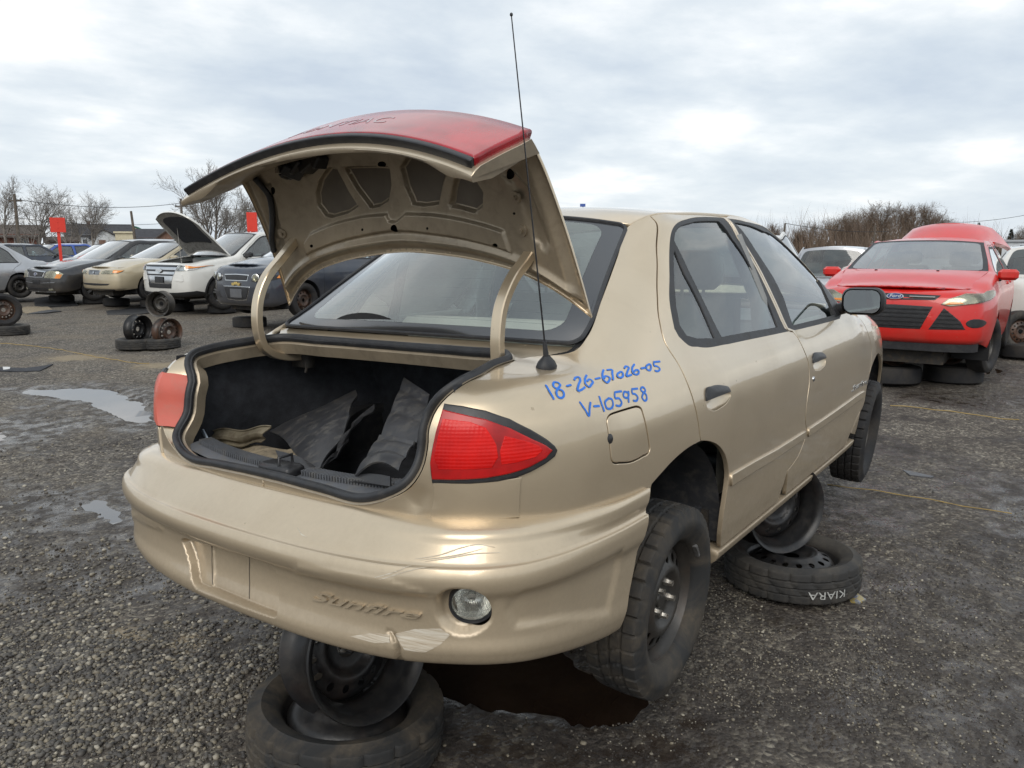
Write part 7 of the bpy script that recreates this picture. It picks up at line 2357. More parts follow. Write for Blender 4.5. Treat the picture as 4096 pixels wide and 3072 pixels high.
# engine bay and raised bonnet
mb = MB(); mb.box((-.30, -.68, .55), (.72, .68, .86)); mb.build('engine_bay', 'dark_void', edg.root)
r_ = np.random.default_rng(4)
for k in range(14):
    x, y = r_.uniform(-.2, .6), r_.uniform(-.55, .55); a, b, c_ = r_.uniform(.05, .16), r_.uniform(.05, .16), r_.uniform(.04, .13)
    mb = MB(); mb.box((x-a, y-b, .84), (x+a, y+b, .90+c_), bev=.015); mb.build('engine_part', ('underbody', 'black_plastic', 'zinc_steel', 'grey_plastic')[k % 4], edg.root)
mb = MB(); mb.box((.62, -.62, .93), (.74, .62, .985), bev=.015); mb.build('radiator_support', 'black_plastic', edg.root)
def raised_bonnet(car, ang, mat, inner='grey_plastic'):
    net = np.array(car.hoodS.P)
    net = np.concatenate([net, net[-1:]*1.0]); net[-1, :, 0] += .20; net[-1, :, 1] *= .88; net[-1, :, 2] -= .05
    hinge = np.array([net[0, 0, 0], 0, net[0, 0, 2]])
    c, s_ = math.cos(ang), math.sin(ang)
    def rot(P):
        d = P-hinge; o = d.copy()
        o[..., 0] = c*d[..., 0]-s_*d[..., 2]; o[..., 2] = s_*d[..., 0]+c*d[..., 2]
        return o+hinge
    S_ = Surf(rot(net))
    b = panel(S_, whole(S_), 'bonnet', mat, car.root, step=.09, gap=0, depth=.03, rnd=.01)
    Si = Surf(rot(net)); Si.flip = -1
    il = panel(Si, inner_uv(Si, .03, .03, .03, .03, .12), 'bonnet_inner', inner, b, step=.06, gap=0, rnd=.02, depth=.0, off=.03)
    panel(Si, inner_uv(Si, .30, .16, .20, .20, .12), 'bonnet_insulation', 'carpet_dark', b, step=.08, gap=0, rnd=.01, depth=.01, off=.042)
    mb = MB(); p = S_.pos(np.array([[S_.ku[-1]*.62, S_.kv[-1]*.30]]))[0]
    mb.tube([(.60, .35, .95), tuple(p)], .007, 6); mb.build('prop_rod', 'zinc_steel', b)
simple('bonnet_grey', (0.30, 0.29, 0.27), 0.6, 0, 0.15, 6, dirt=((0.08, 0.07, 0.06), 0.6))
raised_bonnet(edg, R_(52), 'white_paint', 'bonnet_grey')

son = Car('navy_hatchback', 'dark navy hatchback with round headlamps beside the white sport utility', L=4.04, W=1.735, H=1.52, wb=2.525, fo=.82, sill=.20, belt=1.0, hood0=1.05, hood1=.92, nose_b=.21, ws0=-.33, ws1=-1.10, rw1=-2.6, rw0=-3.05, deck=1.02, tail_t=.98, rt=.31, hatch=True, plan=.34, mat='navy_paint')
son.place_h((1212, 1200), 944, H180+.03)
son.build(wheel='rusty', steer=.05)
son.mirrors('black_plastic')
ga = npatch(son, [(0, .66), (.30, .66), (.33, .775), (0, .785)], 'grille', 'chrome', .004)
npatch(son, [(0, .675), (.28, .675), (.31, .76), (0, .77)], 'grille_mesh', 'black_plastic', .012)
npatch(son, [(0, .31), (.26, .33), (.36, .57), (0, .575)], 'lower_grille', 'chrome', .004)
npatch(son, [(0, .33), (.25, .348), (.34, .555), (0, .56)], 'grille_mesh', 'black_plastic', .012)
npatch(son, [(0, .37), (.155, .37), (.155, .52), (0, .52)], 'plate_holder', 'grey_plastic', .022)
simple('gold_badge', (0.62, 0.45, 0.16), 0.25, 0.9)
q = npoly(son, [(0, .595), (.045, .595), (.045, .578), (.105, .578), (.115, .628), (.045, .628), (.045, .645), (0, .645)]); son.patch(q, 'badge', 'gold_badge', off=.018, depth=.012, rnd=.003, step=.02)
for mir in (False, True):
    panel(son.S, npoly(son, [(.40, .66), (.56, .64), (.80, .70), (.84, .80), (.60, .80), (.43, .78)]), 'lamp_housing', 'black_plastic', son.root, step=.05, gap=0, off=.003, mirror=mir)
    for (yy, zz_, rr) in ((.50, .722, .062), (.70, .745, .055)):
        qq = son.uyz([yy], [zz_]); p = son.S.pos(qq)[0]*([1, -1, 1] if mir else [1, 1, 1]); n = np.array([.93, -.36*(1 if not mir else -1), .05])
        M = Matrix.Translation(Vector(p)) @ Vector(n).to_track_quat('Z', 'Y').to_matrix().to_4x4()
        mb = MB(); mb.lathe([(rr*1.1, -.03), (rr*1.12, .022), (rr*.96, .026), (rr*.9, .010), (rr*.4, -.005), (.0005, -.008)], 24, M); hl_ = mb.build('headlamp', 'reflector_bowl', son.root)
        mb = MB(); mb.lathe([(rr*.98, .020), (rr*.6, .030), (.0005, .034)], 24, M); mb.build('lamp_lens', 'hazed_lens', hl_)
    panel(son.S, npoly(son, [(.79, .72), (.84, .73), (.85, .80), (.80, .80)]), 'turn_signal', 'amber_lens', son.root, step=.05, gap=0, off=.012, mirror=mir)
    panel(son.S, npoly(son, [(.46, .36), (.72, .38), (.74, .47), (.50, .47)]), 'fog_lamp_cover', 'black_plastic', son.root, step=.05, gap=0, off=.005, mirror=mir)

PROTO = {}
def copy_tree(o, parent, old, new):
    c = o.copy(); COL.objects.link(c); c.parent = parent
    if c.type == 'MESH' and c.data.materials and c.data.materials[0] == MATS[old]:
        c.material_slots[0].link = 'OBJECT'; c.material_slots[0].material = MATS[new]
    for ch in o.children: copy_tree(ch, c, old, new)
    return c
def extra(name, label, mat, x, y, th, z=.12, wheel='steel', far=True, mirror_mat='black_plastic', tail=None, **k):
    key = (wheel, tuple(sorted(k.items())))
    if key in PROTO:
        src = PROTO[key]
        c = Car.__new__(Car); c.__dict__.update(src.__dict__)
        c.root = copy_tree(src.root, None, src.mat, mat); c.root.name = name
        c.root.matrix_world = Matrix.Translation((x, y, z)) @ Matrix.Rotation(th, 4, 'Z')
        tag(c.root, label, 'car')
    else:
        c = Car(name, label, mat=mat, **k); c.put(x, y, z, th); c.build(wheel=wheel, far=far, step=.10)
        if mirror_mat: c.mirrors(mirror_mat)
        PROTO[key] = c
    if tail:
        for mir in (False, True): panel(c.S, c.uyz([p[0] for p in tail], [p[1] for p in tail], rear=True), 'tail_lamp', 'red_lens_smooth', c.root, step=.06, gap=0, off=.008, depth=.006, mirror=mir)
    return c
def wpos(p, D):
    P = CAM_W + CAM_RW.T @ np.array([(p[0]-2048)/FPX*D, (p[1]-1536)/FPX*D, D]); return P
SED = dict(L=4.75, W=1.78, H=1.45, wb=2.7, fo=.95)
TAIL = [(.52, .70), (.78, .70), (.80, .90), (.56, .90)]
# next cars of the left row, seen past and through the gold car
p = wpos((1480, 1180), 17.0); extra('white_sedan', 'white sedan behind the gold rear window, right of the navy hatchback', 'white_paint', p[0], p[1], H180+.03, **SED)
p = wpos((1960, 1180), 16.5); extra('white_van', 'tall white car seen through the gold rear window', 'white_paint', p[0], p[1], H180, L=4.7, W=1.9, H=1.75, belt=1.15, hood0=1.18, hood1=1.0, rt=.35, arch=.40, hatch=True, rw1=-3.1, rw0=-3.45, deck=1.15, tail_t=1.1, ws1=-1.15)
p = wpos((2560, 1170), 14.5); extra('silver_sedan', 'pale silver car seen through the gold rear door glass', 'silver_paint', p[0], p[1], H180-.02, **SED)
p = wpos((2830, 1165), 15.5); extra('white_wagon', 'white car seen through the gold front door glass', 'white_paint', p[0], p[1], H180, L=4.7, W=1.85, H=1.62, belt=1.08, hood0=1.1, hood1=.95, rt=.34, arch=.38, hatch=True, rw1=-3.1, rw0=-3.45, deck=1.1, tail_t=1.05)
# second row further left and behind
p = wpos((20, 1118), 21.0); c_ = extra('silver_sedan', 'silver sedan cut by the left edge, red tail lamp towards us', 'silver_paint', p[0]-2.72+.3, p[1]+.65, H180+.0, tail=TAIL, **SED)
p = wpos((150, 1075), 27.0); extra('grey_sedan', 'dark grey sedan behind the black sedan, left of the red board post', 'grey_paint', p[0]+1.2, p[1], H180, z=.1, **SED)
p = wpos((245, 1075), 26.0); extra('grey_sedan', 'dark sedan behind the black sedan bonnet, right of the red board post', 'navy_paint', p[0]+2.0, p[1], H180, z=.1, **SED)
p = wpos((5, 1040), 34.0); extra('blue_sedan', 'blue sedan in the far row at the left', 'blue_paint', p[0]+1, p[1], H180, z=.1, **SED)
p = wpos((150, 1040), 34.0); mv_ = extra('mauve_sedan', 'dark sedan with raised pink boot lid in the far row', 'navy_paint', p[0]+1, p[1], 0.0, z=.1, **SED)
simple('pink_paint', (0.45, 0.22, 0.26), 0.4, 0, 0.15, 2, coat=.5)
sheet(np.array(gridf(lambda a, b: (-3.2-.5*a, -.72+1.44*b, 1.05+.75*math.sin(a*1.4)+.05*math.sin(math.pi*b)), 6, 8)), .05, 'boot_lid', 'pink_paint', mv_.root)
# right side: silver hatchback behind the red car, white wreck at the right edge
p = wpos((3300, 1090), 14.2); sh = extra('silver_hatchback', 'silver hatchback showing its rear window left of the red car', 'silver_paint', p[0]+.2, p[1]-.1, .05, z=.02, L=4.2, W=1.76, H=1.47, hatch=True, rw1=-2.85, rw0=-3.15, deck=.98, tail_t=.95, tail=[(.60, .62), (.80, .62), (.80, .88), (.64, .90)])
sh.root.location = (p[0]+2.9, p[1]+.05, .02)
p = wpos((4085, 1250), 12.2); wr = extra('white_wreck', 'stripped white car at the right edge behind the red car', 'white_paint', p[0]+3.5, p[1]-.1, math.pi*.02, z=.12, wheel='rusty', L=4.5, W=1.80, H=1.40, belt=.92, hood0=.98, hood1=.82, hatch=True, rw1=-3.0, rw0=-3.3, deck=.95, tail_t=.92)
# ------------------------------------------------------------------ what the cars rest on
FLAT = {}
def flat_wheel(label, x, y, z=None, kind='steel', R=.31, tiltv=(0.03, 0.02, 1), name='flat_tyre', cat='tyre'):
    e = empty(name, (x, y, 0))
    bg_wheel(e, kind, (0, 0, .10 if z is None else z), 1, R)
    w = e.children[0]
    w.name = 'wheel'
    # the wheel lies on its side
    w.matrix_local = Matrix.Translation((0, 0, .10 if z is None else z)) @ Vector(tiltv).normalized().to_track_quat('Z', 'X').to_matrix().to_4x4()
    return tag(e, label, cat)
def under(car, lx, ly): return car.M @ Vector((lx, ly, 0))
for car, who in ((blk, 'black sedan'), (ion, 'cream sedan'), (edg, 'white sport utility'), (son, 'navy hatchback')):
    for ly, side in ((.62, 'near'), (-.62, 'far')):
        p = under(car, -.15 if side == 'near' else .1, ly)
        flat_wheel('flat tyre lying under the %s front wheel of the %s' % (side, who), p.x, p.y)
p = under(red, -.1, .52); flat_wheel('flat tyre on holed steel wheel lying under the near red front wheel', p.x, p.y, kind='rusty')
p = under(red, .35, -.05); flat_wheel('flat tyre lying under the middle of the red bumper', p.x, p.y)
p = under(red, .15, -.55); flat_wheel('flat tyre lying under the far red front wheel', p.x, p.y, kind='rusty')
for ly, lab in ((.45, 'bare wheel standing on the flat tyre under the near red front wheel'), (-.05, 'bare wheel standing on the flat tyre under the red bumper')):
    p = under(red, -.12 if ly > .2 else .33, ly)
    loose_wheel('wheel_without_tyre', lab, 'rim', (p.x, p.y, .20+.19), (-.8, -.5, 0), 0, .2, .18, .18, steel='steel_rusty', tyre_on=False, nholes=8)
p = wpos((4075, 1340), 11.2); loose_wheel('steel_wheel_with_tyre', 'rusty steel wheel with tyre standing at the right edge', 'wheel', (p[0], p[1], .33), (-.75, -.6, .1), 0, .30, .18, .19, 'tyre_dusty', 'steel_rusty', ncirc=48)
p = wpos((4090, 1420), 11.0); flat_wheel('flat tyre lying at the right edge under the rusty wheel', p[0], p[1], kind='rusty')

# ------------------------------------------------------------------ bare trees
simple('bark_grey', (0.20, 0.178, 0.158), 0.95, 0, 0.3, 2)
simple('bark_brown', (0.15, 0.108, 0.078), 0.95, 0, 0.3, 2)
def seg_mesh(segs, n):
    """all segments (a, b, ra, rb) as tapered n-sided tubes in one go"""
    A = np.array([q[0] for q in segs]); B = np.array([q[1] for q in segs]); ra = np.array([q[2] for q in segs]); rb = np.array([q[3] for q in segs])
    d = B-A; d /= np.maximum(np.linalg.norm(d, axis=1, keepdims=True), 1e-9)
    ref = np.where(np.abs(d[:, 2:]) < .9, [[0, 0, 1.0]], [[1.0, 0, 0]])
    u = np.cross(d, ref); u /= np.linalg.norm(u, axis=1, keepdims=True); v = np.cross(d, u)
    t = 2*math.pi*np.arange(n)/n
    ring = u[:, None]*np.cos(t)[None, :, None] + v[:, None]*np.sin(t)[None, :, None]
    V = np.concatenate([A[:, None]+ring*ra[:, None, None], B[:, None]+ring*rb[:, None, None]], 1).reshape(-1, 3)
    k = np.arange(n); q = np.stack([k, (k+1) % n, n+(k+1) % n, n+k], 1)
    F = (q[None] + (2*n*np.arange(len(segs)))[:, None, None]).reshape(-1, 4)
    return V, F
def raw_mesh(name, parts, mat):
    me = bpy.data.meshes.new(name)
    V = np.concatenate([p[0] for p in parts]); off = np.cumsum([0]+[len(p[0]) for p in parts[:-1]])
    F = np.concatenate([p[1]+o for p, o in zip(parts, off)])
    k = F.shape[1]
    me.vertices.add(len(V)); me.vertices.foreach_set('co', V.ravel())
    me.loops.add(F.size); me.loops.foreach_set('vertex_index', F.ravel().astype(np.int32))
    me.polygons.add(len(F)); me.polygons.foreach_set('loop_start', (np.arange(len(F))*k).astype(np.int32))
    me.update(calc_edges=True); me.materials.append(MATS[mat])
    return me
def tree_mesh(seed, h, spread=.5, levels=4, dense=1.0, lean=0.0, multi=1):
    r = random.Random(seed)
    tr, cr_ = [], []
    g = r.gauss
    def nrmz(x, y, z):
        l = math.sqrt(x*x+y*y+z*z) or 1e-6
        return x/l, y/l, z/l
    def grow(p, d, L, rad, lev):
        steps = 5 if lev == 0 else 3
        s_ = .10+.05*lev; upb = .05 if lev else 0.0
        for i in range(steps):
            d2 = nrmz(d[0]+g(0, s_), d[1]+g(0, s_), d[2]+g(0, s_)+upb)
            q = (p[0]+d2[0]*L/steps, p[1]+d2[1]*L/steps, p[2]+d2[2]*L/steps)
            r0, r1 = rad*(1-.55*i/steps), rad*(1-.55*(i+1)/steps)
            (tr if lev < 2 else cr_).append((p, q, r0, r1))
            p, d = q, d2
            if lev < levels and (i >= (1 if lev == 0 else 0)):
                for _ in range(r.randint(1, 2 if lev > 1 else 2+int(dense))):
                    a = (g(0, 1), g(0, 1), g(0, 1)); dt = a[0]*d[0]+a[1]*d[1]+a[2]*d[2]
                    a = nrmz(a[0]-dt*d[0], a[1]-dt*d[1], a[2]-dt*d[2])
                    ang = r.uniform(.35, .35+spread); c, sn = math.cos(ang), math.sin(ang)
                    bd = nrmz(d[0]*c+a[0]*sn, d[1]*c+a[1]*sn, d[2]*c+a[2]*sn+.12)
                    grow(p, bd, L*r.uniform(.45, .68), max(r1*.60, .010), lev+1)
        if lev < levels: grow(p, d, L*.55, max(rad*.42, .010), lev+1)
    for k in range(multi):
        m = .12*(multi > 1)
        grow((g(0, m), g(0, m), -.1), nrmz(lean+g(0, m), g(0, m), 1.0), h*.52, h*.017+.03, 0)
    return tr, cr_
TREES = {}
def tree(label, px_x, top_y, D, kind, mat, rot=0.0, group=None):
    key = (kind, mat)
    if key not in TREES:
        sd, spread, lev, dn, ln, mu = {'tall': (1, .42, 4, 1, 0, 1), 'round': (2, .62, 4, 1, 0, 1), 'pair': (3, .40, 4, 1, .03, 2), 'thin': (4, .5, 3, 0, .12, 1), 'willow': (8, .55, 4, 1, .08, 2), 'bush': (6, .7, 4, 1, 0, 3)}[kind]
        tr, cr_ = tree_mesh(sd, 8.0, spread, lev, dn, ln, mu)
        zs = max(q[1][2] for q in cr_)
        TREES[key] = (raw_mesh('trunk', [seg_mesh(tr, 5)], mat), raw_mesh('crown', [seg_mesh(cr_, 3)], mat), zs)
    ma, mb_, zs = TREES[key]
    P = wpos((px_x, 975), D)
    hgt = CAM_H + (HORIZON-top_y)/FPX*D
    e = empty('bare_tree', (P[0], P[1], 0), rot)
    sc = hgt/zs; e.scale = (sc, sc, sc)
    for nm, me in (('trunk', ma), ('crown', mb_)):
        o = bpy.data.objects.new(nm, me); COL.objects.link(o); o.parent = e
    return tag(e, label, 'tree', group)
tree('tall bare tree at the far left edge of the skyline', 28, 700, 66, 'tall', 'bark_grey', 1.0)
tree('bare tree left of the red square board', 149, 722, 70, 'round', 'bark_grey', 2.2)
tree('thin crooked bare tree just right of the red square board', 262, 772, 64, 'thin', 'bark_grey', .4)
tree('round bare tree above the white house roof', 378, 765, 95, 'round', 'bark_grey', 3.0)
tree('low bare tree left of the tree above the white house', 335, 815, 95, 'round', 'bark_grey', 5.0)
tree('largest bare tree, rising behind the raised white bonnet', 848, 640, 66, 'pair', 'bark_grey', .5)
tree('bare tree right of the largest tree, left of the tall red board', 938, 785, 78, 'round', 'bark_grey', 1.6)
tree('bare tree behind the tall red board', 1015, 745, 74, 'tall', 'bark_grey', 4.0)
tree('bare tree hidden partly by the raised boot lid', 1080, 720, 76, 'round', 'bark_grey', 2.7)
tree('thin sapling beside the brick house', 82, 860, 52, 'thin', 'bark_grey', 2.0)
tree('leaning sapling right of the brick house', 118, 850, 54, 'thin', 'bark_grey', 4.4)
ords = ('first', 'second', 'third', 'fourth', 'fifth', 'sixth', 'seventh', 'eighth', 'ninth', 'tenth', 'eleventh')
for k, (x_, t_, kd) in enumerate(((3195, 905, 'bush'), (3250, 880, 'willow'), (3310, 862, 'bush'), (3370, 845, 'willow'), (3425, 832, 'bush'), (3480, 818, 'willow'), (3535, 800, 'willow'), (3590, 800, 'bush'), (3640, 812, 'willow'), (3695, 805, 'willow'), (3760, 852, 'willow'))):
    tree('bare brown tree of the tree line behind the red car, %s from the left' % ords[k], x_, t_, 92 + (k % 3)*6, kd, 'bark_brown', k*1.3, 'tree line behind the red car')
tree('small bare treetop left of the leaning pole, above the gold roof', 3082, 882, 110, 'bush', 'bark_brown', 1.0)
tree('small bare tree at the far right edge', 4092, 900, 90, 'willow', 'bark_brown', 2.0)
tree('bare tree right of the raised red tailgate', 3960, 915, 120, 'bush', 'bark_grey', 2.0)
# conifers at the far right
simple('conifer_green', (0.035, 0.05, 0.035), 0.95, 0, 0.3, 2)
def conifer(label, px_x, top_y, D, seed):
    P = wpos((px_x, 975), D); hgt = CAM_H + (HORIZON-top_y)/FPX*D
    r = np.random.default_rng(seed)
    e = empty('conifer_tree', (P[0], P[1], 0))
    mb = MB(); mb.tube([(0, 0, 0), (0, 0, hgt)], [.18, .02], 6); mb.build('trunk', 'bark_brown', e)
    mb = MB()
    for k in range(420):
        z = hgt*(.18+.82*r.random()); rad = (hgt-z)*.26*(.5+.7*r.random())+.1; t = r.uniform(0, 6.28)
        a = np.array([0, 0, z]); b = np.array([rad*math.cos(t), rad*math.sin(t), z-rad*.25]); s_ = np.array([-math.sin(t), math.cos(t), 0])*.14*(.5+r.random())
        mb.add([a, b+s_, b-s_+[0, 0, .1]], [(0, 1, 2)])
    mb.build('crown', 'conifer_green', e)
    tag(e, label, 'tree')
conifer('dark conifer above the raised red tailgate', 3908, 893, 95, 1)
conifer('dark conifer at the right edge behind the white wreck', 4040, 918, 90, 2)
# dry undergrowth: thin stems in a band
def brush(name, pts, n, hmin, hmax, mat, seed, depth=6):
    r = np.random.default_rng(seed)
    W = np.array([wpos((p[0], 975), p[1]) for p in pts])
    t = r.random(n)*(len(pts)-1); i = np.minimum(t.astype(int), len(pts)-2); f = (t-i)[:, None]
    p = W[i]*(1-f)+W[i+1]*f
    p[:, :2] += r.normal(0, depth*.3, (n, 2)); p[:, 2] = -.1
    h = hmin + (hmax-hmin)*r.random(n)**1.5*(.3+1.4*(vnoise(t*5, np.full(n, seed*1.0), 11)+.5))
    top = p + np.stack([r.normal(0, .28, n)*h, r.normal(0, .28, n)*h, h], 1)
    w = (.016+.02*r.random(n))[:, None]*np.array([[1, -1, 0]])
    V = np.stack([p-w, p+w, top], 1).reshape(-1, 3)
    o = bpy.data.objects.new(name, raw_mesh(name, [(V, np.arange(3*n).reshape(-1, 3))], mat)); COL.objects.link(o)
    return tag(o, kind='stuff')
brush('dry_brush', [(-150, 50), (300, 50), (700, 52), (1150, 55)], 9000, .3, 1.5, 'bark_grey', 5)
brush('undergrowth', [(3080, 95), (3300, 92), (3500, 90), (3700, 90), (3850, 95)], 7000, .6, 4.2, 'bark_brown', 6, 12)
brush('undergrowth', [(3800, 110), (4000, 110), (4200, 110)], 1500, .4, 2.2, 'bark_brown', 7, 9)

# ------------------------------------------------------------------ houses
simple('brick_red', (0.16, 0.065, 0.045), 0.9, 0, 0.25, 3)
simple('brick_brown', (0.19, 0.11, 0.08), 0.9, 0, 0.2, 3)
simple('white_siding', (0.60, 0.63, 0.66), 0.8, 0, 0.08, 2, dirt=((0.36, 0.35, 0.33), 0.4))
simple('cream_wall', (0.62, 0.56, 0.40), 0.85, 0, 0.08, 2)
simple('roof_dark', (0.045, 0.046, 0.052), 0.9, 0, 0.25, 2)
simple('roof_brown', (0.075, 0.06, 0.052), 0.9, 0, 0.25, 2)
simple('green_door', (0.03, 0.12, 0.085), 0.6, 0, 0.1, 2)
simple('window_dark', (0.06, 0.07, 0.08), 0.15, 0, 0.2, 2, coat=1.0)
class House:
    """local x = to the right in the picture, y = away, z up; size read off the picture at distance D"""
    def __init__(s, name, label, px_x, D, turn=0.0, cat='house'):
        P = wpos((px_x, 975), D); s.D = D
        d = np.array([P[0]-CAM_W[0], P[1]-CAM_W[1]]); d /= np.linalg.norm(d)
        th = math.atan2(-d[0], d[1]) + turn
        s.root = empty(name, (P[0], P[1], 0), th); tag(s.root, label, cat); s.m = D/FPX
    def box(s, nm, lo, hi, mat, parent=None): mb = MB(); mb.box(lo, hi); return mb.build(nm, mat, parent or s.root)
    def gable(s, nm, x0, x1, y0, y1, z0, z1, mat, along='x', over=.3, th=.18, wall=None):
        mb = MB()
        if along == 'x':
            ym = (y0+y1)/2
            prof = [(y0-over, z0-over*.5), (ym, z1), (y1+over, z0-over*.5), (y1+over, z0-over*.5-th), (ym, z1-th), (y0-over, z0-over*.5-th)]
            V = [(x0-over, a, b) for a, b in prof] + [(x1+over, a, b) for a, b in prof]
        else:
            xm = (x0+x1)/2
            prof = [(x0-over, z0-over*.5), (xm, z1), (x1+over, z0-over*.5), (x1+over, z0-over*.5-th), (xm, z1-th), (x0-over, z0-over*.5-th)]
            V = [(a, y0-over, b) for a, b in prof] + [(a, y1+over, b) for a, b in prof]
        F = [(i, (i+1) % 6, 6+(i+1) % 6, 6+i) for i in range(6)] + [(0, 1, 4, 5), (1, 2, 3, 4), (6, 7, 10, 11), (7, 8, 9, 10)]
        mb.add(V, F); o = mb.build(nm, mat, s.root)
        if wall:
            for e_ in (0, 1):
                mb = MB()
                if along == 'x':
                    x = (x0, x1)[e_]; mb.add([(x, y0, z0-.01), (x, (y0+y1)/2, z1-th-.02), (x, y1, z0-.01)], [(0, 1, 2)])
                else:
                    y = (y0, y1)[e_]; mb.add([(x0, y, z0-.01), ((x0+x1)/2, y, z1-th-.02), (x1, y, z0-.01)], [(0, 1, 2)])
                mb.build('gable_wall', wall, s.root)
        return o
    def window(s, x0, x1, z0, z1, y=0.0, frame='white_siding'):
        w = s.box('window', (x0-.08, y-.06, z0-.08), (x1+.08, y-.005, z1+.08), frame)
        s.box('pane', (x0, y-.075, z0), (x1, y-.062, z1), 'window_dark', w)
    def door(s, x0, x1, z1, y=0.0, mat='brick_brown'): return s.box('door', (x0, y-.05, 0), (x1, y-.004, z1), mat)
h = House('white_house', 'white house with dark gabled roof at the left', 268, 118)
h.box('wall', (.2, 0, 0), (8.8, 7, 2.95), 'white_siding')
h.gable('roof', .2, 8.8, 0, 7, 2.95, 4.55, 'roof_dark', 'x', wall='white_siding')
h.box('porch_wall', (3.2, -1.6, 0), (6.8, .0, 2.6), 'white_siding'); h.gable('porch_roof', 3.2, 6.8, -1.6, 2.0, 2.6, 3.75, 'roof_dark', 'y', wall='white_siding')
for a, b in ((1.0, 1.6), (2.1, 2.7), (7.4, 8.1)): h.window(a, b, 1.0, 2.2)
h.window(5.4, 6.1, 1.0, 2.0, -1.6); h.door(4.2, 5.1, 2.1, -1.6)
h.box('chimney', (2.9, 3.2, 4.2), (3.4, 3.7, 4.95), 'brick_red')
h = House('brick_house', 'red brick house with low brown roof at the left edge', -110, 96)
h.box('wall', (0, 0, 0), (7.2, 8, 2.75), 'brick_red'); h.gable('roof', 0, 7.2, 0, 8, 2.75, 3.95, 'roof_brown', 'x', over=.6, wall='brick_red')
h.window(4.4, 5.8, 1.2, 2.2); h.window(1.2, 2.6, 1.2, 2.2)
h = House('brick_shed', 'low red brick shed behind the red square board', 180, 105)
h.box('wall', (0, 0, 0), (4, 4, 2.0), 'brick_red'); h.gable('roof', 0, 4, 0, 4, 2.0, 2.5, 'roof_brown', 'x', over=.2, wall='brick_red'); h.door(1.2, 2.0, 1.8)
h = House('arched_hall', 'cream hall with arched green-edged roof and green door', 468, 150)
n = 16
arc = [(2.5-2.5*math.cos(math.pi*k/n), 3.0+1.75*math.sin(math.pi*k/n)) for k in range(n+1)]
mb = MB(); poly = [(0, 0)] + arc + [(5.0, 0)]
mb.add([(a, 0, z) for a, z in poly] + [(a, 9, z) for a, z in poly], [tuple(range(len(poly)))[::-1], tuple(range(len(poly), 2*len(poly)))] + [(i, (i+1) % len(poly), len(poly)+(i+1) % len(poly), len(poly)+i) for i in range(len(poly))]); mb.build('wall', 'cream_wall', h.root)
mb = MB(); mb.tube([(a, -.1, z+.05) for a, z in arc], .16, 6); mb.build('roof_edge', 'green_door', h.root)
h.box('gate_door', (1.2, -.12, 0), (3.8, -.02, 3.7), 'green_door')
h = House('brown_house', 'dark roofed house with brown gable right of the arched hall', 553, 110)
h.box('wall', (0, 0, 0), (4.9, 6, 2.4), 'brick_brown'); h.gable('roof', 0, 4.9, 0, 6, 2.4, 3.65, 'roof_dark', 'x', wall='brick_brown')
h.box('wing_wall', (2.2, -1.5, 0), (5.3, 0, 2.3), 'brick_brown'); h.gable('wing_roof', 2.2, 5.3, -1.5, 2, 2.3, 3.5, 'roof_brown', 'y', wall='brick_brown'); h.window(3.3, 4.1, 1.0, 1.9, -1.5)
h = House('long_shed', 'pale long building at the right edge of the horizon', 4010, 80, cat='building')
h.box('wall', (0, 0, 0), (8, 6, 1.75), 'white_siding'); h.box('roof', (-.2, -.2, 1.75), (8.2, 6.2, 1.95), 'silver_paint'); h.window(1.5, 2.2, .8, 1.4)
h = House('pale_shed', 'low pale shed roof seen above the raised white bonnet', 640, 120, cat='building')
h.box('wall', (-6, 0, 0), (3, 6, 3.1), 'cream_wall'); h.box('roof', (-6.2, -.2, 3.1), (3.2, 6.2, 3.35), 'cream_wall')

# ------------------------------------------------------------------ red boards, poles, wires
def board(label, x0, x1, y0, y1, D, post_to, tiltz=0.0):
    c = wpos(((x0+x1)/2, (y0+y1)/2), D); w, hh = (x1-x0)/FPX*D, (y1-y0)/FPX*D
    d = np.array([c[0]-CAM_W[0], c[1]-CAM_W[1]]); th = math.atan2(-d[0], d[1])
    e = empty('red_board', (c[0], c[1], 0), th)
    mb = MB(); mb.box((-w/2, -.012, c[2]-hh/2), (w/2, .012, c[2]+hh/2), bev=.004); mb.build('board', 'red_board', e)
    mb = MB(); mb.box((-.045, .014, 0), (.045, .09, c[2]+hh*.3)); mb.build('post', 'red_board', e)
    for zz_ in (c[2]-hh*.2, c[2]+hh*.2):
        mb = MB(); mb.lathe([(.02, 0), (.02, .008), (.0005, .01)], 8, Matrix.Translation((0, -.012, zz_)) @ Matrix.Rotation(R_(90), 4, 'X')); mb.build('bolt', 'red_board', e)
    return tag(e, label, 'sign')
board('blank red square board on a post behind the black sedan', 204, 258, 871, 929, 26, 1003)
board('tall narrow red board above the white sport utility roof', 988, 1028, 850, 926, 25, 1000)
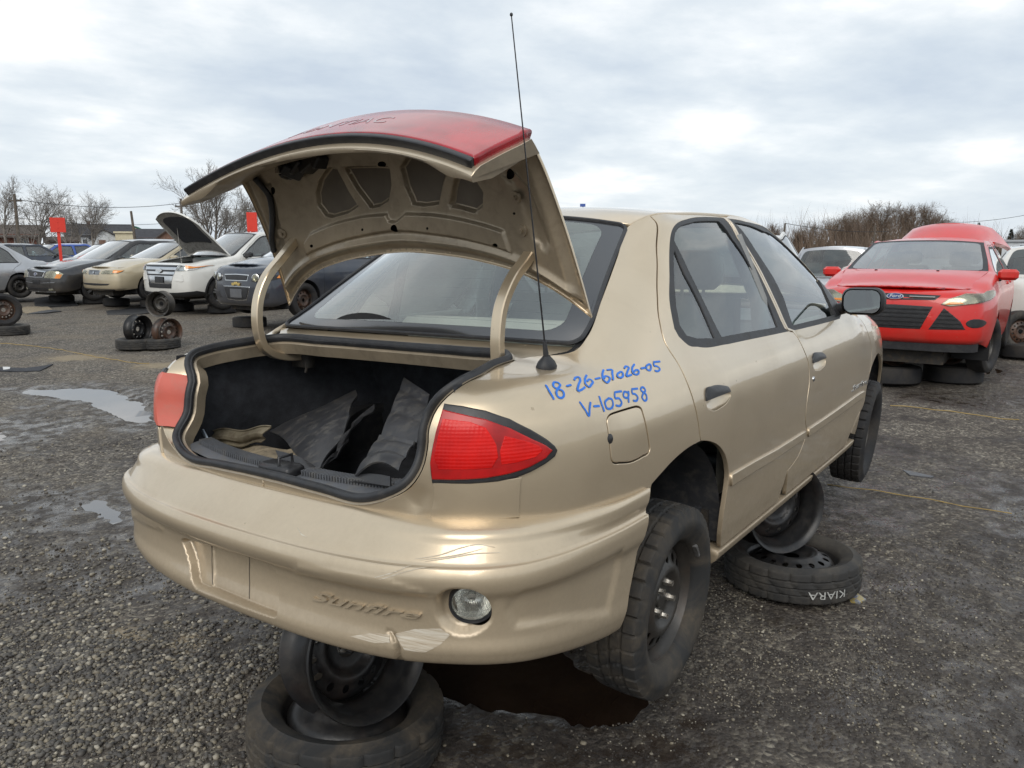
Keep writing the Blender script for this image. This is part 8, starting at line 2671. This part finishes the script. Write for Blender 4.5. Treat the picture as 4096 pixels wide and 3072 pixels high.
def pole(label, top, bot, D, r=.13, arm=None, lean=True):
    a, b = wpos(top, D), wpos(bot, D)
    d = (a-b)/(a[2]-b[2]); g_ = b - d*b[2]
    e = empty('utility_pole', (g_[0], g_[1], 0))
    t_ = a-g_
    mb = MB(); mb.tube([(0, 0, 0), tuple(t_)], [r*1.2, r*.8], 8); mb.build('mast', 'wood_pole', e)
    if arm:
        rd = CAM_RW[0]
        for k, (dz, w) in enumerate(arm):
            p = t_ - np.array([0, 0, dz]); mb = MB(); mb.tube([tuple(p - rd*w), tuple(p + rd*w)], .06, 6); mb.build('crossarm', 'wood_pole', e)
            for s_ in (-1, 1): mb = MB(); q = p + rd*w*.85*s_; mb.lathe([(.05, 0), (.07, .1), (.03, .2)], 6, Matrix.Translation(Vector(q))); mb.build('insulator', 'grey_plastic', e)
    tag(e, label, 'pole'); return a
pa = pole('leaning utility pole at the far left edge', (57, 776), (70, 909), 60, arm=((.5, .5),))
pb = pole('utility pole with crossarm behind the raised white bonnet', (723, 795), (727, 860), 75, arm=((.7, .6), (1.6, .4)))
pc = pole('plain leaning pole beside the arched hall', (524, 845), (537, 939), 62, r=.11)
pd = pole('thin pole above the gold front door', (3141, 893), (3134, 950), 70, r=.10)
pe = pole('pole standing in front of the brown tree line', (3501, 900), (3496, 970), 80, r=.10)
pf = pole('small pole with blue sign above the gold roof', (2332, 815), (2331, 900), 70, r=.06)
c = wpos((2331, 821), 69.9)
mb = MB(); th = math.atan2(-(c[0]-CAM_W[0]), c[1]-CAM_W[1]); mb.box((-.24, -.05, -.13), (.24, .05, .13), Matrix.Translation(Vector(c)) @ Matrix.Rotation(th, 4, 'Z')); o = mb.build('blue_sign', 'blue_paint'); tag(o, 'small blue sign box on the pole above the gold roof', 'sign')
def wire(label, a, b, sag, r=.022):
    P = [np.array(a)*(1-t)+np.array(b)*t - np.array([0, 0, sag*4*t*(1-t)]) for t in np.linspace(0, 1, 24)]
    mb = MB(); mb.tube(P, r, 4); return tag(mb.build('overhead_wire', 'wire_black'), label, 'wire')
pa2 = wpos((60, 797), 60); pb2 = wpos((724, 812), 75)
wire('overhead wire between the far left pole and the crossarm pole', pa2, pb2, .5)
wire('overhead wire from the crossarm pole towards the raised boot lid', pb2, wpos((1250, 826), 90), .5)
wire('lower overhead wire above the white house', wpos((58, 870), 60), wpos((724, 888), 75), .4, .016)
wire('overhead wire from the thin pole to the brown tree line', pd, wpos((3560, 925), 82), .3)
wire('overhead wire at the far right edge of the sky', wpos((3780, 890), 95), wpos((4300, 815), 80), .5)
